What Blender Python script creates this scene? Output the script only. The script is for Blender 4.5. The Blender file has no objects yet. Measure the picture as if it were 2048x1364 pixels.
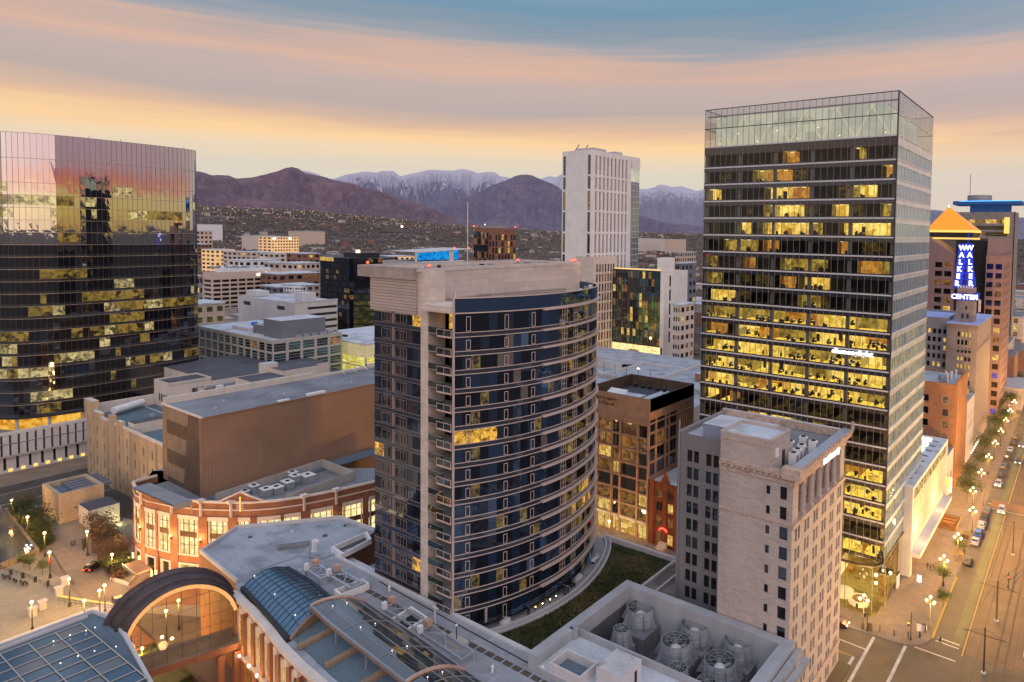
import bpy, bmesh, math, random
from mathutils import Vector, Matrix, noise
random.seed(7)
sc = bpy.context.scene
COL = sc.collection
R = math.radians
# ------------------------------------------------------------ camera frame
F = 1338.92; PX, PY = 1257.0, 528.0; CAM = Vector((0, 0, 82.0))
RM = Matrix(((-0.82336048, 0.03848269, -0.5662125), (-0.56732139, -0.02950317, 0.8229678), (0.01496495, 0.99882363, 0.0461238)))
def at(u, v, x=None, y=None, z=None, D=None):
    d = RM @ Vector(((u-PX)/F, -(v-PY)/F, -1.0))
    if z is not None: t = (z-82.0)/d.z
    elif x is not None: t = x/d.x
    elif y is not None: t = y/d.y
    else: t = D/math.hypot(d.x, d.y)
    return CAM + d*t
def G(u, v, z=0.0):
    p = at(u, v, z=z); return (p.x, p.y)
def pxof(p):
    c = RM.transposed() @ (Vector(p)-CAM)
    return (PX+F*c.x/-c.z, PY-F*c.y/-c.z)
# ------------------------------------------------------------ materials
def nn(nt, t, **k):
    n = nt.nodes.new(t)
    for a, b in k.items(): setattr(n, a, b)
    return n
def newmat(name):
    m = bpy.data.materials.new(name); m.use_nodes = True
    nt = m.node_tree; nt.nodes.clear()
    o = nn(nt, 'ShaderNodeOutputMaterial')
    return m, nt, o
def rgb(c): return (c[0], c[1], c[2], 1)
def wallvec(nt, scale=1.0):
    g = nn(nt, 'ShaderNodeNewGeometry'); s = nn(nt, 'ShaderNodeSeparateXYZ'); a = nn(nt, 'ShaderNodeMath', operation='ADD'); c = nn(nt, 'ShaderNodeCombineXYZ')
    L = nt.links.new
    L(g.outputs['Position'], s.inputs[0]); L(s.outputs[0], a.inputs[0]); L(s.outputs[1], a.inputs[1]); L(a.outputs[0], c.inputs[0]); L(s.outputs[2], c.inputs[1])
    return c.outputs[0]
def mat(name, col, rough=0.8, metal=0.0, var=0.25, nscale=0.4, nscale2=6.0, bump=0.0, brick=None, stain=None, spec=0.3, emis=None, streak=False):
    """procedural surface: two noises vary the base colour; optional brick / panel joints"""
    m, nt, o = newmat(name); L = nt.links.new
    b = nn(nt, 'ShaderNodeBsdfPrincipled')
    b.inputs['Roughness'].default_value = rough; b.inputs['Metallic'].default_value = metal; b.inputs['Specular IOR Level'].default_value = spec
    g = nn(nt, 'ShaderNodeNewGeometry')
    n1 = nn(nt, 'ShaderNodeTexNoise'); n1.inputs['Scale'].default_value = nscale; n1.inputs['Detail'].default_value = 5
    n2 = nn(nt, 'ShaderNodeTexNoise'); n2.inputs['Scale'].default_value = nscale2; n2.inputs['Detail'].default_value = 4
    if streak:
        mp = nn(nt, 'ShaderNodeMapping'); mp.inputs['Scale'].default_value = (1, 1, 0.12); L(g.outputs['Position'], mp.inputs[0]); src = mp.outputs[0]
    else: src = g.outputs['Position']
    L(src, n1.inputs[0]); L(g.outputs['Position'], n2.inputs[0])
    ad = nn(nt, 'ShaderNodeMath', operation='ADD'); L(n1.outputs[0], ad.inputs[0]); L(n2.outputs[0], ad.inputs[1])
    mr = nn(nt, 'ShaderNodeMapRange'); mr.inputs[1].default_value = 0.7; mr.inputs[2].default_value = 1.3; mr.inputs[3].default_value = 1-var; mr.inputs[4].default_value = 1+var
    L(ad.outputs[0], mr.inputs[0])
    if brick:
        bt = nn(nt, 'ShaderNodeTexBrick'); bt.offset = brick.get('off', 0.5)
        bt.inputs['Color1'].default_value = rgb(col); bt.inputs['Color2'].default_value = rgb(brick.get('c2', [c*0.85 for c in col])); bt.inputs['Mortar'].default_value = rgb(brick.get('mortar', [c*0.6 for c in col]))
        bt.inputs['Scale'].default_value = 1.0; bt.inputs['Brick Width'].default_value = brick['w']; bt.inputs['Row Height'].default_value = brick['h']; bt.inputs['Mortar Size'].default_value = brick.get('m', 0.02)
        if brick.get('flat'): L(g.outputs['Position'], bt.inputs[0])
        else: L(wallvec(nt), bt.inputs[0])
        base = bt.outputs[0]
    else:
        c = nn(nt, 'ShaderNodeRGB'); c.outputs[0].default_value = rgb(col); base = c.outputs[0]
    if stain:
        n3 = nn(nt, 'ShaderNodeTexNoise'); n3.inputs['Scale'].default_value = stain.get('s', 0.15); n3.inputs['Detail'].default_value = 6; L(g.outputs['Position'], n3.inputs[0])
        r3 = nn(nt, 'ShaderNodeMapRange'); r3.inputs[1].default_value = 0.52; r3.inputs[2].default_value = 0.7; L(n3.outputs[0], r3.inputs[0])
        mx3 = nn(nt, 'ShaderNodeMix', data_type='RGBA'); L(r3.outputs[0], mx3.inputs[0]); L(base, mx3.inputs[6]); mx3.inputs[7].default_value = rgb(stain['c']); base = mx3.outputs[2]
    hs = nn(nt, 'ShaderNodeVectorMath', operation='SCALE'); L(base, hs.inputs[0]); L(mr.outputs[0], hs.inputs['Scale'])
    L(hs.outputs[0], b.inputs['Base Color'])
    if bump:
        bp = nn(nt, 'ShaderNodeBump'); bp.inputs['Strength'].default_value = bump; bp.inputs['Distance'].default_value = 0.1; L(n2.outputs[0], bp.inputs['Height']); L(bp.outputs[0], b.inputs['Normal'])
    if emis:
        b.inputs['Emission Color'].default_value = rgb(emis[0]); b.inputs['Emission Strength'].default_value = emis[1]
    L(b.outputs[0], o.inputs[0])
    return m
def emit(name, col, s):
    m, nt, o = newmat(name); e = nn(nt, 'ShaderNodeEmission'); e.inputs[0].default_value = rgb(col); e.inputs[1].default_value = s
    nt.links.new(e.outputs[0], o.inputs[0]); return m
def emitpat(name, c1, c2, s, scale=0.8, lo=0.42, hi=0.6, zs=1.0):
    """lit interior: emission that varies with a blocky voronoi and noise so that it is never one flat value"""
    m, nt, o = newmat(name); L = nt.links.new
    g = nn(nt, 'ShaderNodeNewGeometry'); mp = nn(nt, 'ShaderNodeMapping'); mp.inputs['Scale'].default_value = (1, 1, zs); L(g.outputs['Position'], mp.inputs[0])
    v = nn(nt, 'ShaderNodeTexVoronoi'); v.distance = 'CHEBYCHEV'; v.inputs['Scale'].default_value = scale; L(mp.outputs[0], v.inputs[0])
    n = nn(nt, 'ShaderNodeTexNoise'); n.inputs['Scale'].default_value = scale*2.2; n.inputs['Detail'].default_value = 3; L(mp.outputs[0], n.inputs[0])
    sp = nn(nt, 'ShaderNodeSeparateColor'); L(v.outputs['Color'], sp.inputs[0])
    a = nn(nt, 'ShaderNodeMath', operation='MULTIPLY_ADD'); L(sp.outputs[0], a.inputs[0]); a.inputs[1].default_value = 0.45; L(n.outputs[0], a.inputs[2])
    r = nn(nt, 'ShaderNodeMapRange'); r.inputs[1].default_value = lo+0.1; r.inputs[2].default_value = hi+0.35; L(a.outputs[0], r.inputs[0])
    mx = nn(nt, 'ShaderNodeMix', data_type='RGBA'); mx.inputs[6].default_value = rgb(c1); mx.inputs[7].default_value = rgb(c2); L(r.outputs[0], mx.inputs[0])
    e = nn(nt, 'ShaderNodeEmission'); L(mx.outputs[2], e.inputs[0]); e.inputs[1].default_value = s
    L(e.outputs[0], o.inputs[0]); return m
def glass(name, col, refl=0.3, rough=0.03, tint=(0.9, 0.92, 1.0), lit=None, wav=0.0, grz=0.35):
    """opaque reflective facade glass; lit = (c1, c2, strength, scale) adds a lit room seen in it"""
    m, nt, o = newmat(name); L = nt.links.new
    d = nn(nt, 'ShaderNodeBsdfDiffuse'); d.inputs[0].default_value = rgb(col)
    base = d.outputs[0]
    if lit:
        g = nn(nt, 'ShaderNodeNewGeometry')
        v = nn(nt, 'ShaderNodeTexVoronoi'); v.distance = 'CHEBYCHEV'; v.inputs['Scale'].default_value = lit[3]; L(g.outputs['Position'], v.inputs[0])
        n = nn(nt, 'ShaderNodeTexNoise'); n.inputs['Scale'].default_value = lit[3]*2; L(g.outputs['Position'], n.inputs[0])
        sp = nn(nt, 'ShaderNodeSeparateColor'); L(v.outputs['Color'], sp.inputs[0])
        a = nn(nt, 'ShaderNodeMath', operation='MULTIPLY_ADD'); L(sp.outputs[0], a.inputs[0]); a.inputs[1].default_value = 0.5; L(n.outputs[0], a.inputs[2])
        r = nn(nt, 'ShaderNodeMapRange'); r.inputs[1].default_value = 0.5; r.inputs[2].default_value = 1.0; L(a.outputs[0], r.inputs[0])
        mx = nn(nt, 'ShaderNodeMix', data_type='RGBA'); mx.inputs[6].default_value = rgb(lit[0]); mx.inputs[7].default_value = rgb(lit[1]); L(r.outputs[0], mx.inputs[0])
        e = nn(nt, 'ShaderNodeEmission'); L(mx.outputs[2], e.inputs[0]); e.inputs[1].default_value = lit[2]
        ad = nn(nt, 'ShaderNodeAddShader'); L(d.outputs[0], ad.inputs[0]); L(e.outputs[0], ad.inputs[1]); base = ad.outputs[0]
    gl = nn(nt, 'ShaderNodeBsdfGlossy'); gl.inputs[0].default_value = rgb(tint); gl.inputs['Roughness'].default_value = rough
    if wav:
        g2 = nn(nt, 'ShaderNodeNewGeometry'); n2 = nn(nt, 'ShaderNodeTexNoise'); n2.inputs['Scale'].default_value = 0.5; n2.inputs['Detail'].default_value = 2; L(g2.outputs['Position'], n2.inputs[0])
        bp = nn(nt, 'ShaderNodeBump'); bp.inputs['Strength'].default_value = wav; bp.inputs['Distance'].default_value = 0.3; L(n2.outputs[0], bp.inputs['Height']); L(bp.outputs[0], gl.inputs['Normal'])
    lw = nn(nt, 'ShaderNodeLayerWeight'); lw.inputs[0].default_value = 0.35
    mr = nn(nt, 'ShaderNodeMapRange'); mr.inputs[3].default_value = refl; mr.inputs[4].default_value = min(1, refl+grz); L(lw.outputs['Facing'], mr.inputs[0])
    mix = nn(nt, 'ShaderNodeMixShader'); L(mr.outputs[0], mix.inputs[0]); L(base, mix.inputs[1]); L(gl.outputs[0], mix.inputs[2]); L(mix.outputs[0], o.inputs[0])
    return m
def clear(name, tr=(0.85, 0.88, 0.85), refl=0.08, rough=0.02, grz=0.4):
    m, nt, o = newmat(name); L = nt.links.new
    t = nn(nt, 'ShaderNodeBsdfTransparent'); t.inputs[0].default_value = rgb(tr)
    gl = nn(nt, 'ShaderNodeBsdfGlossy'); gl.inputs['Roughness'].default_value = rough
    lw = nn(nt, 'ShaderNodeLayerWeight'); lw.inputs[0].default_value = 0.3
    mr = nn(nt, 'ShaderNodeMapRange'); mr.inputs[3].default_value = refl; mr.inputs[4].default_value = refl+grz; L(lw.outputs['Facing'], mr.inputs[0])
    mix = nn(nt, 'ShaderNodeMixShader'); L(mr.outputs[0], mix.inputs[0]); L(t.outputs[0], mix.inputs[1]); L(gl.outputs[0], mix.inputs[2]); L(mix.outputs[0], o.inputs[0])
    return m
M = {}
Y1 = (0.50, 0.27, 0.03); Y2 = (1.0, 0.74, 0.22)
M['tan'] = mat('limestone_cladding', (0.50, 0.42, 0.38), var=0.14, nscale=0.25, nscale2=3, brick=dict(w=1.4, h=0.42, m=0.012, mortar=(0.42, 0.34, 0.30)), streak=True, bump=0.05)
M['tangrey'] = mat('grey_brick', (0.27, 0.25, 0.26), var=0.15, nscale=0.3, brick=dict(w=0.6, h=0.2, m=0.01), streak=True)
M['tancorn'] = mat('carved_terracotta', (0.50, 0.37, 0.30), var=0.3, nscale=0.8, nscale2=3, bump=0.6)
M['stone'] = mat('pale_stone', (0.68, 0.58, 0.51), var=0.12, brick=dict(w=1.5, h=0.75, m=0.015, mortar=(0.45, 0.37, 0.33), off=0.0))
M['stonepanel'] = mat('large_stone_panels', (0.66, 0.55, 0.49), var=0.10, brick=dict(w=4.4, h=1.1, m=0.02, mortar=(0.42, 0.33, 0.29), off=0.0))
M['louvre'] = mat('ribbed_panel', (0.50, 0.41, 0.37), var=0.08, brick=dict(w=400, h=0.55, m=0.06, mortar=(0.22, 0.17, 0.15), off=0.0))
M['cream'] = mat('cream_brick', (0.50, 0.38, 0.26), var=0.22, nscale=0.3, nscale2=8, brick=dict(w=0.7, h=0.35, m=0.02, mortar=(0.38, 0.28, 0.18)), streak=True, bump=0.1)
M['creamwhite'] = mat('cream_render', (0.62, 0.55, 0.49), var=0.15, streak=True)
M['brownpanel'] = mat('ribbed_copper_panel', (0.29, 0.18, 0.125), rough=0.6, var=0.18, nscale=0.12, brick=dict(w=0.8, h=5.2, m=0.03, mortar=(0.20, 0.115, 0.08), off=0.0, c2=(0.30, 0.18, 0.12)), streak=False)
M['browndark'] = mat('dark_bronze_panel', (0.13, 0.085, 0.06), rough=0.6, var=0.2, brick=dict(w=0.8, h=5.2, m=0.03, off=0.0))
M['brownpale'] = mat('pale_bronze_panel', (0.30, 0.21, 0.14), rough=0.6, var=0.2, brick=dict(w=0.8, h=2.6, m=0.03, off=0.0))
M['brick'] = mat('red_brick', (0.25, 0.115, 0.07), var=0.25, nscale=0.5, brick=dict(w=0.45, h=0.16, m=0.015, mortar=(0.26, 0.15, 0.10), c2=(0.23, 0.08, 0.045)), bump=0.05)
M['brick2'] = mat('rust_brick', (0.27, 0.075, 0.035), var=0.3, nscale=0.6, brick=dict(w=0.45, h=0.2, m=0.015, c2=(0.2, 0.055, 0.03)))
M['brickor'] = mat('orange_brick', (0.40, 0.20, 0.11), var=0.2, nscale=0.5, brick=dict(w=0.6, h=0.22, m=0.02, c2=(0.34, 0.16, 0.09)))
M['trim'] = mat('white_stone_trim', (0.66, 0.58, 0.52), var=0.12)
M['roofblue'] = mat('pale_roof_membrane', (0.36, 0.39, 0.44), var=0.2, nscale=0.12, nscale2=2.5, stain=dict(c=(0.20, 0.215, 0.24), s=0.16), bump=0.1, brick=dict(w=14, h=2.2, m=.035, off=.3, flat=True, mortar=(.27, .29, .32), c2=(.34, .365, .41)))
M['rooflight'] = mat('white_roof_membrane', (0.55, 0.58, 0.63), var=0.15, nscale=0.15, nscale2=2, stain=dict(c=(0.34, 0.35, 0.38), s=0.14), brick=dict(w=12, h=2.0, m=.03, off=.3, flat=True, mortar=(.42, .44, .48), c2=(.52, .55, .6)))
M['roofgrey'] = mat('grey_gravel_roof', (0.22, 0.23, 0.25), var=0.3, nscale=0.1, nscale2=4, stain=dict(c=(0.13, 0.13, 0.14), s=0.12), bump=0.2, brick=dict(w=16, h=2.4, m=.04, off=.4, flat=True, mortar=(.16, .165, .18), c2=(.205, .215, .235)))
M['roofteal'] = mat('slate_blue_roof', (0.12, 0.17, 0.21), var=0.25, nscale=0.15, nscale2=3, stain=dict(c=(0.08, 0.11, 0.14), s=0.15))
M['roofdark'] = mat('dark_roof_membrane', (0.09, 0.09, 0.11), var=0.3, nscale=0.15, nscale2=3)
M['deckroof'] = mat('paver_roof', (0.33, 0.34, 0.38), var=0.18, brick=dict(w=0.9, h=0.9, m=0.02, off=0.0, flat=True, mortar=(0.24, 0.25, 0.28)))
M['concrete'] = mat('concrete', (0.42, 0.40, 0.38), var=0.18, nscale=0.3, streak=True)
M['concpale'] = mat('pale_concrete', (0.55, 0.53, 0.54), var=0.14, nscale=0.3, streak=True)
M['plantwall'] = mat('plant_wall_concrete', (0.36, 0.37, 0.40), var=0.2, nscale=0.3, streak=True)
M['white'] = mat('white_panel', (0.80, 0.76, 0.74), var=0.07, nscale=0.15, brick=dict(w=3.2, h=3.4, m=0.04, off=0.3, mortar=(0.66, 0.62, 0.6), c2=(0.74, 0.70, 0.68)))
M['whitebox'] = mat('painted_white_metal', (0.72, 0.72, 0.74), var=0.12)
M['metal'] = mat('galvanised_metal', (0.50, 0.53, 0.58), rough=0.45, metal=0.6, var=0.2, nscale=0.8)
M['steelgrey'] = mat('grey_steel', (0.32, 0.33, 0.36), rough=0.5, metal=0.3, var=0.15)
M['greybox'] = mat('slate_grey_cladding', (0.17, 0.18, 0.22), var=0.12)
M['dark'] = mat('black_metal', (0.025, 0.025, 0.028), rough=0.5, var=0.2)
M['bronzedk'] = mat('dark_bronze_mullion', (.10, .06, .035))
M['bronze'] = mat('bronze_frame', (0.30, 0.17, 0.11), rough=0.5, var=0.2)
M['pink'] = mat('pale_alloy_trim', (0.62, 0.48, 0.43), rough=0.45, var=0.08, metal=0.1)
M['whitemul'] = mat('white_mullion', (0.62, 0.62, 0.64), rough=0.4, var=0.05)
M['greymul'] = mat('grey_mullion', (0.30, 0.28, 0.26), rough=0.4, var=0.05)
M['darkmul'] = mat('dark_mullion', (0.05, 0.05, 0.055), rough=0.4, var=0.05)
M['copper'] = mat('dark_copper_vault', (0.075, 0.055, 0.055), rough=0.4, metal=0.4, var=0.4, nscale=0.4, nscale2=2)
M['sglass'] = glass('blue_reflective_glass', (0.012, 0.02, 0.04), refl=0.11, tint=(0.65, 0.8, 1.0), wav=0.12, grz=.3)
M['sglass2'] = glass('deep_blue_glass', (0.01, 0.022, 0.055), refl=0.20, tint=(0.5, 0.72, 1.0), wav=0.2, grz=.35)
M['sglass3'] = glass('painted_sky_reflection_pane', (0.05, 0.10, 0.20), refl=0.3, tint=(0.7, 0.88, 1.0), wav=0.3)  # blue diffuse tone stands in for bright sky reflections in some panes
M['scurt'] = glass('curtained_pane', (0.13, 0.11, 0.095), refl=0.1, grz=.25)
M['sglassb'] = glass('navy_glass', (0.008, 0.010, 0.018), refl=0.045, tint=(0.8, 0.85, 1.0), grz=.18)
M['slit'] = glass('lit_room_glass', (0.01, 0.01, 0.01), refl=0.06, grz=.2, lit=((0.12, 0.05, 0.006), (1.1, 0.58, 0.08), 1.0, 0.9))
M['slit2'] = glass('dim_room_glass', (0.01, 0.01, 0.01), refl=0.12, lit=((0.012, 0.010, 0.005), (0.34, 0.22, 0.06), 0.6, 1.1))
M['tglass'] = glass('sunset_mirror_glass', (0.008, 0.010, 0.012), refl=0.50, tint=(0.92, 0.92, 0.96), rough=0.015, wav=0.02, grz=0.3)
M['tglassd'] = glass('low_reflection_glass', (0.008, 0.008, 0.012), refl=0.09, tint=(0.9, 0.92, 1.0), rough=0.02, grz=.22)
M['tlit'] = glass('tower_lit_glass', (0.01, 0.01, 0.01), refl=0.08, grz=.2, lit=((0.02, 0.014, 0.004), (0.55, 0.35, 0.06), 0.55, 0.45))
M['tlit2'] = glass('tower_bright_glass', (0.01, 0.01, 0.01), refl=0.12, grz=.25, lit=((0.08, 0.06, 0.015), (1.0, 0.8, 0.35), 0.75, 0.5))
M['spand'] = glass('grey_spandrel_glass', (0.03, 0.03, 0.036), refl=0.07, grz=.15, tint=(0.85, 0.87, 1.0))
M['vision'] = clear('vision_glass', tr=(0.93, 0.92, 0.86), refl=0.035, grz=.12)
M['crown'] = clear('crown_glass', tr=(0.78, 0.82, 0.84), refl=0.14)
M['canopy'] = clear('canopy_glass', tr=(0.42, 0.44, 0.42), refl=0.13, grz=0.35)
M['balglass'] = clear('balcony_glass', tr=(0.55, 0.6, 0.58), refl=0.1)
M['skylight'] = glass('blue_skylight_glass', (0.03, 0.065, 0.10), refl=0.12, rough=0.16, tint=(0.55, 0.75, 0.95))
M['darkwin'] = glass('dark_window_glass', (0.008, 0.008, 0.010), refl=0.08)
M['greenwin'] = glass('green_window_glass', (0.01, 0.03, 0.03), refl=0.18, tint=(0.7, 0.95, 0.95))
M['warmwin'] = glass('warm_window', (0.02, 0.01, 0.01), refl=0.06, lit=((0.45, 0.22, 0.03), (1.0, 0.72, 0.2), 0.95, 0.9))
M['warmdim'] = glass('dim_warm_window', (0.01, 0.01, 0.01), refl=0.1, lit=((0.04, 0.02, 0.008), (0.45, 0.2, 0.04), 0.7, 0.9))
M['shopwin'] = emitpat('bright_shop_window', (0.80, 0.56, 0.18), (1.2, 1.0, 0.52), 1.15, scale=0.9)
M['oflo'] = emitpat('lit_office_floor', (0.22, 0.10, 0.010), (1.0, 0.66, 0.09), 1.35, scale=0.9, lo=0.3, hi=0.4)
M['owall'] = emitpat('lit_office_wall', (0.50, 0.29, 0.03), (1.05, 0.75, 0.18), 1.3, scale=0.35)
M['owood'] = emitpat('lit_wood_wall', (0.35, 0.13, 0.015), (0.75, 0.35, 0.05), 0.9, scale=0.6)
M['oceil'] = emitpat('lit_office_ceiling', (0.30, 0.18, 0.03), (0.75, 0.52, 0.14), 0.8, scale=0.5)
M['odark'] = mat('dark_room', (0.02, 0.02, 0.022), var=0.3)
M['odim'] = emitpat('dim_office', (0.012, 0.010, 0.008), (0.12, 0.075, 0.015), 0.7, scale=0.9)
M['desk'] = mat('dark_furniture', (0.03, 0.02, 0.015), var=0.3)
M['deskl'] = emit('lit_desk_top', (1.0, 0.80, 0.36), 0.95)  # desk tops of lit rooms: room light put in as an even glow
M['lamp'] = emit('office_light', (1.0, 0.88, 0.5), 2.2)
M['crownlit'] = emitpat('translucent_lit_screen', (0.52, 0.52, 0.40), (0.74, 0.71, 0.52), 0.88, scale=0.12)
M['globe'] = emit('lamp_globe', (1.0, 0.70, 0.28), 22)
M['white_lit'] = emit('white_light', (1.0, 0.95, 0.85), 3.0)
M['sign_w'] = emit('white_sign_light', (0.95, 0.97, 1.0), 2.6)
M['sign_b'] = emit('blue_neon', (0.03, 0.06, 1.0), 1.6)
M['red'] = emit('red_light', (1.0, 0.05, 0.03), 7)
M['cyan'] = emitpat('blue_lit_louvre', (0.0, 0.16, 0.55), (0.02, 0.36, 0.85), 0.95, scale=0.5)
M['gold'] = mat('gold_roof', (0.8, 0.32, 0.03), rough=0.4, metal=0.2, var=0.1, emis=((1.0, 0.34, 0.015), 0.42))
M['goldglow'] = emit('gold_glow_strip', (1.0, 0.6, 0.15), 1.4)
M['asphalt'] = mat('asphalt', (0.085, 0.075, 0.068), rough=0.85, var=0.3, nscale=0.15, nscale2=5, stain=dict(c=(0.045, 0.04, 0.037), s=0.16))
M['pave'] = mat('concrete_paving', (0.27, 0.20, 0.14), var=0.22, nscale=0.2, brick=dict(w=1.5, h=1.5, m=0.03, off=0.0, flat=True, c2=(0.21, 0.17, 0.145)))
M['plaza'] = mat('plaza_paving', (0.26, 0.22, 0.19), var=0.2, nscale=0.2, brick=dict(w=0.6, h=0.3, m=0.01, flat=True, c2=(0.22, 0.185, 0.16)))
M['plazared'] = mat('red_paving', (0.24, 0.12, 0.07), var=0.2, brick=dict(w=0.6, h=0.3, m=0.01, flat=True))
M['pline'] = mat('road_paint_white', (0.62, 0.58, 0.5), var=0.3, nscale2=4)
M['yline'] = mat('road_paint_yellow', (0.6, 0.36, 0.06), var=0.3)
M['green_lane'] = mat('green_lane_paint', (0.10, 0.11, 0.065), var=0.3)
M['kerb'] = mat('kerb_stone', (0.34, 0.3, 0.27), var=0.2)
M['kerby'] = mat('yellow_kerb', (0.62, 0.38, 0.05), var=0.2)
M['rail'] = mat('steel_rail', (0.035, 0.03, 0.03), rough=0.35, metal=0.7, var=0.2)
M['railbed'] = mat('track_paving', (0.12, 0.085, 0.065), var=0.3, nscale=0.2, brick=dict(w=3.0, h=1.5, m=0.05, off=0.0, flat=True))
M['leaf'] = mat('spring_leaves', (0.10, 0.12, 0.03), var=0.5, nscale=0.6, nscale2=3)
M['leafdark'] = mat('dark_shrub_leaves', (0.045, 0.06, 0.02), var=0.5, nscale=0.6)
M['leafred'] = mat('brown_shrub', (0.11, 0.06, 0.03), var=0.5, nscale=0.6)
M['bark'] = mat('bark', (0.10, 0.08, 0.06), var=0.3)
M['grass'] = mat('green_roof_planting', (0.030, 0.045, 0.014), var=0.55, nscale=0.35, nscale2=4, stain=dict(c=(0.13, 0.095, 0.05), s=0.13), bump=0.6)
M['drygrass'] = mat('dry_grass', (0.15, 0.11, 0.06), var=0.4, nscale=0.6)
M['soil'] = mat('valley_ground', (0.085, 0.068, 0.062), var=0.45, nscale=0.01, nscale2=0.06)
M['far_tree'] = mat('far_tree_canopy', (0.085, 0.068, 0.055), var=0.6, nscale=0.006, nscale2=0.08, emis=((.16, .12, .14), .13))  # faint purple glow stands in for haze over the distant trees
M['skin'] = mat('skin', (0.45, 0.28, 0.2)); M['cloth'] = mat('dark_clothes', (0.02, 0.02, 0.03)); M['clothr'] = mat('red_coat', (0.35, 0.03, 0.02))
M['banner'] = mat('red_banner', (0.35, 0.03, 0.03)); M['sidewin'] = M['darkwin']
def paint(name, c): return mat(name, c, rough=0.25, var=0.03, spec=0.6)
M['car_white'] = paint('white_car_paint', (0.6, 0.6, 0.6)); M['car_black'] = paint('black_car_paint', (0.015, 0.015, 0.018)); M['car_grey'] = paint('grey_car_paint', (0.16, 0.16, 0.17)); M['car_blue'] = paint('blue_car_paint', (0.01, 0.06, 0.35)); M['car_red'] = paint('dark_red_car_paint', (0.12, 0.01, 0.01))
M['tyre'] = mat('tyre_rubber', (0.012, 0.012, 0.012)); M['rim'] = mat('alloy_rim', (0.4, 0.4, 0.4), metal=0.8, rough=0.3)
# ------------------------------------------------------------ mesh builder
class MB:
    def __init__(s): s.v = []; s.f = []; s.mi = []; s.m = []
    def _m(s, m):
        if m is None: return 0
        if m not in s.m: s.m.append(m)
        return s.m.index(m)
    def face(s, pts, m=None):
        b = len(s.v); s.v += [tuple(p) for p in pts]; s.f.append(tuple(range(b, b+len(pts)))); s.mi.append(s._m(m)); return s
    def box(s, x0, x1, y0, y1, z0, z1, m=None, top=None):
        b = len(s.v); s.v += [(x0, y0, z0), (x1, y0, z0), (x1, y1, z0), (x0, y1, z0), (x0, y0, z1), (x1, y0, z1), (x1, y1, z1), (x0, y1, z1)]
        i = s._m(m)
        for f in ((0, 3, 2, 1), (0, 1, 5, 4), (1, 2, 6, 5), (2, 3, 7, 6), (3, 0, 4, 7)): s.f.append(tuple(b+k for k in f)); s.mi.append(i)
        s.f.append((b+4, b+5, b+6, b+7)); s.mi.append(s._m(top) if top else i); return s
    def prism(s, pts, z0, z1, m=None, top=None, cap=True, bottom=False):
        n = len(pts)
        if sum(pts[i][0]*pts[(i+1) % n][1]-pts[(i+1) % n][0]*pts[i][1] for i in range(n)) < 0: pts = pts[::-1]
        b = len(s.v); s.v += [(p[0], p[1], z0) for p in pts]+[(p[0], p[1], z1) for p in pts]; i = s._m(m)
        for k in range(n): s.f.append((b+k, b+(k+1) % n, b+n+(k+1) % n, b+n+k)); s.mi.append(i)
        if cap: s.f.append(tuple(b+n+k for k in range(n))); s.mi.append(s._m(top) if top else i)
        if bottom: s.f.append(tuple(b+n-1-k for k in range(n))); s.mi.append(i)
        return s
    def bar(s, p0, p1, w=0.1, h=None, m=None, n=4):
        """a square or round bar between two points"""
        p0 = Vector(p0); p1 = Vector(p1); d = (p1-p0)
        if d.length < 1e-6: return s
        d.normalize(); up = Vector((0, 0, 1)) if abs(d.z) < 0.95 else Vector((1, 0, 0))
        a = d.cross(up).normalized(); c = a.cross(d).normalized(); h = h or w; b = len(s.v); i = s._m(m)
        for p in (p0, p1):
            for k in range(n):
                t = 2*math.pi*(k+0.5)/n; q = 1.414 if n == 4 else 1
                s.v.append(tuple(p+a*(math.cos(t)*w/2*q)+c*(math.sin(t)*h/2*q)))
        for k in range(n): s.f.append((b+k, b+(k+1) % n, b+n+(k+1) % n, b+n+k)); s.mi.append(i)
        s.f.append(tuple(b+n-1-k for k in range(n))); s.mi.append(i); s.f.append(tuple(b+n+k for k in range(n))); s.mi.append(i)
        return s
    def cone(s, p, r0, r1, h, n=16, m=None, cap=True):
        b = len(s.v); i = s._m(m)
        for k in range(n): t = 2*math.pi*k/n; s.v.append((p[0]+r0*math.cos(t), p[1]+r0*math.sin(t), p[2]))
        for k in range(n): t = 2*math.pi*k/n; s.v.append((p[0]+r1*math.cos(t), p[1]+r1*math.sin(t), p[2]+h))
        for k in range(n): s.f.append((b+k, b+(k+1) % n, b+n+(k+1) % n, b+n+k)); s.mi.append(i)
        if cap: s.f.append(tuple(b+n+k for k in range(n))); s.mi.append(i)
        return s
    def ball(s, p, r, n=8, m=None, sz=1.0):
        b = len(s.v); i = s._m(m); k = n//2
        for a in range(k+1):
            for c in range(n):
                th = math.pi*a/k; ph = 2*math.pi*c/n
                s.v.append((p[0]+r*math.sin(th)*math.cos(ph), p[1]+r*math.sin(th)*math.sin(ph), p[2]+sz*r*math.cos(th)))
        for a in range(k):
            for c in range(n): s.f.append((b+a*n+c, b+(a+1)*n+c, b+(a+1)*n+(c+1) % n, b+a*n+(c+1) % n)); s.mi.append(i)
        return s
    def mesh(s, name, mats=None):
        me = bpy.data.meshes.new(name); me.from_pydata(s.v, [], s.f)
        ml = mats if mats else s.m
        if not ml: ml = ['concrete']
        for k in ml: me.materials.append(M[k])
        if len(ml) > 1: me.polygons.foreach_set('material_index', s.mi)
        me.update(); return me
def put(name, me, parent=None, loc=None, rz=0):
    o = bpy.data.objects.new(name, me); COL.objects.link(o)
    if loc is not None: o.location = loc
    if rz: o.rotation_euler[2] = rz
    if parent is not None: o.parent = parent
    return o
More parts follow.
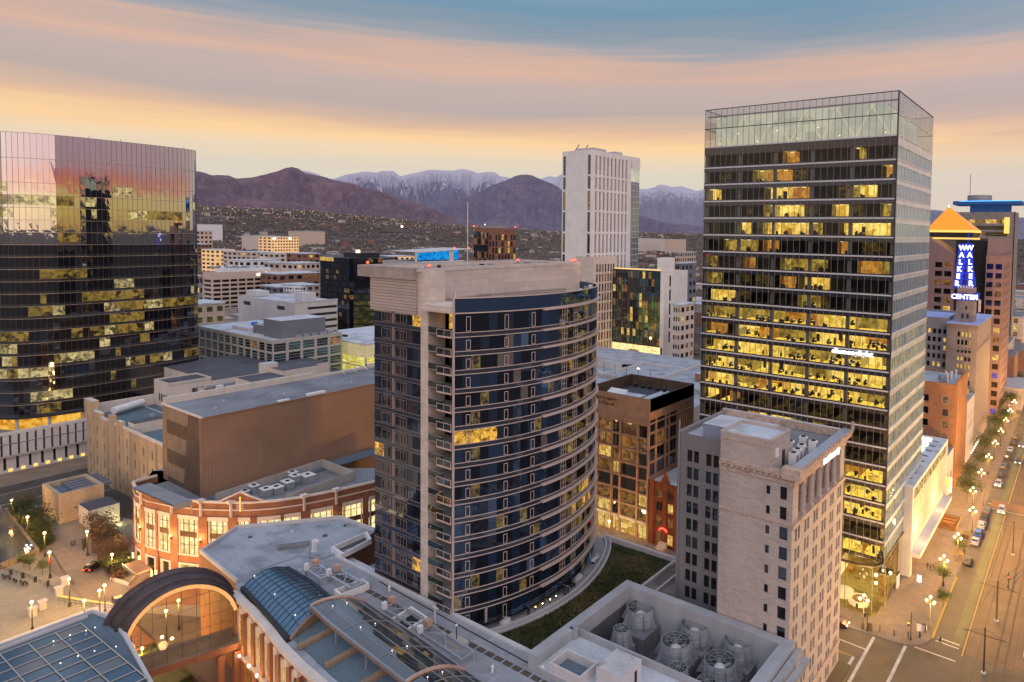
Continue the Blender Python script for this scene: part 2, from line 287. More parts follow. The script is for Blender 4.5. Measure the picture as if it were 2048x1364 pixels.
def obj(name, mb, m=None, parent=None):
    """world-coordinate mesh; under a thing it is shifted to the thing's origin"""
    me = mb.mesh(name, [m] if isinstance(m, str) else m)
    if parent is not None:
        off = wloc(parent); me.transform(Matrix.Translation(-off))
        o = put(name, me, parent)
    else: o = put(name, me)
    return o
def wloc(o):
    v = Vector(o.location); p = o.parent
    while p is not None: v = v+Vector(p.location); p = p.parent
    return v
def tag(o, label=None, cat=None, group=None, kind=None):
    if label: o['label'] = label
    if cat: o['category'] = cat
    if group: o['group'] = group
    if kind: o['kind'] = kind
    return o
def thing(name, label, cat, loc=(0, 0, 0), group=None, rz=0):
    o = bpy.data.objects.new(name, None); COL.objects.link(o); o.location = loc; o.rotation_euler[2] = rz; o.empty_display_size = 0.5
    return tag(o, label, cat, group)
def struct(name, mb, m): return tag(obj(name, mb, m), kind='structure')
def dup(o, loc=None, rz=None, label=None, parent=None):
    c = o.copy(); COL.objects.link(c)
    if parent is not None: c.parent = parent
    if loc is not None: c.location = loc
    if rz is not None: c.rotation_euler[2] = rz
    if label: c['label'] = label
    for k in KIDS.get(o.name, []): dup(k, parent=c)
    return c
KIDS = {}
def kids(o):
    """remember a thing's children (and theirs) so dup() can copy them fast"""
    KIDS[o.name] = [c for c in bpy.data.objects if c.parent is o]
    for c in KIDS[o.name]: kids(c)
    return o
# facade helpers: axis 'N' = wall facing north at y=fixed running along x; 'W' = wall facing west at x=fixed running along y
def fpt(axis, fx, a, z, d=0.0):
    return (a, fx-d, z) if axis == 'N' else (fx+d, a, z)
def wall_holes(mb, axis, fx, a0, a1, z0, z1, cols, rows, depth=0.3, m=None, mrev=None):
    A = sorted({a0, a1} | {c for q in cols for c in q}); Z = sorted({z0, z1} | {c for q in rows for c in q})
    for i in range(len(A)-1):
        for j in range(len(Z)-1):
            am = (A[i]+A[i+1])/2; zm = (Z[j]+Z[j+1])/2
            if any(c[0] < am < c[1] for c in cols) and any(r[0] < zm < r[1] for r in rows):
                q = [fpt(axis, fx, A[i], Z[j]), fpt(axis, fx, A[i+1], Z[j]), fpt(axis, fx, A[i+1], Z[j+1]), fpt(axis, fx, A[i], Z[j+1])]
                k = [fpt(axis, fx, A[i], Z[j], depth), fpt(axis, fx, A[i+1], Z[j], depth), fpt(axis, fx, A[i+1], Z[j+1], depth), fpt(axis, fx, A[i], Z[j+1], depth)]
                for e in range(4): mb.face([q[e], q[(e+1) % 4], k[(e+1) % 4], k[e]], mrev or m)
            else:
                mb.face([fpt(axis, fx, A[i], Z[j]), fpt(axis, fx, A[i+1], Z[j]), fpt(axis, fx, A[i+1], Z[j+1]), fpt(axis, fx, A[i], Z[j+1])], m)
WCACHE = {}
def win_mesh(axis, w, h, gm, fm, fw=0.08, nx=1, nz=1, pj=0.06):
    key = (axis, round(w, 2), round(h, 2), gm, fm, fw, nx, nz)
    if key in WCACHE: return WCACHE[key]
    b = MB()
    b.face([fpt(axis, 0, -w/2, -h/2), fpt(axis, 0, w/2, -h/2), fpt(axis, 0, w/2, h/2), fpt(axis, 0, -w/2, h/2)], gm)
    if fm:
        def fb(a0, a1, z0, z1):
            if axis == 'N': b.box(a0, a1, -0.02, pj, z0, z1, fm)
            else: b.box(-pj, 0.02, a0, a1, z0, z1, fm)
        fb(-w/2, w/2, h/2-fw, h/2); fb(-w/2, w/2, -h/2, -h/2+fw); fb(-w/2, -w/2+fw, -h/2+fw, h/2-fw); fb(w/2-fw, w/2, -h/2+fw, h/2-fw)
        for i in range(1, nx): a = -w/2+w*i/nx; fb(a-fw/2, a+fw/2, -h/2+fw, h/2-fw)
        for i in range(1, nz): z = -h/2+h*i/nz; fb(-w/2+fw, w/2-fw, z-fw/2, z+fw/2)
    me = b.mesh('window'); WCACHE[key] = me; return me
def windows(parent, axis, fx, cols, rows, gms, fm=None, depth=0.25, fw=0.08, nx=1, nz=1, name='window', skip=None, cap=100):
    """one child object per window; gms = [(material, weight), ...] picks its glass"""
    off = wloc(parent); names = [g[0] for g in gms]; wts = [g[1] for g in gms]; n = 0; extra = MB()
    for r in rows:
        for c in cols:
            if skip and skip(c, r): continue
            g = random.choices(names, wts)[0]; n += 1
            ca = (c[0]+c[1])/2; cz = (r[0]+r[1])/2; p = Vector(fpt(axis, fx, ca, cz, depth))
            if n > cap:
                w = (c[1]-c[0])/2; h = (r[1]-r[0])/2
                extra.face([fpt(axis, fx, ca-w, cz-h, depth), fpt(axis, fx, ca+w, cz-h, depth), fpt(axis, fx, ca+w, cz+h, depth), fpt(axis, fx, ca-w, cz+h, depth)], g); continue
            put(name, win_mesh(axis, c[1]-c[0], r[1]-r[0], g, fm, fw, nx, nz), parent, p-off)
    if extra.f: tag(obj(name, extra, None, parent), kind='stuff')
def evenly(a0, a1, n, w):
    s = (a1-a0)/n; return [(a0+s*(i+0.5)-w/2, a0+s*(i+0.5)+w/2) for i in range(n)]
def parapet(mb, x0, x1, y0, y1, z, h=0.9, t=0.4, m=None):
    mb.box(x0, x1, y1-t, y1, z, z+h, m); mb.box(x0, x1, y0, y0+t, z, z+h, m); mb.box(x0, x0+t, y0+t, y1-t, z, z+h, m); mb.box(x1-t, x1, y0+t, y1-t, z, z+h, m)
def resample(pts, step):
    out = [Vector((p[0], p[1])) for p in pts]; L = [0]
    for i in range(1, len(out)): L.append(L[-1]+(out[i]-out[i-1]).length)
    n = max(1, round(L[-1]/step)); res = []
    for k in range(n+1):
        s = L[-1]*k/n; i = 1
        while i < len(L)-1 and L[i] < s: i += 1
        t = (s-L[i-1])/(L[i]-L[i-1]); res.append(out[i-1].lerp(out[i], t))
    return res
def smooth(pts, it=2):
    for _ in range(it):
        q = [pts[0]]
        for i in range(len(pts)-1):
            a, b = Vector(pts[i][:2]), Vector(pts[i+1][:2]); q += [tuple(a.lerp(b, .25)), tuple(a.lerp(b, .75))]
        q.append(pts[-1]); pts = q
    return pts
def offs(pts, d):
    """offset an open polyline to its left by d"""
    out = []
    for i, p in enumerate(pts):
        a = Vector(pts[max(0, i-1)][:2]); b = Vector(pts[min(len(pts)-1, i+1)][:2]); t = (b-a).normalized()
        out.append((p[0]-t.y*d, p[1]+t.x*d))
    return out
def ribbon(mb, pts, z0, z1, m=None):
    for i in range(len(pts)-1):
        a, b = pts[i], pts[i+1]; mb.face([(a[0], a[1], z0), (b[0], b[1], z0), (b[0], b[1], z1), (a[0], a[1], z1)], m)
def band(mb, pts, d0, d1, z0, z1, m=None):
    """solid band following a polyline, between two offsets"""
    A = offs(pts, d0); B = offs(pts, d1)
    ribbon(mb, A, z0, z1, m); ribbon(mb, B[::-1], z0, z1, m)
    for i in range(len(pts)-1):
        for z in (z0, z1): mb.face([(A[i][0], A[i][1], z), (A[i+1][0], A[i+1][1], z), (B[i+1][0], B[i+1][1], z), (B[i][0], B[i][1], z)], m)
    for i in (0, -1): mb.face([(A[i][0], A[i][1], z0), (B[i][0], B[i][1], z0), (B[i][0], B[i][1], z1), (A[i][0], A[i][1], z1)], m)
def panes(mb, pts, z0, z1, pick, tilt=0.004):
    """glass panes along a resampled polyline, each its own slightly tilted quad"""
    for i in range(len(pts)-1):
        a, b = Vector(pts[i]), Vector(pts[i+1]); t = (b-a); nrm = Vector((-t.y, t.x)).normalized(); h = z1-z0
        d0, d1, d2 = (random.uniform(-1, 1)*tilt*h for _ in range(3))
        mb.face([(a.x, a.y, z0), (b.x, b.y, z0), (b.x+nrm.x*d1, b.y+nrm.y*d1, z1), (a.x+nrm.x*d2, a.y+nrm.y*d2, z1)], pick(i))
def text(name, body, size, parent, loc, rot, m, extr=0.05, bold=0.0, sx=1.0):
    cu = bpy.data.curves.new(name, 'FONT'); cu.body = body; cu.size = size; cu.extrude = extr; cu.offset = bold; cu.resolution_u = 2
    cu.align_x = 'CENTER'; cu.align_y = 'CENTER'
    tmp = bpy.data.objects.new(name, cu); COL.objects.link(tmp)
    bpy.context.view_layer.update()
    me = bpy.data.meshes.new_from_object(tmp); bpy.data.objects.remove(tmp); me.materials.clear(); me.materials.append(M[m])
    me.transform(Matrix.Translation(Vector(loc)-wloc(parent)) @ Matrix(rot).to_4x4() @ Matrix.Diagonal((sx, 1, 1, 1)))
    o = put(name, me, parent); return o
ROTN = ((-1, 0, 0), (0, 0, 1), (0, 1, 0))      # text on a north-facing wall (x to the west)
ROTW = ((0, 0, -1), (-1, 0, 0), (0, 1, 0))     # text on a west-facing wall
def hipcap(x0, x1, y0, y1, z): return [(x0, y0, z), (x1, y0, z), (x1, y1, z), (x0, y1, z)]
# materials of single buildings
M['palepave'] = mat('pale_terrace_paving', (.34, .30, .22), var=.12, brick=dict(w=.6, h=.6, m=.01, off=0.0, flat=True))
M['lw'] = emit('distant_warm_light', (1.0, 0.68, 0.34), 1.6)
M['lo'] = emit('distant_orange_light', (1.0, 0.5, 0.2), 1.4)
M['lc'] = emit('distant_cool_light', (0.95, 0.95, 0.9), 1.5)
M['hw1'] = mat('pale_house_wall', (0.50, 0.42, 0.38), var=.2)
M['hw2'] = mat('brick_house_wall', (0.25, 0.13, 0.10), var=.2)
M['hr1'] = mat('house_roof', (0.20, 0.17, 0.17), var=.3)
M['hr2'] = mat('pale_house_roof', (0.46, 0.44, 0.46), var=.2)
M['tlitw'] = glass('fin_side_lit_glass', (0.05, 0.05, 0.04), refl=0.20, grz=.25, tint=(0.75, 0.88, 1.0), lit=((0.10, 0.085, 0.03), (0.62, 0.52, 0.20), 0.8, 0.9))
M['finm'] = mat('grey_glass_fin', (.62, .68, .74), rough=.3)
M['fritw'] = mat('white_fritted_band', (.52, .57, .62), rough=.2, spec=.8)
M['wdim'] = glass('fin_side_glass', (0.10, 0.13, 0.16), refl=0.45, grz=.4, tint=(0.8, 0.93, 1.0), rough=.08)
M['frit'] = clear('fritted_glass', tr=(0.62, 0.68, 0.74), refl=0.25)
M['greymulw'] = mat('satin_mullion', (0.22, 0.21, 0.20), rough=.4, var=.05)
M['odimw'] = emitpat('amber_office_wall', (0.16, 0.10, 0.015), (0.62, 0.42, 0.07), 0.85, scale=.5)
M['colgrey'] = mat('grey_column', (0.14, 0.14, 0.145))
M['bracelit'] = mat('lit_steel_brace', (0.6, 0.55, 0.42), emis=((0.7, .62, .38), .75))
M['lobroof'] = clear('lobby_roof_glass', tr=(.5, .5, .42), refl=.15)
M['lobfloor'] = emitpat('lit_lobby_floor', (.30, .16, .03), (.62, .38, .08), .9, scale=.3)
M['warmwhite'] = mat('lobby_lit_white_wall', (.75, .7, .55), emis=((1, .75, .35), .42))  # white wall with the lobby light put into it as emission
M['spand2'] = glass('navy_spandrel', (.03, .035, .05), refl=.10)
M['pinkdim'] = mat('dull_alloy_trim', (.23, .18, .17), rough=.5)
M['wbrown'] = glass('brown_tinted_glass', (.035, .022, .018), refl=.13)
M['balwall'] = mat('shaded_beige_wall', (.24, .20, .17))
M['balslab'] = mat('balcony_concrete', (.30, .29, .28))
M['roofbrown'] = mat('brown_roof', (.17, .14, .14), var=.3, stain=dict(c=(.3, .28, .28), s=.15))
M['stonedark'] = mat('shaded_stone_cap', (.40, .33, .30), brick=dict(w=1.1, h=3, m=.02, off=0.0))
M['tspand'] = glass('tower_spandrel', (.035, .035, .035), refl=.10, grz=.2)
M['ledge'] = mat('warm_alloy_ledge', (.42, .34, .27), rough=.3, metal=.5)
M['mulw'] = mat('warm_mullion', (.12, .10, .08), rough=.4)
M['warmband'] = emitpat('glowing_lobby_wall', (.55, .20, .01), (1.0, .55, .08), .95, scale=.3)
M['greyblue'] = mat('blue_grey_render', (.26, .28, .36))
M['lantern'] = emit('lantern_glow', (1, .62, .2), 5)
M['tilebrown'] = mat('brown_roof_tile', (.09, .075, .06))
M['barblue'] = mat('slate_glazing_bar', (.06, .09, .12))
M['archtrim'] = mat('salmon_steel_arch', (.52, .34, .27), rough=.5)
M['louvdark'] = mat('dark_louvres', (.05, .07, .08), brick=dict(w=9, h=.35, m=.08, off=0.0, flat=True, mortar=(.01, .01, .01)))
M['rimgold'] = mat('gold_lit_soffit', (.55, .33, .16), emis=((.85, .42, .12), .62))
M['bridgeglass'] = clear('bridge_glass', tr=(.88, .86, .74), refl=.04, grz=.15)
M['bridgebeam'] = mat('maroon_steel_beam', (.13, .06, .05))
M['panegrey'] = glass('grey_roof_pane', (.06, .08, .09), refl=.12, rough=.2)
M['panedark'] = glass('brown_roof_pane', (.06, .045, .035), refl=.15, rough=.08)
M['roofstain'] = mat('stained_pale_roof', (.5, .5, .52), stain=dict(c=(.2, .14, .12), s=.35))
M['faninside'] = mat('dark_fan_inside', (.12, .13, .14))
M['fanwall'] = mat('galvanised_fan_sheet', (.50, .53, .58), rough=.5, metal=.35, var=.25, nscale=1.0, brick=dict(w=40, h=.42, m=.03, off=0.0))
M['plinth'] = mat('fan_plinth_metal', (.20, .20, .23), var=.2, brick=dict(w=2.2, h=2.2, m=.03, off=0.0))
M['brz'] = mat('copper_stone_frame', (.40, .235, .155), rough=.55, var=.15, brick=dict(w=1.8, h=1.2, m=.012, off=0.0))
M['brzin'] = mat('dark_parapet_inside', (.12, .075, .055))
M['letter'] = mat('bronze_letters', (.16, .10, .06), metal=.5, rough=.4)
M['winpale'] = glass('pale_curtained_window', (.035, .035, .04), refl=.16, lit=((.0, .0, .0), (.14, .10, .07), .6, .35))
M['lw2'] = emit('warm_garden_light', (1, .62, .2), 3)
M['gridframe'] = mat('pale_grid_frame', (.42, .40, .37), var=.1)
M['tarp'] = mat('blue_tarpaulin', (.02, .15, .6)); 
M['beige'] = mat('beige_concrete', (.60, .48, .40), var=.08)
M['white2'] = mat('white_painted_concrete', (.58, .57, .60), var=.1, streak=True)
M['darkin'] = mat('garage_shadow', (.06, .055, .055))
M['yellowin'] = emitpat('lit_garage_inside', (.50, .42, .08), (.95, .85, .25), .95, scale=.3)
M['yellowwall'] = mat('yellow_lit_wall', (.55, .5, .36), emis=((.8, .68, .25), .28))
M['coppert'] = mat('copper_red_cladding', (.26, .12, .085))
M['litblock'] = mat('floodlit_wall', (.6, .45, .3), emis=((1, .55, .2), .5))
M['flood'] = emit('flood_glow', (1, .85, .6), 9)
M['cityr'] = mat('city_roof_a', (.30, .29, .31), var=.2)
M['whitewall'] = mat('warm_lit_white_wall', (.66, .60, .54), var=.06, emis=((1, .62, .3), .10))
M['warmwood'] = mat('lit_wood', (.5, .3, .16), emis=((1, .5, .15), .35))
M['globe2'] = emit('strip_lamp', (1, .72, .35), 3.5)
M['warmband2'] = emitpat('warm_clerestory', (.3, .16, .05), (1, .7, .3), .9, scale=.7)
M['fins2'] = mat('pale_ribs', (.62, .54, .44), brick=dict(w=.5, h=20, m=.06, off=0.0))
M['wkst'] = mat('grey_brown_stone', (.34, .27, .24), var=.15, brick=dict(w=.9, h=.4, m=.02))
M['roofbluel'] = mat('blue_lit_roof', (.3, .35, .5), emis=((.1, .15, .8), .15))
M['bluesheet'] = mat('blue_lit_sheet', (.02, .03, .2), emis=((.02, .05, 1), .45))
M['flagm'] = mat('flag_stripes', (.45, .1, .2), brick=dict(w=9, h=.5, m=.12, off=0.0, mortar=(.7, .7, .7)))
M['wkgrey'] = mat('plain_grey_stone', (.26, .24, .25), var=.1)
M['gptan'] = mat('brown_pink_granite', (.27, .17, .16), var=.12)
M['bluewin'] = glass('blue_lit_window', (.01, .01, .05), lit=((.01, .01, .1), (.08, .1, .9), .9, .8))
M['bbgrey'] = mat('grey_precast', (.24, .22, .22))
M['bluesheet2'] = mat('dim_blue_crown', (.03, .07, .16), emis=((.02, .12, .45), .22))
M['blueline'] = emit('blue_roof_line', (.08, .4, 1.0), 2.2)
M['headon'] = emit('headlight_on', (1, .9, .65), 9)
M['tailoff'] = mat('tail_lens', (.2, .01, .01))
M['skyl2'] = glass('grey_lowroof_glass', (.05, .05, .05), refl=.2, rough=.1)
M['handon'] = emit('orange_signal', (1, .3, .05), 7)
M['wooddeck'] = mat('brown_timber', (.16, .08, .04), brick=dict(w=6, h=.2, m=.02, flat=True))
M['handy'] = emit('amber_sign', (1, .55, .05), 2.0)
M['cyanlit'] = emit('pale_cyan_sign', (.6, 1, .9), 3)
# ============================================================ camera, sky, sun
cam = bpy.data.cameras.new('camera'); co = bpy.data.objects.new('camera', cam); COL.objects.link(co); sc.camera = co
co.matrix_world = Matrix.Translation(CAM) @ RM.to_4x4()
cam.sensor_width = 36; cam.lens = 36*F/2048; cam.shift_x = (1024-PX)/2048; cam.shift_y = -(682-PY)/2048; cam.clip_start = 1; cam.clip_end = 60000
sc.view_settings.view_transform = 'Standard'; sc.view_settings.look = 'None'; sc.view_settings.exposure = 0
cy = sc.cycles; cy.max_bounces = 5; cy.diffuse_bounces = 2; cy.glossy_bounces = 3; cy.transparent_max_bounces = 16; cy.transmission_bounces = 2
cy.sample_clamp_indirect = 3.0; cy.sample_clamp_direct = 12.0; cy.caustics_reflective = False; cy.caustics_refractive = False; cy.use_denoising = True
cy.use_light_tree = True
w = bpy.data.worlds.new('World'); sc.world = w; w.use_nodes = True; nt = w.node_tree; nt.nodes.clear(); L = nt.links.new
SUNAZ = 314.0; SUNEL = 7.0
out = nn(nt, 'ShaderNodeOutputWorld'); bg1 = nn(nt, 'ShaderNodeBackground'); bg2 = nn(nt, 'ShaderNodeBackground'); add = nn(nt, 'ShaderNodeAddShader')
sky = nn(nt, 'ShaderNodeTexSky'); sky.sky_type = 'NISHITA'; sky.sun_disc = False; sky.sun_elevation = R(SUNEL); sky.sun_rotation = R(SUNAZ); sky.altitude = 1300
L(sky.outputs[0], bg1.inputs[0]); bg1.inputs[1].default_value = 0.003
tc = nn(nt, 'ShaderNodeTexCoord'); sep = nn(nt, 'ShaderNodeSeparateXYZ'); L(tc.outputs['Generated'], sep.inputs[0])
def mth(op, a, b=None, c=None, clamp=False):
    n = nn(nt, 'ShaderNodeMath', operation=op); n.use_clamp = clamp
    for i, q in enumerate((a, b, c)):
        if q is None: continue
        if isinstance(q, (int, float)): n.inputs[i].default_value = q
        else: L(q, n.inputs[i])
    return n.outputs[0]
azm = mth('ARCTAN2', sep.outputs[1], sep.outputs[0])           # azimuth, x east
elev = mth('ARCSINE', sep.outputs[2])                           # radians
# long flat clouds: noise squeezed vertically, slightly tilted with azimuth
el2 = mth('MULTIPLY_ADD', azm, 0.02, elev)
cv = nn(nt, 'ShaderNodeCombineXYZ'); L(mth('MULTIPLY', azm, 1.3), cv.inputs[0]); L(mth('MULTIPLY', el2, 15.0), cv.inputs[1])
n1 = nn(nt, 'ShaderNodeTexNoise'); n1.inputs['Scale'].default_value = 1.15; n1.inputs['Detail'].default_value = 6; n1.inputs['Roughness'].default_value = 0.5; n1.inputs['Distortion'].default_value = 0.25; L(cv.outputs[0], n1.inputs[0])
cv2 = nn(nt, 'ShaderNodeCombineXYZ'); L(mth('MULTIPLY', azm, 2.6), cv2.inputs[0]); L(mth('MULTIPLY', el2, 55.0), cv2.inputs[1]); cv2.inputs[2].default_value = 4.0
n2 = nn(nt, 'ShaderNodeTexNoise'); n2.inputs['Scale'].default_value = 1.0; n2.inputs['Detail'].default_value = 9; n2.inputs['Roughness'].default_value = 0.62; L(cv2.outputs[0], n2.inputs[0])
# the colour bands are looked up at an elevation pushed up and down by the cloud noise
wob = mth('MULTIPLY', mth('SUBTRACT', n1.outputs[0], 0.5), 0.05)
wob2 = mth('MULTIPLY', mth('SUBTRACT', n2.outputs[0], 0.5), 0.06)
fade = mth('MULTIPLY', elev, 4.2, clamp=True)
eq = mth('ADD', elev, mth('MULTIPLY', mth('ADD', wob, wob2), fade))
pos = mth('MULTIPLY', eq, 1/0.60)                                # 0..0.6 rad -> 0..1
def ramp(stops):
    r = nn(nt, 'ShaderNodeValToRGB'); e = r.color_ramp.elements
    while len(e) < len(stops): e.new(0.5)
    for i, (p, c) in enumerate(stops): e[i].position = p; e[i].color = rgb(c)
    L(pos, r.inputs[0]); return r.outputs[0]
def s8(r, g, b): return tuple(((c/255+0.055)/1.055)**2.4 if c > 10 else c/3294 for c in (r, g, b))
E1 = lambda v: math.atan((461-v)/1340)/0.60                     # picture row -> ramp position
east = ramp([(0.0, s8(212, 204, 196)), (E1(400), s8(220, 212, 200)), (E1(345), s8(224, 212, 194)), (E1(312), s8(244, 216, 180)), (E1(288), s8(255, 212, 160)), (E1(262), s8(230, 190, 158)), (E1(225), s8(192, 174, 168)),
             (E1(185), s8(198, 178, 172)), (E1(150), s8(222, 182, 162)), (E1(122), s8(208, 178, 164)), (E1(100), s8(164, 166, 174)), (E1(75), s8(140, 156, 170)), (E1(25), s8(118, 152, 177)), (0.62, s8(135, 165, 190)), (0.95, (.54, .66, .90))])
west = ramp([(0.0, s8(225, 175, 80)), (0.03, s8(245, 205, 95)), (0.055, s8(250, 212, 125)), (0.07, s8(250, 150, 95)), (0.092, s8(235, 130, 115)), (0.115, s8(212, 165, 175)), (0.22, s8(215, 178, 190)), (0.40, s8(205, 195, 205)), (0.95, (.70, .76, .92))])
wf = mth('MULTIPLY_ADD', mth('COSINE', mth('SUBTRACT', azm, R(90-285))), 0.62, 0.34, clamp=True)   # 1 towards the sunset
mixc = nn(nt, 'ShaderNodeMix', data_type='RGBA'); L(wf, mixc.inputs[0]); L(east, mixc.inputs[6]); L(west, mixc.inputs[7])
# grey cloud undersides
cl = nn(nt, 'ShaderNodeMapRange'); cl.inputs[1].default_value = 0.52; cl.inputs[2].default_value = 0.72; cl.inputs[4].default_value = 0.28; L(n1.outputs[0], cl.inputs[0])
clf = mth('MULTIPLY', cl.outputs[0], mth('MULTIPLY', elev, 7.0, clamp=True))
mixd = nn(nt, 'ShaderNodeMix', data_type='RGBA'); L(clf, mixd.inputs[0]); L(mixc.outputs[2], mixd.inputs[6]); mixd.inputs[7].default_value = rgb(s8(172, 162, 168))
# below the horizon: dark land
lo = nn(nt, 'ShaderNodeMapRange'); lo.inputs[1].default_value = -0.012; lo.inputs[2].default_value = -0.002; L(sep.outputs[2], lo.inputs[0])
mixe = nn(nt, 'ShaderNodeMix', data_type='RGBA'); L(lo.outputs[0], mixe.inputs[0]); mixe.inputs[6].default_value = rgb((0.05, 0.045, 0.05)); L(mixd.outputs[2], mixe.inputs[7])
L(mixe.outputs[2], bg2.inputs[0]); bg2.inputs[1].default_value = 0.98
L(bg1.outputs[0], add.inputs[0]); L(bg2.outputs[0], add.inputs[1]); L(add.outputs[0], out.inputs[0])
sun = bpy.data.lights.new('sun', 'SUN'); sun.energy = 1.45; sun.angle = R(88); sun.color = (1.0, 0.76, 0.62)
so = bpy.data.objects.new('sun', sun); COL.objects.link(so)
sd = Vector((math.sin(R(SUNAZ))*math.cos(R(20)), math.cos(R(SUNAZ))*math.cos(R(20)), math.sin(R(20))))
so.rotation_euler = sd.to_track_quat('Z', 'Y').to_euler()

# ============================================================ ground
HX0, HX1, HY0, HY1 = 86.0, 172.0, -54.0, 40.0          # sunken creek court
b = MB()
for (x0, x1, y0, y1) in ((-9000, 14000, -16000, -74), (-9000, HX0, -74, 9000), (HX1, 14000, -74, 9000), (HX0, HX1, -74, HY0), (HX0, HX1, HY1, 9000)):
    b.face([(x0, y0, 0), (x1, y0, 0), (x1, y1, 0), (x0, y1, 0)])
for p, q in (((HX0, HY0), (HX1, HY0)), ((HX1, HY0), (HX1, HY1)), ((HX1, HY1), (HX0, HY1)), ((HX0, HY1), (HX0, HY0))):
    b.face([(p[0], p[1], -6), (q[0], q[1], -6), (q[0], q[1], 0), (p[0], p[1], 0)])
struct('ground', b, 'soil')
struct('lower_court_paving', MB().face([(HX0, HY0, -6), (HX1, HY0, -6), (HX1, HY1, -6), (HX0, HY1, -6)]), 'plaza')
# streets: Main (x -17..23.4), cross street (y -139.7..-121), street by the fin-walled podium (x 236..283)
struct('road', MB().face([(-17, -1500, .004), (23.4, -1500, .004), (23.4, 300, .004), (-17, 300, .004)]), 'asphalt')
b = MB(); b.face([(23.404, -139.8, .004), (600, -139.8, .004), (600, -119.6, .004), (23.404, -119.6, .004)]); b.face([(-300, -139.8, .004), (-17.004, -139.8, .004), (-17.004, -119.6, .004), (-300, -119.6, .004)]); struct('cross_road', b, 'asphalt')
struct('back_road', MB().face([(240, -119.5, .004), (276, -119.5, .004), (276, 200, .004), (240, 200, .004)]), 'asphalt')
# pavements with a rounded corner, as real kerbs 0.14 m high
def slab(name, pts, z1=0.14, m='pave', km='kerb'):
    n = MB().prism(pts, 0.0, z1, km, m); return struct(name, n, [km, m])
arc = [(23.6+6.5-6.5*math.cos(t), -139.9-6.5+6.5*math.sin(t)) for t in [math.pi/2*k/8 for k in range(9)]]
slab('pavement', [(23.6, -1400)]+arc+[(420, -139.9), (420, -146.8), (60, -146.8), (60, -1400)])
arc = [(23.6+5-5*math.cos(t), -119.5+5-5*math.sin(t)) for t in [math.pi/2*k/8 for k in range(9)]]
slab('near_pavement', [(23.6, -80)]+arc+[(239.8, -119.5), (239.8, -112), (62, -112), (62, -80)])
slab('far_pavement', [(276.2, -120), (276.2, 200), (290, 200), (290, -120)])
slab('west_pavement', [(-17.2, -1400), (-17.2, -145), (-30, -145), (-30, -1400)])
# plaza between the brick store and the court
P = lambda *l: [G(*p) for p in l]
b = MB(); pz = P((-60, 1030), (62, 1010), (150, 1010), (265, 1040), (275, 1110), (320, 1165), (470, 1160), (600, 1150), (620, 1250), (240, 1222), (110, 1196), (60, 1168), (-60, 1120))
b.prism(pz, -.02, .02, 'plaza'); struct('plaza', b, 'plaza')
b = MB(); b.prism(P((255, 1180), (300, 1150), (345, 1160), (480, 1165), (600, 1160), (600, 1210), (300, 1210)), .0, .05, 'plazared'); struct('entrance_paving', b, 'plazared')
b = MB(); b.prism(P((62, 1100), (105, 1062), (255, 1200), (225, 1217), (160, 1195)), .0, .10, 'pave'); struct('plaza_walk', b, 'pave')
b = MB()
for k in range(9):
    b.face([(248+4*(k % 3), -60-6*k, .012), (248.2+4*(k % 3), -60-6*k, .012), (248.2+4*(k % 3), -57-6*k, .012), (248+4*(k % 3), -57-6*k, .012)])
b.face([(257.9, -110, .012), (258.3, -110, .012), (258.3, 100, .012), (257.9, 100, .012)]); b.face([(268, -110, .012), (268.2, -110, .012), (268.2, 100, .012), (268, 100, .012)])
struct('back_road_markings', b, 'pline')
struct('terrace_paving', MB().prism([(172.4, -52.5), (186, -51.5), (214, -50), (232, -20), (232, 30), (172.4, 30)], 0, .03), 'palepave')
# Main street: green lane, yellow edge, tram tracks, stop lines and crossings
def strip(b, p, q, w, z=.012):
    p = Vector(p); q = Vector(q); n = (q-p).normalized(); n = Vector((-n.y, n.x))*w/2
    b.face([(p.x-n.x, p.y-n.y, z), (q.x-n.x, q.y-n.y, z), (q.x+n.x, q.y+n.y, z), (p.x+n.x, p.y+n.y, z)]); return b
struct('bike_lane', strip(MB(), (19.0, -146), (19.0, -420), 1.7, .010), 'green_lane')
struct('yellow_lane_line', strip(MB(), (17.6, -143), (17.6, -600), .22), 'yline')
struct('track_bed', MB().face([(-12, -700, .010), (17.1, -700, .010), (17.1, -144, .010), (-12, -144, .010)]), 'railbed')
b = MB()
for x in (16.6, 15.1, 11.8, 10.3, 5.0, 3.5, 0.2, -1.3): b.box(x-.08, x+.08, -800, 60, .012, .035)
struct('tram_rails', b, 'rail')
b = MB()
for c in ((16.6, -168, 10.3), (15.1, -168, 8.8), (11.8, -178, 5.0)):
    pts = [(c[0]+(c[2]-c[0])*(3*(k/10)**2-2*(k/10)**3), c[1]-34*k/10) for k in range(11)]
    for i in range(10): b.bar((pts[i][0], pts[i][1], .03), (pts[i+1][0], pts[i+1][1], .03), .09, .03)
struct('crossover_rails', b, 'rail')
b = MB()
for a, c in (((1662, 1272), (1731.5, 1299)), ((1829, 1293.6), (1911, 1323)), ((1876, 1275), (1920, 1291)), ((1871, 1281), (1918, 1298))): strip(b, G(*a), G(*c), .35)
for a, c in (((1748, 1274), (1694, 1372)), ((1811, 1292), (1772, 1372)), ((1707, 1313), (1674, 1372))): strip(b, G(*a), G(*c), .6)
for y in (-228, -232): strip(b, (23, y), (-10, y), .3)
for k in range(14): strip(b, (7.6, -150-14*k), (7.6, -154-14*k), .12)
struct('road_markings', b, 'pline')
struct('centre_line', strip(MB(), G(1655, 1294), G(1707, 1313), .3), 'yline')
b = MB(); b.box(23.25, 23.6, -176, -146, .0, .16); struct('yellow_kerb', b, 'kerby')
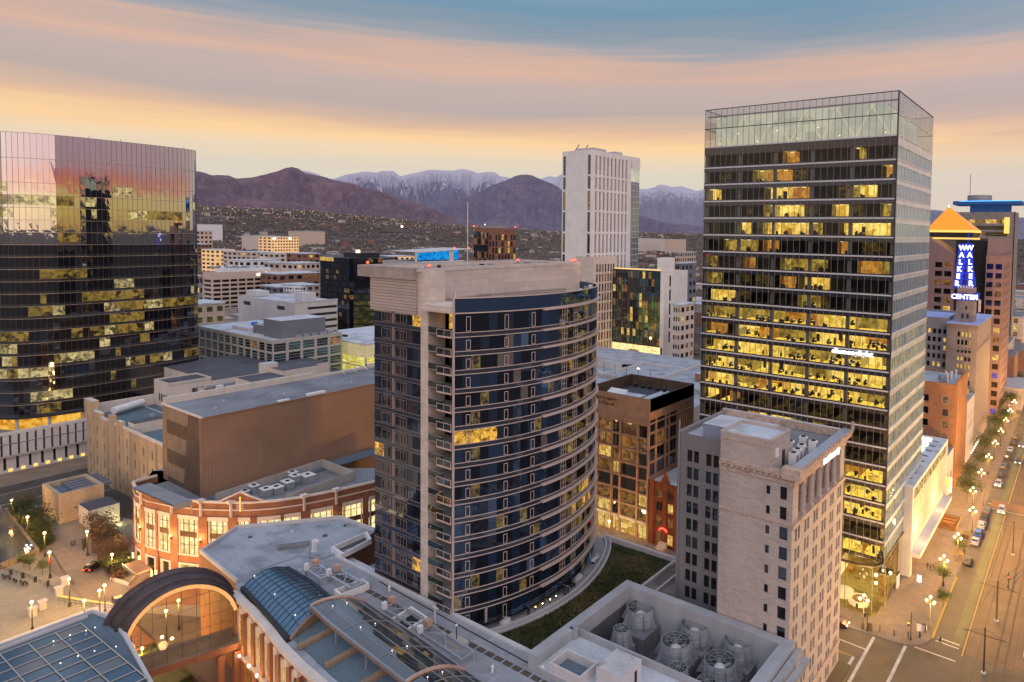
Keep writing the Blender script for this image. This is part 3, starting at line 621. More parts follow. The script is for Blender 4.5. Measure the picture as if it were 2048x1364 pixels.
b = MB(); b.face([(-14, -236, .014), (22, -236, .014), (22, -229.5, .014), (-14, -229.5, .014)]); struct('brick_crossing', b, 'plazared')
# ============================================================ hills and mountains
def prof(P_, u):
    if u <= P_[0][0]: return P_[0][1]
    for i in range(1, len(P_)):
        if u <= P_[i][0]:
            t = (u-P_[i-1][0])/(P_[i][0]-P_[i-1][0]); return P_[i-1][1]*(1-t)+P_[i][1]*t
    return P_[-1][1]
def range_mesh(P_, D0, D1, zbase, u0, u1, du, rows, amp, seed, shape=1.25, rid=1.0, jag=1.5, rf=900.0):
    b = MB(); n = int((u1-u0)/du)+1
    for j in range(rows+1):
        t = j/rows
        for i in range(n):
            u = u0+du*i; v = prof(P_, u)
            v += (noise.noise(Vector((u*0.05, seed, 0)))*1.2+noise.noise(Vector((u*0.16, seed, 3)))*0.7+noise.noise(Vector((u*.4, seed, 7)))*.35)*jag
            top = at(u, v, D=D0); D = D0+(D1-D0)*t
            d = Vector((top.x, top.y))/D0; x, y = d.x*D, d.y*D
            hz = (top.z-zbase)*(1-t)**shape
            q = Vector((x/rf, y/rf, seed))
            r = noise.ridged_multi_fractal(q, 0.9, 2.1, 6, 1.0, 2.0)-0.9
            # gullies running down the slope
            g = .6-abs(noise.noise(Vector((u*.11+t*2, t*2.5, seed+9))))*1.5+.4-abs(noise.noise(Vector((u*0.035+noise.noise(Vector((u*.02, t*3, seed)))*1.2, t*1.1, seed+5))))*2.6
            k = math.sin(math.pi*min(1, t*1.0))**1.25 if t > 0 else 0
            z = zbase+hz+amp*k*(0.6*r*rid+0.75*g-0.35)*(0.35+0.65*(1-t))
            z = min(z, 82+(top.z-82)*(D/D0)*(1-.05*min(1, t*6)))
            if t >= 1: z = zbase-5
            b.v.append((x, y, z if t > 0 else top.z))
    for j in range(rows):
        for i in range(n-1):
            a = j*n+i; b.f.append((a, a+1, a+n+1, a+n)); b.mi.append(0)
    return b
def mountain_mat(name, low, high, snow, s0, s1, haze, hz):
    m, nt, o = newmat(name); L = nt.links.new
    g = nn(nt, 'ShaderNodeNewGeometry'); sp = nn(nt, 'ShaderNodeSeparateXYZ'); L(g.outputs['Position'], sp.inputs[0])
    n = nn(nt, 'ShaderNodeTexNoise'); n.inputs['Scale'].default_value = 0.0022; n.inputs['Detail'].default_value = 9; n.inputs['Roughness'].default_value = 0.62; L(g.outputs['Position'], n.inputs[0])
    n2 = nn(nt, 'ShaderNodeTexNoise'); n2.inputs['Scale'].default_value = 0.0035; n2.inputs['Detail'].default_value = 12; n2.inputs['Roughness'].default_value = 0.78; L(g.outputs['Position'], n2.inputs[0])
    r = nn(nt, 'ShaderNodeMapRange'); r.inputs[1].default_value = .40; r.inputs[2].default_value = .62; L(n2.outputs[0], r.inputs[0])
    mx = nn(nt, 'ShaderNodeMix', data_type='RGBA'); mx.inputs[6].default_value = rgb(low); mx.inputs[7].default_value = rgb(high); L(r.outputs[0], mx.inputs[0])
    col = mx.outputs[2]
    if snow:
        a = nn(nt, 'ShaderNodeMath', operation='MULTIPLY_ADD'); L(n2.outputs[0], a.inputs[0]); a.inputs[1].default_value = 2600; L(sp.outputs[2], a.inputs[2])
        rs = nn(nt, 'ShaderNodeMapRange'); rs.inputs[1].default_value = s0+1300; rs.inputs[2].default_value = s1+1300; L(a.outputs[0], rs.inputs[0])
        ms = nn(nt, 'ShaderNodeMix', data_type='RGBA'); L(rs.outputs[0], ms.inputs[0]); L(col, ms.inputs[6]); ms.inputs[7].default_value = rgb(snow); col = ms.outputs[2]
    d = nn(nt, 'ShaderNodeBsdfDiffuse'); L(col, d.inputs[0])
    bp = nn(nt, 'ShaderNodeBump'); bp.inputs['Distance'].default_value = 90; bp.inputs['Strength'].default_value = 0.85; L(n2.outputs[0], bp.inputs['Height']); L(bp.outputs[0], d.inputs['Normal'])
    e = nn(nt, 'ShaderNodeEmission'); e.inputs[0].default_value = rgb(haze); e.inputs[1].default_value = 1.0  # aerial haze put into the rock surface as emission
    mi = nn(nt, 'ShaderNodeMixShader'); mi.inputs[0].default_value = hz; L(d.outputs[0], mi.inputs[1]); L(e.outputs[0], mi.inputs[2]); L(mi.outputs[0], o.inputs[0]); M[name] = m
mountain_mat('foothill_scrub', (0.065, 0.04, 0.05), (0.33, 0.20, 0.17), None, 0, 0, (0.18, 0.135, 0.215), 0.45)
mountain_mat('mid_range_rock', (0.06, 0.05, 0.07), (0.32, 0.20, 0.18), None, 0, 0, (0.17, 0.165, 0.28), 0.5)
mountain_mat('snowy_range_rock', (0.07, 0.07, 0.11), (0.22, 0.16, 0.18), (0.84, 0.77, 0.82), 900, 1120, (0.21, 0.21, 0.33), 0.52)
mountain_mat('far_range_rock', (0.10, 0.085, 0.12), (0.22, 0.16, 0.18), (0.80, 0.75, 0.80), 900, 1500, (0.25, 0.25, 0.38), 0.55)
FOOT = [(-500, 395), (-200, 352), (0, 350), (200, 346), (385, 341), (400, 343), (421, 350), (455, 350), (472, 357), (495, 356), (530, 349), (556, 342), (572, 336), (583, 334), (594, 336), (612, 346), (640, 352), (668, 360), (700, 366), (740, 378), (780, 388), (810, 400), (845, 410), (880, 425), (920, 440), (960, 450), (1020, 462)]
FOOT2 = [(-500, 430), (0, 395), (385, 368), (430, 376), (480, 392), (540, 402), (590, 405), (640, 415), (690, 428), (740, 438), (800, 446), (860, 455)]
MIDR = [(820, 440), (850, 425), (900, 405), (950, 388), (985, 370), (1010, 362), (1030, 352), (1048, 348), (1062, 350), (1080, 358), (1105, 368), (1125, 380), (1180, 400), (1260, 425), (1330, 445), (1500, 462)]
SNOW = [(560, 352), (598, 344), (610, 341), (630, 346), (655, 357), (670, 357), (690, 350), (715, 345), (735, 343), (752, 346), (765, 341), (785, 342), (800, 352), (815, 349), (835, 345), (850, 341), (868, 339), (888, 341), (905, 341), (925, 338), (945, 342), (955, 347), (972, 343), (990, 345), (1000, 352), (1025, 357), (1060, 375), (1120, 400), (1200, 440)]
FARR = [(1050, 372), (1082, 358), (1098, 352), (1112, 354), (1130, 345), (1200, 352), (1260, 372), (1280, 378), (1296, 378), (1308, 374), (1320, 369), (1332, 371), (1345, 374), (1360, 372), (1374, 375), (1392, 382), (1450, 372), (1560, 385), (1700, 395), (1790, 408), (1870, 420), (1960, 428), (2100, 440), (2500, 450)]
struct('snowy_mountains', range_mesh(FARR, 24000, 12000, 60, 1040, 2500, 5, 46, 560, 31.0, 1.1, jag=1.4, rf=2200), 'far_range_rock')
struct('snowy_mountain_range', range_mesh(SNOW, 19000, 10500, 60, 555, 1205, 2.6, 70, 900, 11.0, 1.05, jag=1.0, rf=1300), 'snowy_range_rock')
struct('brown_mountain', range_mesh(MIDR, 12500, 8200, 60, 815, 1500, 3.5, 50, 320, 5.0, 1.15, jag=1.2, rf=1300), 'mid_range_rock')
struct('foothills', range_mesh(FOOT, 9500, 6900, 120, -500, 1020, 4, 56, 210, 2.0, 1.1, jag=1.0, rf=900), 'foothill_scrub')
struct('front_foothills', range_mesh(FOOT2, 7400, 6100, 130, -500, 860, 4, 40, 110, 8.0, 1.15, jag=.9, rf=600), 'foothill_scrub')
def bench(u, D):
    top = 82+(prof([(-500, 424), (380, 424), (600, 427), (760, 438), (900, 452), (1100, 462), (2500, 466)], u)*-1+461)/1340*6200*0.9
    t = max(0, min(1, (D-2600)/3900)); return max(0.0, top)*t*t*(3-2*t)
b = MB(); us = list(range(-500, 2501, 30)); n = len(us)
for j in range(21):
    D = 2550+(7600-2550)*j/20
    for u in us:
        p = at(u, 480, D=D); b.v.append((p.x, p.y, bench(u, D)-1.0+(0.8 if j else -3)))
for j in range(20):
    for i in range(n-1): a = j*n+i; b.f.append((a, a+1, a+n+1, a+n)); b.mi.append(0)
struct('valley_bench', b, 'soil')
# ============================================================ valley: trees as one wood, houses and lights one by one
rnd = random.Random(3)
b = MB()
def blob(x, y, z, r, h):
    k = len(b.v); n = 5; a0 = rnd.random()*6
    for ring, (rr, zz) in enumerate(((0.75, 0.15), (1.0, 0.5), (0.6, 0.85))):
        for i in range(n):
            a = a0+6.283*i/n; q = r*rr*rnd.uniform(.75, 1.2); b.v.append((x+q*math.cos(a), y+q*math.sin(a), z+h*zz*rnd.uniform(.9, 1.1)))
    b.v.append((x+rnd.uniform(-.2, .2)*r, y, z+h))
    for ring in range(2):
        for i in range(n): c = k+ring*n; b.f.append((c+i, c+(i+1) % n, c+n+(i+1) % n, c+n+i)); b.mi.append(0)
    for i in range(n): b.f.append((k+2*n+i, k+2*n+(i+1) % n, k+3*n)); b.mi.append(0)
for _ in range(30000):
    u = rnd.uniform(375, 1410) if rnd.random() < .85 else rnd.uniform(1840, 2120)
    D = 1/(rnd.uniform(1/6600, 1/760)) if rnd.random() < .5 else rnd.uniform(1000, 6600)
    if D < 1150 and u < 830: continue
    p = at(u, 480, D=D); s = 0.62+D/5200
    if noise.noise(Vector((p.x/260, p.y/260, 0))) < -0.28: continue
    blob(p.x, p.y, bench(u, D), rnd.uniform(4, 8)*s, rnd.uniform(8, 14)*(0.7+s*.35))
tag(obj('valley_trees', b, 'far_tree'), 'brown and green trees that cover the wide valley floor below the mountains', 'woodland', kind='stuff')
b = MB()
for _ in range(1900):
    u = rnd.uniform(388, 1400); k = rnd.random()
    D = rnd.uniform(900, 6800) if k < .5 else rnd.uniform(4700, 6900)
    if u > 1000 and rnd.random() < .45: continue
    p = at(u, 480, D=D); z = bench(u, D)+rnd.uniform(9, 16); r = D*rnd.uniform(.00020, .00048)
    b.ball((p.x, p.y, z), r, 4, rnd.choice(['lw', 'lw', 'lo', 'lo', 'lc']))
tag(obj('distant_city_lights', b, None), 'tiny warm and white street and window lights scattered over the valley', 'city lights', kind='stuff')
def far_house(kind, wm, rm, w, d, h):
    t = thing('house', None, None); a = MB().box(-w/2, w/2, -d/2, d/2, -6, h, wm); put('wall', a.mesh('wall'), t)
    r = MB()
    if kind == 'gable':
        e = 1.0; H = h+w*.28
        r.face([(-w/2-e, -d/2-e, h), (w/2+e, -d/2-e, h), (0, -d/2-e, H)], rm); r.face([(-w/2-e, d/2+e, h), (0, d/2+e, H), (w/2+e, d/2+e, h)], rm)
        r.face([(-w/2-e, -d/2-e, h), (0, -d/2-e, H), (0, d/2+e, H), (-w/2-e, d/2+e, h)], rm); r.face([(w/2+e, -d/2-e, h), (w/2+e, d/2+e, h), (0, d/2+e, H), (0, -d/2-e, H)], rm)
    else: r.box(-w/2-.3, w/2+.3, -d/2-.3, d/2+.3, h, h+.8, rm)
    put('roof', r.mesh('roof'), t); return kids(t)
protos = [far_house('gable', 'hw1', 'hr1', 15, 20, 8), far_house('gable', 'hw2', 'hr2', 14, 18, 8), far_house('flat', 'hw1', 'hr2', 34, 22, 11), far_house('flat', 'hw2', 'hr1', 30, 20, 12)]
HL = ['pale far house with dark gable roof among the valley trees', 'brick far house with pale gable roof among the valley trees', 'pale flat-roofed low block among the valley trees', 'brick flat-roofed low block among the valley trees']
cnt = 0
for i in range(290):
    u = rnd.uniform(392, 1120) if rnd.random() < .8 else rnd.uniform(1282, 1388)
    D = rnd.uniform(1250, 6500) if rnd.random() < .6 else 1/rnd.uniform(1/3000, 1/1200)
    if 455 < u < 660 and D < 1500: continue
    k = rnd.choice([0, 0, 1, 2, 2, 3]); p = at(u, 480, D=D)
    o = protos[k] if k is not None and protos[k].get('used') is None else dup(protos[k])
    protos[k]['used'] = 1; o.name = 'house'; o.location = (p.x, p.y, bench(u, D)+2.5); o.rotation_euler[2] = rnd.choice([0, math.pi/2, rnd.uniform(0, 1.5)])
    s = .62+D/9000; o.scale = (s, s, s); tag(o, HL[k], 'house', ['pale gabled houses in the valley', 'brick gabled houses in the valley', 'pale low blocks in the valley', 'brick low blocks in the valley'][k])
for p_ in protos: del p_['used']
# ============================================================ glass office tower on the corner
rnd = random.Random(11)
GX0, GX1, GY1, GY0 = 34.5, 80.6, -150.3, -187.8
gt = thing('office_tower', 'tall glass office tower with yellow lit floors and a pale glowing glass crown', 'building', (GX0, GY1, 0))
FZ = [11.1+4.167*k for k in range(22)]+[103.75]         # floor edges, 11.1 .. 98.6
ZC = FZ[22]
pN = [(GX1-(GX1-GX0)*k/31, GY1) for k in range(32)]
for k in range(22):
    z = FZ[k]; zt = FZ[k+1]
    b = MB(); panes(b, pN[::-1], z+0.35, z+3.05, lambda i: 'vision', .002); obj('north_glazing', b, None, gt)
    b = MB(); panes(b, pN[::-1], z+3.05, zt-.18, lambda i: 'spand', .003); b.box(GX0, GX1, GY1-.3, GY1+.10, zt-.22, zt+.10, 'whitemul'); b.box(GX0, GX1, GY1-.3, GY1-.05, z+.06, z+.35, 'spand'); obj('spandrel_band', b, None, gt)
    # west side: glass behind close upright fins, a pale band at each floor
    b = MB(); ys = [(GX0, GY0+(GY1-GY0)*i/25) for i in range(26)]
    lit = 0.75 if k < 12 else 0.0
    panes(b, ys, z, zt, lambda i: ('tlitw' if rnd.random() < lit else 'wdim'), .003); obj('west_glazing', b, None, gt)
    b = MB()
    for i in range(26):
        y = GY0+(GY1-GY0)*i/25; b.box(GX0-.09, GX0-.02, y-.04, y+.04, z+.08, zt-.05, 'finm')
    b.box(GX0-.12, GX0-.01, GY0, GY1, z+3.0, zt-.14, 'fritw'); b.box(GX0-.26, GX0+.02, GY0, GY1, zt-.14, zt+.06, 'whitemul'); obj('west_fins', b, None, gt)
b = MB()
for i in range(32):
    x = GX1-(GX1-GX0)*i/31; b.box(x-.035, x+.035, GY1-.02, GY1+.11, FZ[0]-.8, ZC+9.2, 'greymulw')
obj('north_mullions', b, None, gt)
# floor by floor rooms behind the north glass
brt = [0.97, .3, .98, .98, .98, .35, .95, .7, .95, .97, .97, .99, .99, .35, .25, .45, .6, .7, .75, .85, .45, .4]
BAY = (GX1-GX0)/5
for k in range(22):
    z = FZ[k]+.12; h = 2.95; b = MB(); x = GX0+.15; dep = 9.0; pr = brt[k]; hi = k < 13
    while x < GX1-.3:
        wd = rnd.choice([3.0, 4.5, 4.6, 6.0, 7.5, 9.2]) if hi else rnd.choice([1.5, 3.0, 3.0, 4.5, 6])
        x2 = min(x+wd, GX1-.15); on = rnd.random() < (pr if hi else pr*.62)
        if 5 <= k <= 8 and x < GX0+14 and k in (7, 6): on = False
        if k < 8 and x > GX1-20 and rnd.random() < .35: on = False
        dd = rnd.choice([4.5, 6, dep]) if hi else rnd.choice([3, 4.5])
        y1 = GY1-.3; y0 = y1-dd; mf, mw, mc = ('oflo', rnd.choice(['owall', 'owall', 'owood', 'odimw']), 'oceil') if on else ('odim', 'odark', 'odark')
        if not on and rnd.random() < .3: mw = 'odim'
        b.face([(x, y0, z), (x2, y0, z), (x2, y1, z), (x, y1, z)], mf)
        b.face([(x, y0, z), (x2, y0, z), (x2, y0, z+h), (x, y0, z+h)], mw)
        b.face([(x, y0, z+h), (x2, y0, z+h), (x2, y1, z+h), (x, y1, z+h)], mc)
        b.face([(x, y0, z), (x, y1, z), (x, y1, z+h), (x, y0, z+h)], mw if on else 'odark'); b.face([(x2, y0, z), (x2, y1, z), (x2, y1, z+h), (x2, y0, z+h)], mw if on else 'odark')
        if on and mw == 'owall' and rnd.random() < .4: xc = rnd.uniform(x+.4, x2-1); b.box(xc, xc+rnd.uniform(.5, 1.2), y0+.02, y0+.08, z+.1, z+rnd.uniform(1.6, 2.4), rnd.choice(['desk', 'owood', 'odark']))
        yy = y1-.9
        while yy > y0+.6:
            xx = x+.4
            while xx < x2-.9:
                q = rnd.random()
                if q < .30: b.box(xx, xx+1.3, yy-.35, yy+.3, z+.68, z+.75, 'desk' if (not on or rnd.random() < .45) else 'deskl'); b.box(xx+.1, xx+1.2, yy-.3, yy-.25, z+.05, z+.68, 'desk')
                if q < .42: b.box(xx+.4, xx+.85, yy+.4, yy+.8, z+.05, z+.95, 'desk')
                if on and q < .12: b.box(xx+.4, xx+.9, yy-.2, yy-.15, z+.75, z+1.2, 'desk')
                xx += rnd.uniform(1.5, 2.2)
            yy -= 1.7
        if on:
            for q in range(max(1, int((x2-x)/2.2))): xx = x+1+2.2*q; b.box(xx, xx+.9, y1-2.2, y1-2.0, z+h-.1, z+h-.04, 'lamp')
        x = x2
    obj('office_interior', b, None, gt)
    b = MB()
    for q in range(6):
        x = GX0+.5+(GX1-GX0-1)*q/5; b.box(x-.38, x+.38, GY1-1.15, GY1-.35, z, z+h, 'colgrey')
    b.box(GX0+.35, GX1-.2, GY1-9.5, GY1-.25, z-.6, z-.02, 'odark')
    obj('floor_columns', b, None, gt)
b = MB()
b.box(GX0+.1, GX0+.3, GY0+.3, GY1-9.3, FZ[0], ZC, 'odark'); b.box(GX1-.3, GX1, GY0, GY1-.3, FZ[0], ZC, 'spand'); b.box(GX0, GX1, GY0, GY0+.3, FZ[0], ZC, 'spand')
b.box(GX0+.2, GX1-.2, GY0+.2, GY1-.4, FZ[0]-.6, FZ[0], 'steelgrey'); b.box(GX0+.2, GX1-.3, GY0+.3, GY1-.3, ZC-.3, ZC, 'concrete'); b.box(GX0+12, GX1-12, GY1-24, GY1-12, 0, ZC, 'odark')
obj('tower_core', b, None, gt)
# crown: glass screen, glowing translucent walls behind, sloping braces
b = MB(); panes(b, pN[::-1], ZC+.1, ZC+4.4, lambda i: 'crown', .002); panes(b, pN[::-1], ZC+4.55, ZC+9.2, lambda i: 'crown', .002)
panes(b, ys, ZC+.1, ZC+9.2, lambda i: 'crown', .002); panes(b, [(GX1, GY1), (GX1, GY0)], ZC, ZC+9.2, lambda i: 'crown', 0); panes(b, [(GX1, GY0), (GX0, GY0)], ZC, ZC+9.2, lambda i: 'crown', 0)
obj('crown_glass', b, None, gt)
b = MB()
for z in (ZC+4.5, ZC+9.25): b.box(GX0-.1, GX1+.1, GY1-.12, GY1+.12, z-.08, z+.08, 'darkmul'); b.box(GX0-.12, GX0+.12, GY0, GY1-.12, z-.08, z+.08, 'whitemul' if z < 110 else 'darkmul'); b.box(GX0, GX1, GY0-.1, GY0+.1, z-.08, z+.08, 'darkmul'); b.box(GX1-.1, GX1+.1, GY0, GY1, z-.08, z+.08, 'darkmul')
b.box(GX0-.14, GX0+.14, GY1-.14, GY1+.14, FZ[0], ZC+9.2, 'darkmul')
for i in range(26): y = GY0+(GY1-GY0)*i/25; b.box(GX0-.09, GX0-.02, y-.03, y+.03, ZC, ZC+9.1, 'whitemul')
obj('crown_frame', b, None, gt)
b = MB(); b.box(GX0+3, GX1-1.5, GY1-3.2, GY1-3, ZC, ZC+7.6, 'crownlit'); b.box(GX0+3, GX0+3.2, GY0+2, GY1-3.2, ZC, ZC+7.4, 'crownlit'); b.box(GX0+3, GX1-2, GY0+2, GY1-3.2, ZC+7.15, ZC+7.4, 'roofblue'); obj('screen_wall', b, None, gt)
b = MB()
for q in range(6):
    x = GX0+2+q*7.6; b.bar((x, GY1-2.6, ZC+.3), (x+3.8, GY1-1.0, ZC+6.9), .28, .28, 'bracelit')
    if q < 5: b.bar((x+7.6, GY1-2.6, ZC+.3), (x+3.8, GY1-1.0, ZC+6.9), .28, .28, 'bracelit')
    b.bar((x+3.8, GY1-.4, ZC+7.0), (x+3.8, GY1-3, ZC+7.4), .2, .2, 'bracelit')
b.box(GX0+.4, GX1-.4, GY1-1.0, GY1-.6, ZC+7.4, ZC+7.7, 'steelgrey')
obj('crown_brace', b, None, gt)
for i in range(9): obj('roof_light', MB().ball((GX0+3+i*5, GY1-2.2, ZC+1.0+2.2*(i % 2)), .16, 6), 'lamp', gt)
text('sign_lettering', 'dhmosglight', 1.5, gt, (42.6, GY1+.25, FZ[11]-.75), ROTN, 'sign_w', bold=.05, sx=1.25)
# lobby
b = MB(); lob = [(72.5, -150.6), (72.5, -146.1), (36.6, -146.1), (34.6, -148), (34.6, -170)]
lobr = resample(lob, 3.0)
panes(b, lobr, .2, 10.6, lambda i: 'vision', .002); obj('lobby_glass', b, None, gt)
b = MB()
for p in lobr[::2]: b.box(p.x-.05, p.x+.05, p.y-.05, p.y+.05, .15, 10.7, 'dark')
band(b, [tuple(p) for p in lobr], -.25, .25, 10.6, 11.0, 'dark'); b.prism([(36, -146.5), (73, -146.5), (73, -160), (34.8, -160), (34.8, -148.4)], 10.7, 10.95, 'lobroof'); obj('lobby_frame', b, None, gt)
b = MB(); b.face([(35, -170, .16), (73, -170, .16), (73, -146.5, .16), (35, -146.5, .16)], 'lobfloor'); b.box(44, 73, -163, -162.6, .16, 10.5, 'owood'); b.box(44, 55, -157, -149, 4.6, 8.6, 'warmwhite', 'owood'); b.box(57, 66, -158, -150, 5.6, 9.4, 'warmwhite', 'owood')
b.cone((39.5, -150.2, .2), 2.2, 2.4, 1.0, 18, 'warmwhite'); b.cone((43.2, -151.6, .2), 2.0, 2.2, 1.2, 18, 'warmwhite'); b.cone((39.3, -150.2, 1.21), 1.6, 1.5, .15, 18, 'owood')
b.box(49, 50, -149, -147.6, .2, 4.2, 'owood'); b.box(34.6, 36.1, -156, -153.5, .2, 6.5, 'owood'); b.box(33.6, 36.4, -156.4, -153.1, 6.5, 6.9, 'dark')
obj('lobby_interior', b, None, gt)

# ============================================================ curved apartment tower
ct = thing('apartment_tower', 'tall curved dark blue glass apartment tower with pale pink floor bands and a stone top', 'building', (95.6, -75.7, 14))
RING = [(86.3, -74.5), (84.1, -78.4), (82.2, -83.0), (80.9, -88.2), (80.3, -94.0), (80.7, -99.3), (81.8, -104.3), (83.5, -109.4), (86.5, -114.3), (91, -118.5), (97, -121.0)]
RING = [tuple(p) for p in resample(smooth(RING, 2), .42)][::-1]   # reversed: outside is to the left
RS = [Vector(p) for p in resample(RING, 1.5)]
LV = [17+3.15*k for k in range(17)]; TOPZ = 70.8
NPTS = resample([(109.5, -75.7), (95.6, -75.7)], 1.38)[::-1]
def pickblue(i, n):
    return random.choices(['sglass', 'sglass2', 'sglassb', 'slit2', 'sglass3', 'scurt', 'slit'], [5, 3, 6, .5, .7, .8, .06])[0]  # mixed pane tints stand in for reflections of the surrounding city
cols = {}
for i in range(len(RS)-1): cols[i] = random.choices(['sglass', 'sglass2', 'sglassb'], [4, 2, 4])[0]
levels = [(14.0, 17.0)]+[(LV[k], LV[k+1]) for k in range(15)]+[(LV[15], TOPZ-2.6)]
nR = len(RS)-1
for n, (z0, z1) in enumerate(levels):
    b = MB(); zb = z0+(.78 if n else .1)
    def pk(i, n=n):
        s = nR-i                                         # panes counted from the north end
        if n == 10 and s <= 5 and s > 0: return 'slit'
        if n in (4, 5) and 18 <= s <= 23: return 'slit2' if random.random() < .5 else 'slit'
        if s > 20 and random.random() < .4: return 'slit2'
        if random.random() < .022: return 'slit2'
        return cols[i] if random.random() < .5 else pickblue(i, n)
    panes(b, [tuple(p) for p in RS], zb, z1-.06, pk, .006); obj('curved_glazing', b, None, ct)
    if n:
        b = MB(); ribbon(b, offs(RING, .02), z0+.08, z0+.72, 'spand2'); obj('spandrel_band', b, None, ct)
        b = MB(); band(b, RING, -.02, .14, z0-.05, z0+.06, 'pink'); band(b, RING, -.02, .10, z0+.72, z0+.82, 'pink'); obj('floor_trim', b, None, ct)
        k = max(2, len(RING)-int(17.0/.42)); b = MB(); band(b, RING[:k], .0, .55, z0-.08, z0+.24, 'pink'); obj('sunshade_band', b, None, ct)
b = MB(); ribbon(b, offs(RING, .03), TOPZ-2.5, TOPZ, 'sglass2'); obj('roof_screen_glass', b, None, ct)
b = MB(); band(b, RING, -.05, .18, TOPZ-2.62, TOPZ-2.45, 'pink'); band(b, RING, -.05, .16, TOPZ-.1, TOPZ+.08, 'pink'); k = len(RING)-int(17/.42); band(b, RING[:k], 0, .6, TOPZ-2.9, TOPZ-2.5, 'pink'); obj('roof_edge_trim', b, None, ct)
# window frames: slim openers near the north end, double ones further round
def framew(s, z0, z1, wd, dbl):
    L0 = 0; idx = len(RING)-1
    while L0 < s and idx > 1: L0 += (Vector(RING[idx])-Vector(RING[idx-1])).length; idx -= 1
    p = Vector(RING[idx]); t = (Vector(RING[idx-1])-p).normalized(); n = Vector((t.y, -t.x))
    if n.x > 0: n = -n
    if n.dot(Vector((-1, 0))) < -.2: n = -n
    b = MB(); q = p+n*.09
    def pb(a0, a1, za, zb):
        A = q+t*a0; B = q+t*a1; C = B+n*.07; D = A+n*.07
        b.prism([(A.x, A.y), (B.x, B.y), (C.x, C.y), (D.x, D.y)], za, zb)
    pb(0, wd, z0, z0+.09); pb(0, wd, z1-.09, z1); pb(0, .08, z0+.09, z1-.09); pb(wd-.08, wd, z0+.09, z1-.09)
    if dbl: pb(wd/2-.05, wd/2+.05, z0+.09, z1-.09); pb(.08, wd-.08, (z0+z1)/2, (z0+z1)/2+.08)
    obj('window_frame', b, 'pink', ct)
for n, (z0, z1) in enumerate(levels):
    for s, wd, d in ((1.9, .75, 0), (8.6, .75, 0), (14.2, .8, 0), (21.6, 1.5, 1), (25.4, 1.5, 1)):
        if n == 0 and s > 9: continue
        framew(s, z0+(.95 if n else .2), z1-(.5 if not d else .25), wd, d)
for n, (z0, z1) in enumerate(levels[1:]):
    if n % 1 == 0: framew(31.5, z0+.95, z1-.4, .8, 0)
b = MB(); b.box(86.05, 86.35, -74.62, -74.36, 14.2, TOPZ, 'pink'); obj('corner_post', b, None, ct)
b = MB(); b.box(83.5, 83.9, -79.8, -79.4, 14.3, 16.6); b.box(83.5, 83.9, -80.9, -80.5, 14.3, 16.6); b.box(83.5, 83.9, -80.9, -79.4, 16.6, 16.75); obj('terrace_door', b, 'pink', ct)
# north face: glazed, with framed window pairs
for n in range(17):
    z0 = 14.2 if n == 0 else LV[n-1]; z1 = LV[n] if n < 16 else 67.2
    if n == 16: z0 = LV[15]
    b = MB(); panes(b, [tuple(p) for p in NPTS], z0+.75, z1, lambda i: ('slit' if (n in (2,) and i < 2) or (n == 8 and i > 7) or (n == 16 and i < 2) else random.choices(['sglassb', 'sglass', 'wbrown'], [5, 3, 3])[0]), .005); obj('north_glazing', b, None, ct)
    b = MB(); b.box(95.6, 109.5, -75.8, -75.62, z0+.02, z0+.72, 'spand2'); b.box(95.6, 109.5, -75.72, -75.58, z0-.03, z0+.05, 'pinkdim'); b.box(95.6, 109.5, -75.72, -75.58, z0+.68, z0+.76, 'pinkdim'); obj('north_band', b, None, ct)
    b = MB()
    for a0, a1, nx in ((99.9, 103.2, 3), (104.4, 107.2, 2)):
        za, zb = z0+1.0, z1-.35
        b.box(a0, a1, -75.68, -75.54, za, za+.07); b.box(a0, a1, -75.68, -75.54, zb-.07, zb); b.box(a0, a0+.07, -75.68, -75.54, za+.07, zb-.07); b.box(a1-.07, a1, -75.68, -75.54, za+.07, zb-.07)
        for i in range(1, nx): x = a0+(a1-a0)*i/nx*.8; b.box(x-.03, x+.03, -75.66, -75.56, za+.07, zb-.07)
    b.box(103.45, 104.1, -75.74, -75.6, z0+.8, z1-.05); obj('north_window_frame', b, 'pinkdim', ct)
b = MB(); b.box(95.6, 109.5, -119, -76.0, 13.5, 66.8, 'odark'); b.prism([(RING[i][0]+.6, RING[i][1]) for i in range(len(RING)-8, -1, -6)]+[(97, -118), (97, -79.6), (88, -79.6)], 13.5, TOPZ-2.7, 'odark', 'roofgrey'); obj('tower_body', b, None, ct)
b = MB(); b.box(93.95, 95.62, -79.3, -75.55, 13.5, 75.0, 'stone'); b.box(95.62, 95.9, -76.1, -75.5, 13.5, 75, 'stone'); obj('corner_pilaster', b, None, ct)
for o_ in [ob for ob in bpy.data.objects if ob.name.startswith('corner_pilaster')]: pass
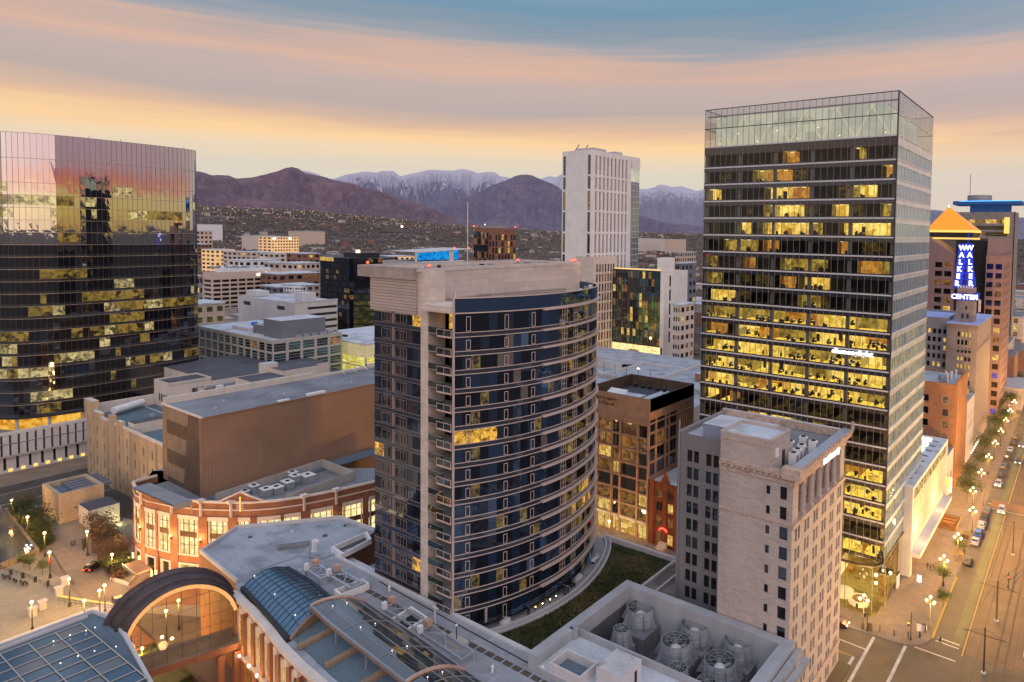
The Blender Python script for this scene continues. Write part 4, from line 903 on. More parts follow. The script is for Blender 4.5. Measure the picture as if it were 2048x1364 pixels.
# recess with balconies
b = MB()
for n, (z0, z1) in enumerate(levels):
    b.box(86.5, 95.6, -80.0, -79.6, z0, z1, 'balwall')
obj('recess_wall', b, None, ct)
for n, (z0, z1) in enumerate(levels):
    g = 'slit' if n in (10, 9, 2) else random.choice(['darkwin', 'sglassb', 'darkwin'])
    b = MB(); b.box(91.8, 93.2, -79.62, -79.5, z0+.3, z1-.4, 'darkwin' if n not in (2, 16) else 'slit'); b.box(86.6, 89.9, -79.62, -79.5, z0+.3, z1-.3, g); obj('balcony_door', b, None, ct)
    if n:
        t = MB(); t.box(86.35, 93.95, -79.5, -75.6, z0-.12, z0+.10, 'balslab'); t.box(86.35, 90.0, -75.6, -74.2, z0-.12, z0+.10, 'balslab'); t.box(86.35, 90.0, -74.22, -74.1, z0-.14, z0+.14, 'pink')
        bs = obj('balcony_slab', t, None, ct)
        r = MB()
        for (x0, x1, y0, y1) in ((86.4, 90.0, -74.16, -74.12), (90.0, 90.04, -75.5, -74.12), (90.04, 93.9, -75.54, -75.5)): r.box(x0, x1, y0, y1, z0+.12, z0+1.12, 'balglass')
        for x in (86.42, 88.2, 90.0): r.box(x-.04, x+.04, -74.18, -74.1, z0+.1, z0+1.2, 'pink')
        r.box(86.4, 90.0, -74.18, -74.10, z0+1.14, z0+1.22, 'pink'); r.box(90, 93.9, -75.56, -75.48, z0+1.12, z0+1.18, 'steelgrey')
        rr = MB(); rr = r; me = rr.mesh('railing'); me.transform(Matrix.Translation(-wloc(bs))); put('railing', me, bs)
t = MB(); t.box(86.2, 94, -79.5, -73.6, 68.3, 68.6, 'pink'); t.box(86.4, 93.9, -79.5, -74.0, 68.6, 69.4, 'stone'); obj('top_balcony_roof', t, None, ct)
# stone penthouse
ph = [(95.5, -75.6), (97.4, -86), (98.0, -97), (97.4, -108), (95.6, -119.4)]; ph = smooth(ph, 2)
b = MB(); b.prism([(p[0], p[1]) for p in ph]+[(109.6, -119.4), (109.6, -75.6)], 66.9, 74.6, 'stonepanel', 'roofbrown'); obj('penthouse_wall', b, None, ct)
b = MB(); band(b, [(p[0], p[1]) for p in ph][::-1], -.5, .12, 74.6, 75.2, 'stone'); b.box(95.5, 109.8, -76.1, -75.4, 74.6, 75.2, 'stone'); b.box(109.2, 109.8, -119.4, -76.1, 74.6, 75.2, 'stone'); b.box(95.6, 109.8, -119.9, -119.3, 74.6, 75.2, 'stone'); obj('penthouse_parapet', b, None, ct)
b = MB(); band(b, [(p[0], p[1]) for p in ph][::-1][3:-3], .02, .10, 66.9, 69.6, 'louvre'); obj('louvre_band', b, None, ct)
b = MB(); b.box(96.9, 110.2, -75.55, -75.3, 67.2, 73.2, 'louvre'); obj('north_louvre_panel', b, None, ct)
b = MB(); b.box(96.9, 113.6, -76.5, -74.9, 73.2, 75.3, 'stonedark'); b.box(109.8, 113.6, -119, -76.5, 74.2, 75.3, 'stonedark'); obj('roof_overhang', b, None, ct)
b = MB()
for q in range(5): b.bar((97.1, -90-1.1*q*.7, 66.95), (97.1, -90-1.1*q*.7, 69.8), .06, .06, 'dark')
obj('louvre_ladder', b, None, ct)
for p in ((96.2, -77.6), (112.6, -76.4), (104, -108), (96.4, -118.6), (96, -117)): obj('roof_beacon', MB().cone((p[0], p[1], 75.0), .12, .12, .5, 8, 'dark').ball((p[0], p[1], 75.7), .26, 8, 'red'), None, ct)
obj('roof_mast', MB().bar((101.3, -91, 74.6), (101.3, -91, 87.6), .22, .22, 'stone', 8), None, ct)
b = MB()
for _ in range(16):
    x = random.uniform(98.6, 108); y = random.uniform(-117, -78); s = random.uniform(.3, 1.1); b.box(x, x+s*1.6, y, y+s, 74.6, 74.6+random.uniform(.2, .7), random.choice(['whitebox', 'steelgrey', 'concrete', 'dark']))
for k in range(4): b.box(99+k*2.4, 99.06+k*2.4, -117, -80, 74.62, 74.7, 'whitebox')
b.box(98, 98.2, -118, -78, 74.9, 75.0, 'steelgrey'); obj('roof_equipment', b, None, ct)
b = MB()
for _ in range(16):
    s_ = random.randint(20, len(RING)-30); p = offs(RING, -1.4)[s_]; z = TOPZ-2.6; b.box(p[0]-.3, p[0]+.3, p[1]-.3, p[1]+.3, z, z+random.uniform(.5, 2.9), random.choice(['whitebox', 'steelgrey', 'dark']))
b.bar((86.9, -75.5, 69.4), (86.9, -75.5, 71.6), .1, .1, 'whitebox'); obj('terrace_equipment', b, None, ct)

# ============================================================ left tower: mirror glass, lens-shaped plan, standing over a fin-walled podium
lt = thing('mirror_tower', 'wide dark mirror-glass tower at the left that reflects the sunset in its upper floors', 'building', (300, -95, 14))
LP = [(352, -60), (328, -61.5), (312, -63.5), (305, -66), (301, -70.2), (298.8, -75), (297.6, -81), (297.2, -88), (297.5, -96), (298, -104), (298.9, -112), (300.1, -119), (301.6, -124.5), (304.5, -127.3), (309, -128.5), (330, -129)]
LPs = [tuple(p) for p in resample(smooth(LP, 2), 1.62)][::-1]
LTZ = [15.2+4.265*k for k in range(20)]; LTOP = 113.0   # 15.2 .. 96.2
NL = len(LPs)-1
def litrow(n):
    return {0: .04, 1: .6, 2: .08, 3: .6, 4: .4, 5: .2, 6: .45, 7: .12, 8: .6, 9: .5, 10: .06, 11: .04, 12: .1, 13: .04, 14: .06, 15: .0, 16: .25, 17: .45, 18: .25}.get(n, 0)
for n in range(19):
    z0, z1 = LTZ[n], LTZ[n+1]; seg = 0; cur = 'tglass' if n > 12 else 'tglassd'; pr = litrow(n)
    pick = []
    while len(pick) < NL:
        k = random.choice([1, 2, 3, 4, 6]); g = ('tlit2' if n >= 16 and random.random() < .5 else random.choice(['tlit', 'tlit', 'tlit2'])) if random.random() < pr else ('tglass' if n > 13 else 'tglassd')  # lower floors get a dimmed copy of the glass so no sunset shows there
        pick += [g]*k
    b = MB(); panes(b, LPs, z0+.9, z1-.05, lambda i: pick[i], .0035); obj('glazing_band', b, None, lt)
    b = MB(); panes(b, LPs, z0, z0+.9, lambda i: 'tglass' if n > 13 else 'tspand', .002); obj('spandrel_band', b, None, lt)
    b = MB(); band(b, LPs, -.05, .16, z1-.08, z1+.06, 'ledge'); obj('floor_ledge', b, None, lt)
b = MB(); panes(b, LPs, LTZ[19], 104.5, lambda i: 'tglass', .004); panes(b, LPs, 104.5, LTOP, lambda i: 'tglass', .004); obj('crown_glass', b, None, lt)
b = MB()
for i in range(0, NL+1): p = offs(LPs, .05)[i] if False else None
LPo = offs(LPs, .06)
for p in LPo: b.box(p[0]-.025, p[0]+.025, p[1]-.025, p[1]+.025, LTZ[0], LTOP, 'mulw')
band(b, LPs, -.2, .1, LTOP, LTOP+.15, 'steelgrey'); band(b, LPs, -.02, .1, 104.4, 104.6, 'ledge'); obj('mullions', b, None, lt)
b = MB(); b.prism([(p[0], p[1]) for p in offs(LPs, -.9)], LTZ[0]-.3, LTOP-1, 'odark', 'roofgrey'); obj('tower_body', b, None, lt)
b = MB()
for i in (6, 10, 20, 34, 40): p = offs(LPs, -.6)[min(NL, i)]; b.bar((p[0], p[1], LTOP), (p[0], p[1], LTOP+1.0), .1, .1)
obj('roof_stub', b, 'dark', lt)
b = MB(); inner = offs(LPs, -2.5); band(b, inner, -.3, 0, 10.2, 15.0, 'warmband'); b.prism([(p[0], p[1]) for p in offs(LPs, .2)], 14.6, 15.2, 'dark', bottom=True)
for i in range(0, NL, 6): p = offs(LPs, -1.6)[i]; b.cone((p[0], p[1], 10), .5, .5, 4.7, 12, 'concpale')
obj('lit_base', b, None, lt)
pd = thing('podium_building', 'pale stone podium with upright fins and dark slots below the mirror tower', 'building', (288, -84, 0))
b = MB(); b.box(290, 360, -128, 40, 0, 10.2, 'concpale', 'roofgrey'); obj('wall', b, None, pd)
b = MB(); b.box(288.2, 290, -128, 40, 13.0, 13.8, 'concpale'); b.box(288.8, 290, -128, 40, 5.5, 6.1, 'concpale'); b.box(288.2, 360, -128, 40, 9.9, 10.15, 'roofgrey'); b.box(289.6, 290, -128, 40, 6, 13, 'dark'); obj('cornice', b, None, pd)
k = 0
y = -128
while y < 6:
    b = MB(); b.box(288.3, 289.7, y, y+1.55, 6.1, 13.0); obj('fin', b, 'concpale', pd); y += 2.15
windows(pd, 'W', 290, [(yy, yy+.7) for yy in [-127+3.2*i for i in range(36)]], [(1.2, 5.2)], [('darkwin', 1)], depth=-.02)
b = MB()
for i in range(16): yy = -90+3.2*i; b.box(289.9, 289.96, yy-.2, yy+.9, .5, 1.5, 'goldglow')
obj('low_window_light', b, None, pd)

# ============================================================ stone high-rise with cornice (front right)
tb = thing('stone_tower', 'narrow pale stone high-rise with heavy carved cornice, columns near the top and dark windows', 'building', (34.5, -93.6, 0))
X0, X1, YN, YS, ZT = 34.5, 46.4, -93.6, -118.8, 47.5
rows = [(z, z+1.95) for z in [42.9-3.03*k for k in range(14)]]
b = MB(); cN = [(35.15, 36.45)]; cN2 = [(38.0, 38.65)]
wall_holes(b, 'N', YN, X0, 37.2, 0, ZT, cN, rows[0:13], .3, 'tan'); wall_holes(b, 'N', YN, 37.2, X1, 0, ZT, cN2, [(r[0]+.3, r[1]-.35) for r in rows[0:13]], .3, 'tan')
cW = []
for k in range(6):
    c = YS+2.4+(YN-YS-4.8)*k/5; cW += [(c-1.02, c-.22), (c+.22, c+1.02)]
rW = [(z, z+2.0) for z in [36.3-3.03*k for k in range(12)]]
wall_holes(b, 'W', X0, YS, YN, 0, 39.2, cW, rW, .45, 'tan'); wall_holes(b, 'W', X0+.9, YS, YN, 39.2, ZT, cW, [(39.8, 41.6), (42.4, 44.2)], .3, 'tan')
b.face([(X0, YS, 39.2), (X0+.9, YS, 39.2), (X0+.9, YN, 39.2), (X0, YN, 39.2)], 'tancorn')
b.box(X0+1.6, X1, YS, YN-.6, 0, 46.3, 'tan', 'roofgrey'); b.box(X0+.05, X0+1.6, YS-.02, YS+.4, 0, 47.4, 'tan'); b.box(X0+.05, X0+.6, YN-.6, YN-.04, 39.25, 47.4, 'tan')
obj('wall', b, None, tb)
windows(tb, 'N', YN, cN, rows[0:13], [('darkwin', 1)], 'dark', .28); windows(tb, 'N', YN, cN2, [(r[0]+.3, r[1]-.35) for r in rows[0:13]], [('darkwin', 1)], 'dark', .28)
windows(tb, 'W', X0, cW, rW, [('darkwin', 9), ('warmdim', .3)], 'dark', .42, cap=140); windows(tb, 'W', X0+.9, cW, [(39.8, 41.6), (42.4, 44.2)], [('darkwin', 1)], 'dark', .28)
for k in range(7):
    c = YS+1.2+(YN-YS-2.4)*k/6
    if k in (0, 6): obj('corner_pier', MB().box(X0-.02, X0+.9, c-1.15, c+1.15, 39.2, 45.0), 'tan', tb); continue
    q = MB(); q.box(X0-.1, X0+.9, c-.6, c+.6, 39.2, 39.9, 'tan'); q.cone((X0+.35, c, 39.9), .46, .40, 4.5, 14, 'tan'); q.box(X0-.1, X0+.9, c-.55, c+.55, 44.4, 45.0, 'tancorn'); obj('column', q, None, tb)
for bx_ in ((X0-.25, X0+.05, YS-.2, YN+.15, 38.7, 39.3), (X0+.05, X1, YN-.02, YN+.12, 39.2, 39.5), (X0-.2, X0+.02, YS, YN+.1, 9.0, 9.8)): obj('string_course', MB().box(*bx_), 'tancorn', tb)
b = MB(); b.box(X0-.25, X0+.9, YS-.1, YN+.12, 45.0, 45.9); b.box(X0+.9, X1, YN, YN+.12, 45.4, 45.9)
for k in range(24): y_ = YS+.5+k*1.04; b.box(X0-.5, X0-.25, y_, y_+.5, 46.0, 46.5)
for k in range(12): x_ = X0+1+k*.95; b.box(x_, x_+.45, YN+.12, YN+.3, 46.1, 46.5)
obj('dentil_band', b, 'tancorn', tb)
b = MB(); b.box(X0-.9, X0+.9, YS-.9, YN+.4, 46.5, 47.1, 'tancorn'); b.box(X0-1.1, X0+.8, YS-1.1, YN+.5, 47.1, 47.7, 'tancorn', 'roofblue'); b.box(X0+.9, X1, YN+.01, YN+.35, 46.5, 47.0, 'tancorn'); b.box(X0-1.2, X0+1.6, YN-1.2, YN+.55, 46.2, 47.85, 'tancorn')
for k in range(27): y_ = YS-.9+k*.97; b.box(X0-1.22, X0-1.0, y_, y_+.3, 47.3, 47.95, 'tancorn')
b.box(X0-1.25, X0-.8, YS-1.2, YS-.7, 47.7, 49.1, 'tancorn')
b.box(X0+.8, X1+12, YS-.2, YS+.5, 46.35, 47.8, 'tancorn', 'rooflight'); obj('cornice', b, None, tb)
b = MB(); b.box(38.0, X1-.05, YN-7.6, YN+.03, 46.35, 51.0, 'tan', 'rooflight'); parapet(b, 37.9, X1+.1, YN-7.7, YN+.06, 51.0, .45, .35, 'tan'); b.box(37.93, X1, YN, YN+.1, 50.3, 50.5, 'tancorn'); b.box(37.94, 38.02, YN-5.4, YN-4.4, 46.4, 48.8, 'dark'); b.box(37.9, 38.0, YN-2.8, YN-1.6, 48.3, 49.7, 'whitebox'); obj('lift_house', b, None, tb)
# recessed grey light-well wing to the east
b = MB(); YR = -101; cR = [(47.6+.0, 48.5), (48.9, 49.8), (53.3, 54.2), (54.6, 55.5)]; rR = [(z, z+2.1) for z in [42.4-3.03*k for k in range(14)]]
wall_holes(b, 'N', YR, X1-.2, 58.2, 0, 47.3, [(50.3, 51.3), (51.7, 52.7), (54.1, 55.1), (55.4, 56.4)], rR, .3, 'tangrey'); b.box(X1, 58.2, YS, YR-.5, 0, 46.6, 'tangrey', 'rooflight'); b.box(57.7, 58.3, YS, YR+.1, 0, 47.5, 'tangrey'); b.box(X1, 58.2, YS, YS+.4, 46.6, 47.4, 'tangrey', 'rooflight')
obj('grey_wing', b, None, tb)
windows(tb, 'N', YR, [(50.3, 51.3), (51.7, 52.7), (54.1, 55.1), (55.4, 56.4)], rR, [('darkwin', 12), ('warmdim', .6)], 'dark', .27)
b = MB(); b.box(X1+.2, 54.5, -110, YR-2, 46.6, 49.0, 'greyblue', 'rooflight'); obj('roof_room', b, None, tb)
obj('downpipe', MB().bar((57.9, YR+.25, 0), (57.9, YR+.25, 49.5), .22, .22, None, 8), 'metal', tb)
for k, (x, y) in enumerate(((36.7, -99.2), (36.9, -101.4), (37.1, -103.8), (38.9, -99.6), (39.1, -101.9), (39.3, -104.6), (36.3, -107), (38.4, -108.2))):
    x, y = 36.2+(x-34.5)*1.05, -98.2+(y+93.6)*1.05
    b = MB(); b.box(x-.75, x+.55, y-.55, y+.5, 46.5, 48.5, 'whitebox'); b.cone((x-.1, y, 48.5), .42, .42, .12, 14, 'dark'); b.box(x-.78, x-.76, y-.45, y+.4, 46.8, 48.2, 'steelgrey'); b.box(x-.7, x-.5, y-.6, y+.55, 46.3, 46.5, 'dark')
    cu = tag(obj('condenser_unit', b, None), 'grey box condenser with round fan on the stone high-rise roof', 'rooftop unit', 'condensers on the stone high-rise'); cu.location.z = -1.78
b = MB(); b.bar((36, -111, 46.5), (41.5, -108.5, 46.7), .12, .12); b.bar((36, -111, 46.5), (36, -117, 46.5), .12, .12); b.bar((41, -104, 46.4), (41, -117, 46.4), .15, .15); obj('roof_pipe', b, 'steelgrey', tb)
text('sign_lettering', 'Paul Kennedy', 1.5, tb, (X0-.4, -110.4, 45.45), ROTW, 'sign_w', bold=.05)
obj('street_awning', MB().box(X0-2.2, X0-.05, YS, YN, 5.2, 5.6), 'dark', tb)

tb.location = (36.2, -98.2, -4.1); tb.scale = (1.05, 1.05, 1.05)
# ============================================================ cream brick theatre block and the brown stage house
th = thing('theatre_block', 'cream brick theatre block with slim windows and a flat blue-grey roof', 'building', (212, -79, 0))
b = MB(); xs = [219.5+6.05*k for k in range(9)]; rws = [(14.6, 17.4), (9.6, 12.4), (4.6, 7.4), (.6, 2.6)]
wc = [(x-.5, x+.5) for x in xs]
wall_holes(b, 'N', -79, 212.3, 271, 0, 20.2, wc, rws, .35, 'cream'); b.box(212.3, 271, -126, -79.4, 0, 19.0, 'cream', 'roofteal')
for x in [216.4+6.05*k for k in range(9)]: b.box(x-.35, x+.35, -79.0, -78.6, 0, 20.2, 'cream')
b.box(212.3, 271, -79.5, -78.9, 20.2, 20.9, 'creamwhite'); b.box(247, 250.5, -79.6, -78.5, 0, 23.0, 'cream'); b.box(258, 271.2, -79.9, -78.6, 20.2, 22.0, 'cream', 'creamwhite'); b.box(264, 271.3, -80.4, -78.5, 22.0, 24.9, 'cream', 'creamwhite'); b.box(240.5, 244, -79.6, -78.5, 20.2, 22.2, 'cream', 'creamwhite'); b.box(270.4, 271.2, -126, -79.4, 19, 22.6, 'creamwhite')
obj('wall', b, None, th); windows(th, 'N', -79, wc, rws, [('darkwin', 1)], 'darkmul', .32)
b = MB(); b.box(235.2, 239.8, -88.5, -80.2, 19.0, 22.2, 'creamwhite', 'roofdark'); obj('stair_head', b, None, th)
obj('water_tank', MB().bar((263, -84, 21), (268.5, -94, 21), 2.4, 2.4, 'whitebox', 18), None, th)
b = MB()
for k in range(18): b.box(230+k*2.2, 231.5+k*2.2, -95.1, -94.9, 19.05, 19.25, 'whitebox')
b.bar((262, -80.6, 19.4), (248, -80.6, 19.4), .3, .3, 'metal'); obj('roof_pipe', b, None, th)
uh = thing('upper_annex', 'cream rendered upper storey with dark roof and three small windows behind the brown hall', 'building', (215, -120, 0))
b = MB(); q = at(384.5/2048*0+336, 770, z=27); 
A = at(384/6.827+280, 720+340/6.827, z=27.5); B_ = at(280+190/6.827, 720+278/6.827, y=A.y); C_ = at(280+975/6.827, 720+250/6.827, x=A.x)
b.box(A.x, B_.x, C_.y, A.y, 14, 27.2, 'creamwhite'); b.box(A.x-.2, B_.x, C_.y, A.y, 27.2, 27.5, 'creamwhite', 'roofdark'); parapet(b, A.x, B_.x, C_.y, A.y, 27.5, .5, .35, 'creamwhite')
for k in range(3): y_ = C_.y+(A.y-C_.y)*(.46-.095*k)+0; b.box(A.x-.32, A.x-.1, y_-1, y_, 23.2, 25.0, 'darkmul')
for k in range(4): b.box(A.x+1.2+1.8*k, A.x+2.2+1.8*k, A.y, A.y+.06, 21, 23.6, 'darkmul')
b.box(A.x-.3, B_.x+34, C_.y-45, C_.y, 14, 26.6, 'creamwhite', 'roofdark'); obj('wall', b, None, uh)
E1_ = at(280+1520/6.827, 720+300/6.827, z=29.0); b = MB(); b.box(E1_.x, E1_.x+11, E1_.y-12, E1_.y, 20, 29, 'creamwhite', 'roofdark'); b.box(E1_.x+2, E1_.x+16, E1_.y-26, E1_.y-12, 20, 30.6, 'creamwhite', 'roofdark'); b.box(E1_.x+11, E1_.x+15, E1_.y-15, E1_.y-10, 20, 32.2, 'creamwhite', 'rooflight'); obj('roof_house', b, None, uh)
b = MB(); W0 = A.x-10; b.box(W0, A.x-.3, C_.y-30, A.y-9, 14, 24.2, 'creamwhite', 'roofdark'); parapet(b, W0, A.x-.3, C_.y-30, A.y-9, 24.2, .6, .4, 'creamwhite'); b.box(W0+2, W0+8, C_.y-16, C_.y-2, 24.2, 25.0, 'metal'); b.box(W0+3, W0+4.5, C_.y-1, C_.y+1, 24.2, 25.8, 'whitebox'); b.box(W0+5, W0+6.5, C_.y-14, C_.y+3, 25.0, 25.8, 'steelgrey'); obj('low_roof', b, None, uh)
# brown ribbed stage house
sh = thing('stage_house', 'big windowless brown ribbed metal hall rising behind the curved brick store', 'building', (170.5, -71.5, 18))
b = MB(); b.box(170.5, 191.8, -150, -71.5, 12, 36.9, 'brownpanel', 'roofgrey'); obj('wall', b, None, sh)
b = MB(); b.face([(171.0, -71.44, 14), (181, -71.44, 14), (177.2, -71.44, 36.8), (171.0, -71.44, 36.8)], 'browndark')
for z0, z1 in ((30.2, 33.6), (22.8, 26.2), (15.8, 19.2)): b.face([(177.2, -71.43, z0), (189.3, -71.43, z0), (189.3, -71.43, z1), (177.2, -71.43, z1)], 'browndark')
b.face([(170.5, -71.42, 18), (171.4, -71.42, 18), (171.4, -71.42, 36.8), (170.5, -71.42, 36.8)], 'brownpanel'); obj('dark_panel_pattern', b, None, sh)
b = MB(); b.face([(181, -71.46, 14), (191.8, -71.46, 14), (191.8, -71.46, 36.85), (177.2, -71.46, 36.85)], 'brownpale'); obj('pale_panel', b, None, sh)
b = MB(); b.box(170.3, 192, -71.8, -71.3, 36.9, 37.25, 'creamwhite'); b.box(191.2, 192, -111, -71.8, 36.9, 38.6, 'creamwhite'); b.box(191.2, 192, -150, -111, 36.9, 37.6, 'creamwhite'); b.box(170.3, 170.7, -150, -71.8, 36.9, 37.05, 'brownpanel'); obj('parapet', b, None, sh)
b = MB()
for _ in range(7): x = rnd.uniform(172, 188); y = rnd.uniform(-115, -75); b.bar((x, y, 36.9), (x, y, 37.6), .12, .12, 'whitebox')
b.box(171, 172.2, -103, -98, 36.95, 37.6, 'whitebox'); b.box(171, 172, -93, -90, 36.95, 37.3, 'whitebox'); b.bar((171.6, -92, 37.2), (171.8, -84, 37.1), .15, .15, 'metal')
for k in range(5): b.bar((191, -120-4*k, 38), (188.8, -120-4*k, 37), .12, .12, 'whitebox')
obj('roof_fitting', b, None, sh)
# ============================================================ curved red brick store
bs = thing('brick_store', 'curved red brick store with tall glowing windows, white stone trim and a small gable', 'building', (165, -68, 0))
def z195(l): return [(a*1.0417, c*1.0417) for a, c in l]
BP = [(190.4, -69.5), (190.1, -64.3), (185.5, -63.2), (179.4, -63.4), (171.5, -65.4), (164.6, -68.4), (159.6, -71.5), (155, -74.9), (151.6, -78.6), (148.9, -83.1), (146.2, -90.2), (144, -98.4), (142.6, -108), (142, -118)]
BPs = [tuple(p) for p in resample(BP, .7)][::-1]
NB = len(BPs)-1; TOT = NB*.7
def seg(s0, s1):
    """stretch of the facade line between two arc lengths, outside on the left"""
    a = max(0, min(NB-1, int(round((TOT-s1)/.7)))); c = max(a+1, min(NB, int(round((TOT-s0)/.7)))); return BPs[a:c+1]
b = MB(); b.prism([(p[0], p[1]) for p in offs(BPs, -1.5)]+[(191, -130), (200, -72)], 0, 17.9, 'brick', 'roofgrey'); obj('store_body', b, None, bs)
bays = []; s = 7.2
wid = [5.6, 4.2, 4.2, 5.6, 5.0, 3.4, 5.2, 3.4, 5.0, 5.2, 5.2, 5.2, 5.2, 5.2, 5.2]
for k, wd in enumerate(wid): bays.append((s, s+wd)); s += wd+(1.9 if k not in (1, 5, 6, 9, 11, 13) else .9)
b = MB(); band(b, BPs, -.55, 0, 16.2, 19.3, 'brick'); band(b, BPs, -.55, 0, 0, .6, 'brick')
prev = 0
for s0, s1 in bays+[(TOT, TOT)]:
    if s0-prev > .2: band(b, seg(prev, s0), -.55, .12, .6, 16.2, 'brick')
    prev = s1
for s0, s1 in bays: band(b, seg(s0, s1), -.5, -.05, 5.0, 6.6, 'brick')
obj('wall', b, None, bs)
b = MB(); band(b, BPs, -.3, .28, 19.3, 19.75); band(b, BPs, -.1, .16, 17.6, 17.85)
obj('coping', b, 'trim', bs)
for s0, s1 in bays:
    for za, zb in ((6.9, 16.0),):
        g = seg(s0, s1); f = MB(); band(f, g, -.3, .06, zb-.95, zb); band(f, g, -.3, .1, za-.3, za)
        for e in (g[:2], g[-2:]): q0, q1 = Vector(e[0]), Vector(e[1]); band(f, [tuple(q0.lerp(q1, .3)), tuple(q0.lerp(q1, .65))], -.3, .06, za, zb-.95)
        fo = obj('window', f, 'trim', bs)
        pn = MB(); ribbon(pn, offs(g, -.28), za, zb-.9, 'shopwin'); me = pn.mesh('pane'); me.transform(Matrix.Translation(-wloc(bs))); put('pane', me, fo)
        ml = MB(); band(ml, g, -.26, -.12, 10.9, 12.1, 'bronzedk'); nm = max(2, int((s1-s0)/1.25))
        for q in range(1, nm):
            i = int(len(g)*q/nm); p = offs(g, -.2)[min(i, len(g)-1)]; ml.box(p[0]-.07, p[0]+.07, p[1]-.07, p[1]+.07, za, zb-.9, 'bronzedk')
        for z in (13.9, 9.0): band(ml, g, -.24, -.16, z, z+.08, 'bronzedk')
        me = ml.mesh('mullion'); me.transform(Matrix.Translation(-wloc(bs))); put('mullion', me, fo)
    g = seg(s0+.3, s1-.3); f = MB(); band(f, g, -.3, .06, 4.4, 4.8, 'trim'); band(f, g[:2], -.3, .06, .6, 4.4, 'trim'); band(f, g[-2:], -.3, .06, .6, 4.4, 'trim'); ribbon(f, offs(g, -.2), .6, 4.4, random.choice(['warmwin', 'warmdim', 'darkwin'])); obj('shopfront_window', f, None, bs)
for k, (s0, s1) in enumerate(bays):
    if k in (1, 5, 6, 9, 11, 13): continue
    c = seg(s1+.1, s1+1.7); mid = offs(c, .2)[len(c)//2]
    f = MB(); f.box(mid[0]-.22, mid[0]+.22, mid[1]-.22, mid[1]+.22, 16.2, 19.4, 'trim'); f.box(mid[0]-.7, mid[0]+.7, mid[1]-.7, mid[1]+.7, 19.4, 20.1, 'trim'); obj('pier_cap', f, None, bs)
    f = MB(); m2 = offs(c, .5)[len(c)//2]; f.box(m2[0]-.15, m2[0]+.15, m2[1]-.15, m2[1]+.15, 10.2, 10.8, 'dark'); f.ball((m2[0], m2[1], 11.0), .15, 6, 'globe'); obj('sconce', f, None, bs)
    if k < 9:
        li = bpy.data.lights.new('sconce_light', 'POINT'); li.energy = 420; li.color = (1, .55, .18); li.shadow_soft_size = .3
        lo_ = bpy.data.objects.new('sconce_light', li); COL.objects.link(lo_); m3 = offs(c, 1.1)[len(c)//2]; lo_.location = (m3[0], m3[1], 11.2)
# gable with glowing cross-shaped emblem
g = seg(36.6, 46.4); gp = offs(g, .05); n_ = len(gp); b = MB()
for i in range(n_-1):
    h0 = 2.3*(1-abs(2*i/(n_-1)-1)); h1 = 2.3*(1-abs(2*(i+1)/(n_-1)-1)); a0, a1 = gp[i], gp[i+1]; c0, c1 = offs(g, -.45)[i], offs(g, -.45)[i+1]
    b.face([(a0[0], a0[1], 19.7), (a1[0], a1[1], 19.7), (a1[0], a1[1], 19.7+h1), (a0[0], a0[1], 19.7+h0)], 'brick'); b.face([(c0[0], c0[1], 19.7), (c1[0], c1[1], 19.7), (c1[0], c1[1], 19.7+h1), (c0[0], c0[1], 19.7+h0)], 'brick')
    b.face([(a0[0], a0[1], 19.72+h0), (a1[0], a1[1], 19.72+h1), (c1[0], c1[1], 19.72+h1), (c0[0], c0[1], 19.72+h0)], 'trim'); b.bar((a0[0], a0[1], 19.7+h0), (a1[0], a1[1], 19.7+h1), .3, .3, 'trim')
obj('gable', b, None, bs)
m_ = offs(g, .25)[n_//2]; tt = (Vector(g[n_//2+1])-Vector(g[n_//2])).normalized(); b = MB()
b.bar((m_[0], m_[1], 17.5), (m_[0], m_[1], 20.9), .28, .1, 'goldglow')
for z in (18.3, 18.8, 19.3): b.bar((m_[0]-tt.x*.8, m_[1]-tt.y*.8, z), (m_[0]+tt.x*.8, m_[1]+tt.y*.8, z), .12, .18, 'trim')
obj('emblem', b, None, bs)
# entrance canopy with lanterns
e0 = G(283, 1158); b = MB(); b.box(e0[0]-6.5, e0[0]+.5, e0[1]+.2, e0[1]+3.6, 4.3, 4.6, 'bronze'); b.box(e0[0]-6.5, e0[0]+.5, e0[1]+3.5, e0[1]+3.6, 4.2, 5.0, 'metal'); obj('entrance_canopy', b, None, bs)
for u, v in ((266, 1111), (278, 1118), (303, 1147), (312, 1147)):
    p = at(u, v, z=4.2); obj('wall_lantern', MB().box(p.x-.14, p.x+.14, p.y-.14, p.y+.14, 3.6, 4.9), 'lantern', bs)
    li = bpy.data.lights.new('lantern_light', 'POINT'); li.energy = 450; li.color = (1, .55, .2); li.shadow_soft_size = .3; lo_ = bpy.data.objects.new('lantern_light', li); COL.objects.link(lo_); lo_.location = (p.x, p.y+.7, 4.2)
# roof plant on the store
b = MB(); s_ = at(420, 985, z=18)
b.box(164.8, 169.8, -117, -72.5, 17.9, 18.2, 'roofteal'); obj('roof_membrane', b, None, bs)
b = MB(); wpts = [at(430, 987, z=20.3), at(645, 918, z=20.3), at(710, 942, z=20.3), at(573, 990, z=20.3)]
for p, q in zip(wpts, wpts[1:]):
    n = Vector((q.y-p.y, p.x-q.x, 0)).normalized()*.2; b.face([(p.x, p.y, 18), (q.x, q.y, 18), (q.x, q.y, 20.3), (p.x, p.y, 20.3)]); b.face([(p.x+n.x, p.y+n.y, 18), (q.x+n.x, q.y+n.y, 18), (q.x+n.x, q.y+n.y, 20.3), (p.x+n.x, p.y+n.y, 20.3)]); b.face([(p.x, p.y, 20.3), (q.x, q.y, 20.3), (q.x+n.x, q.y+n.y, 20.3), (p.x+n.x, p.y+n.y, 20.3)])
obj('roof_screen_wall', b, 'concrete', bs)
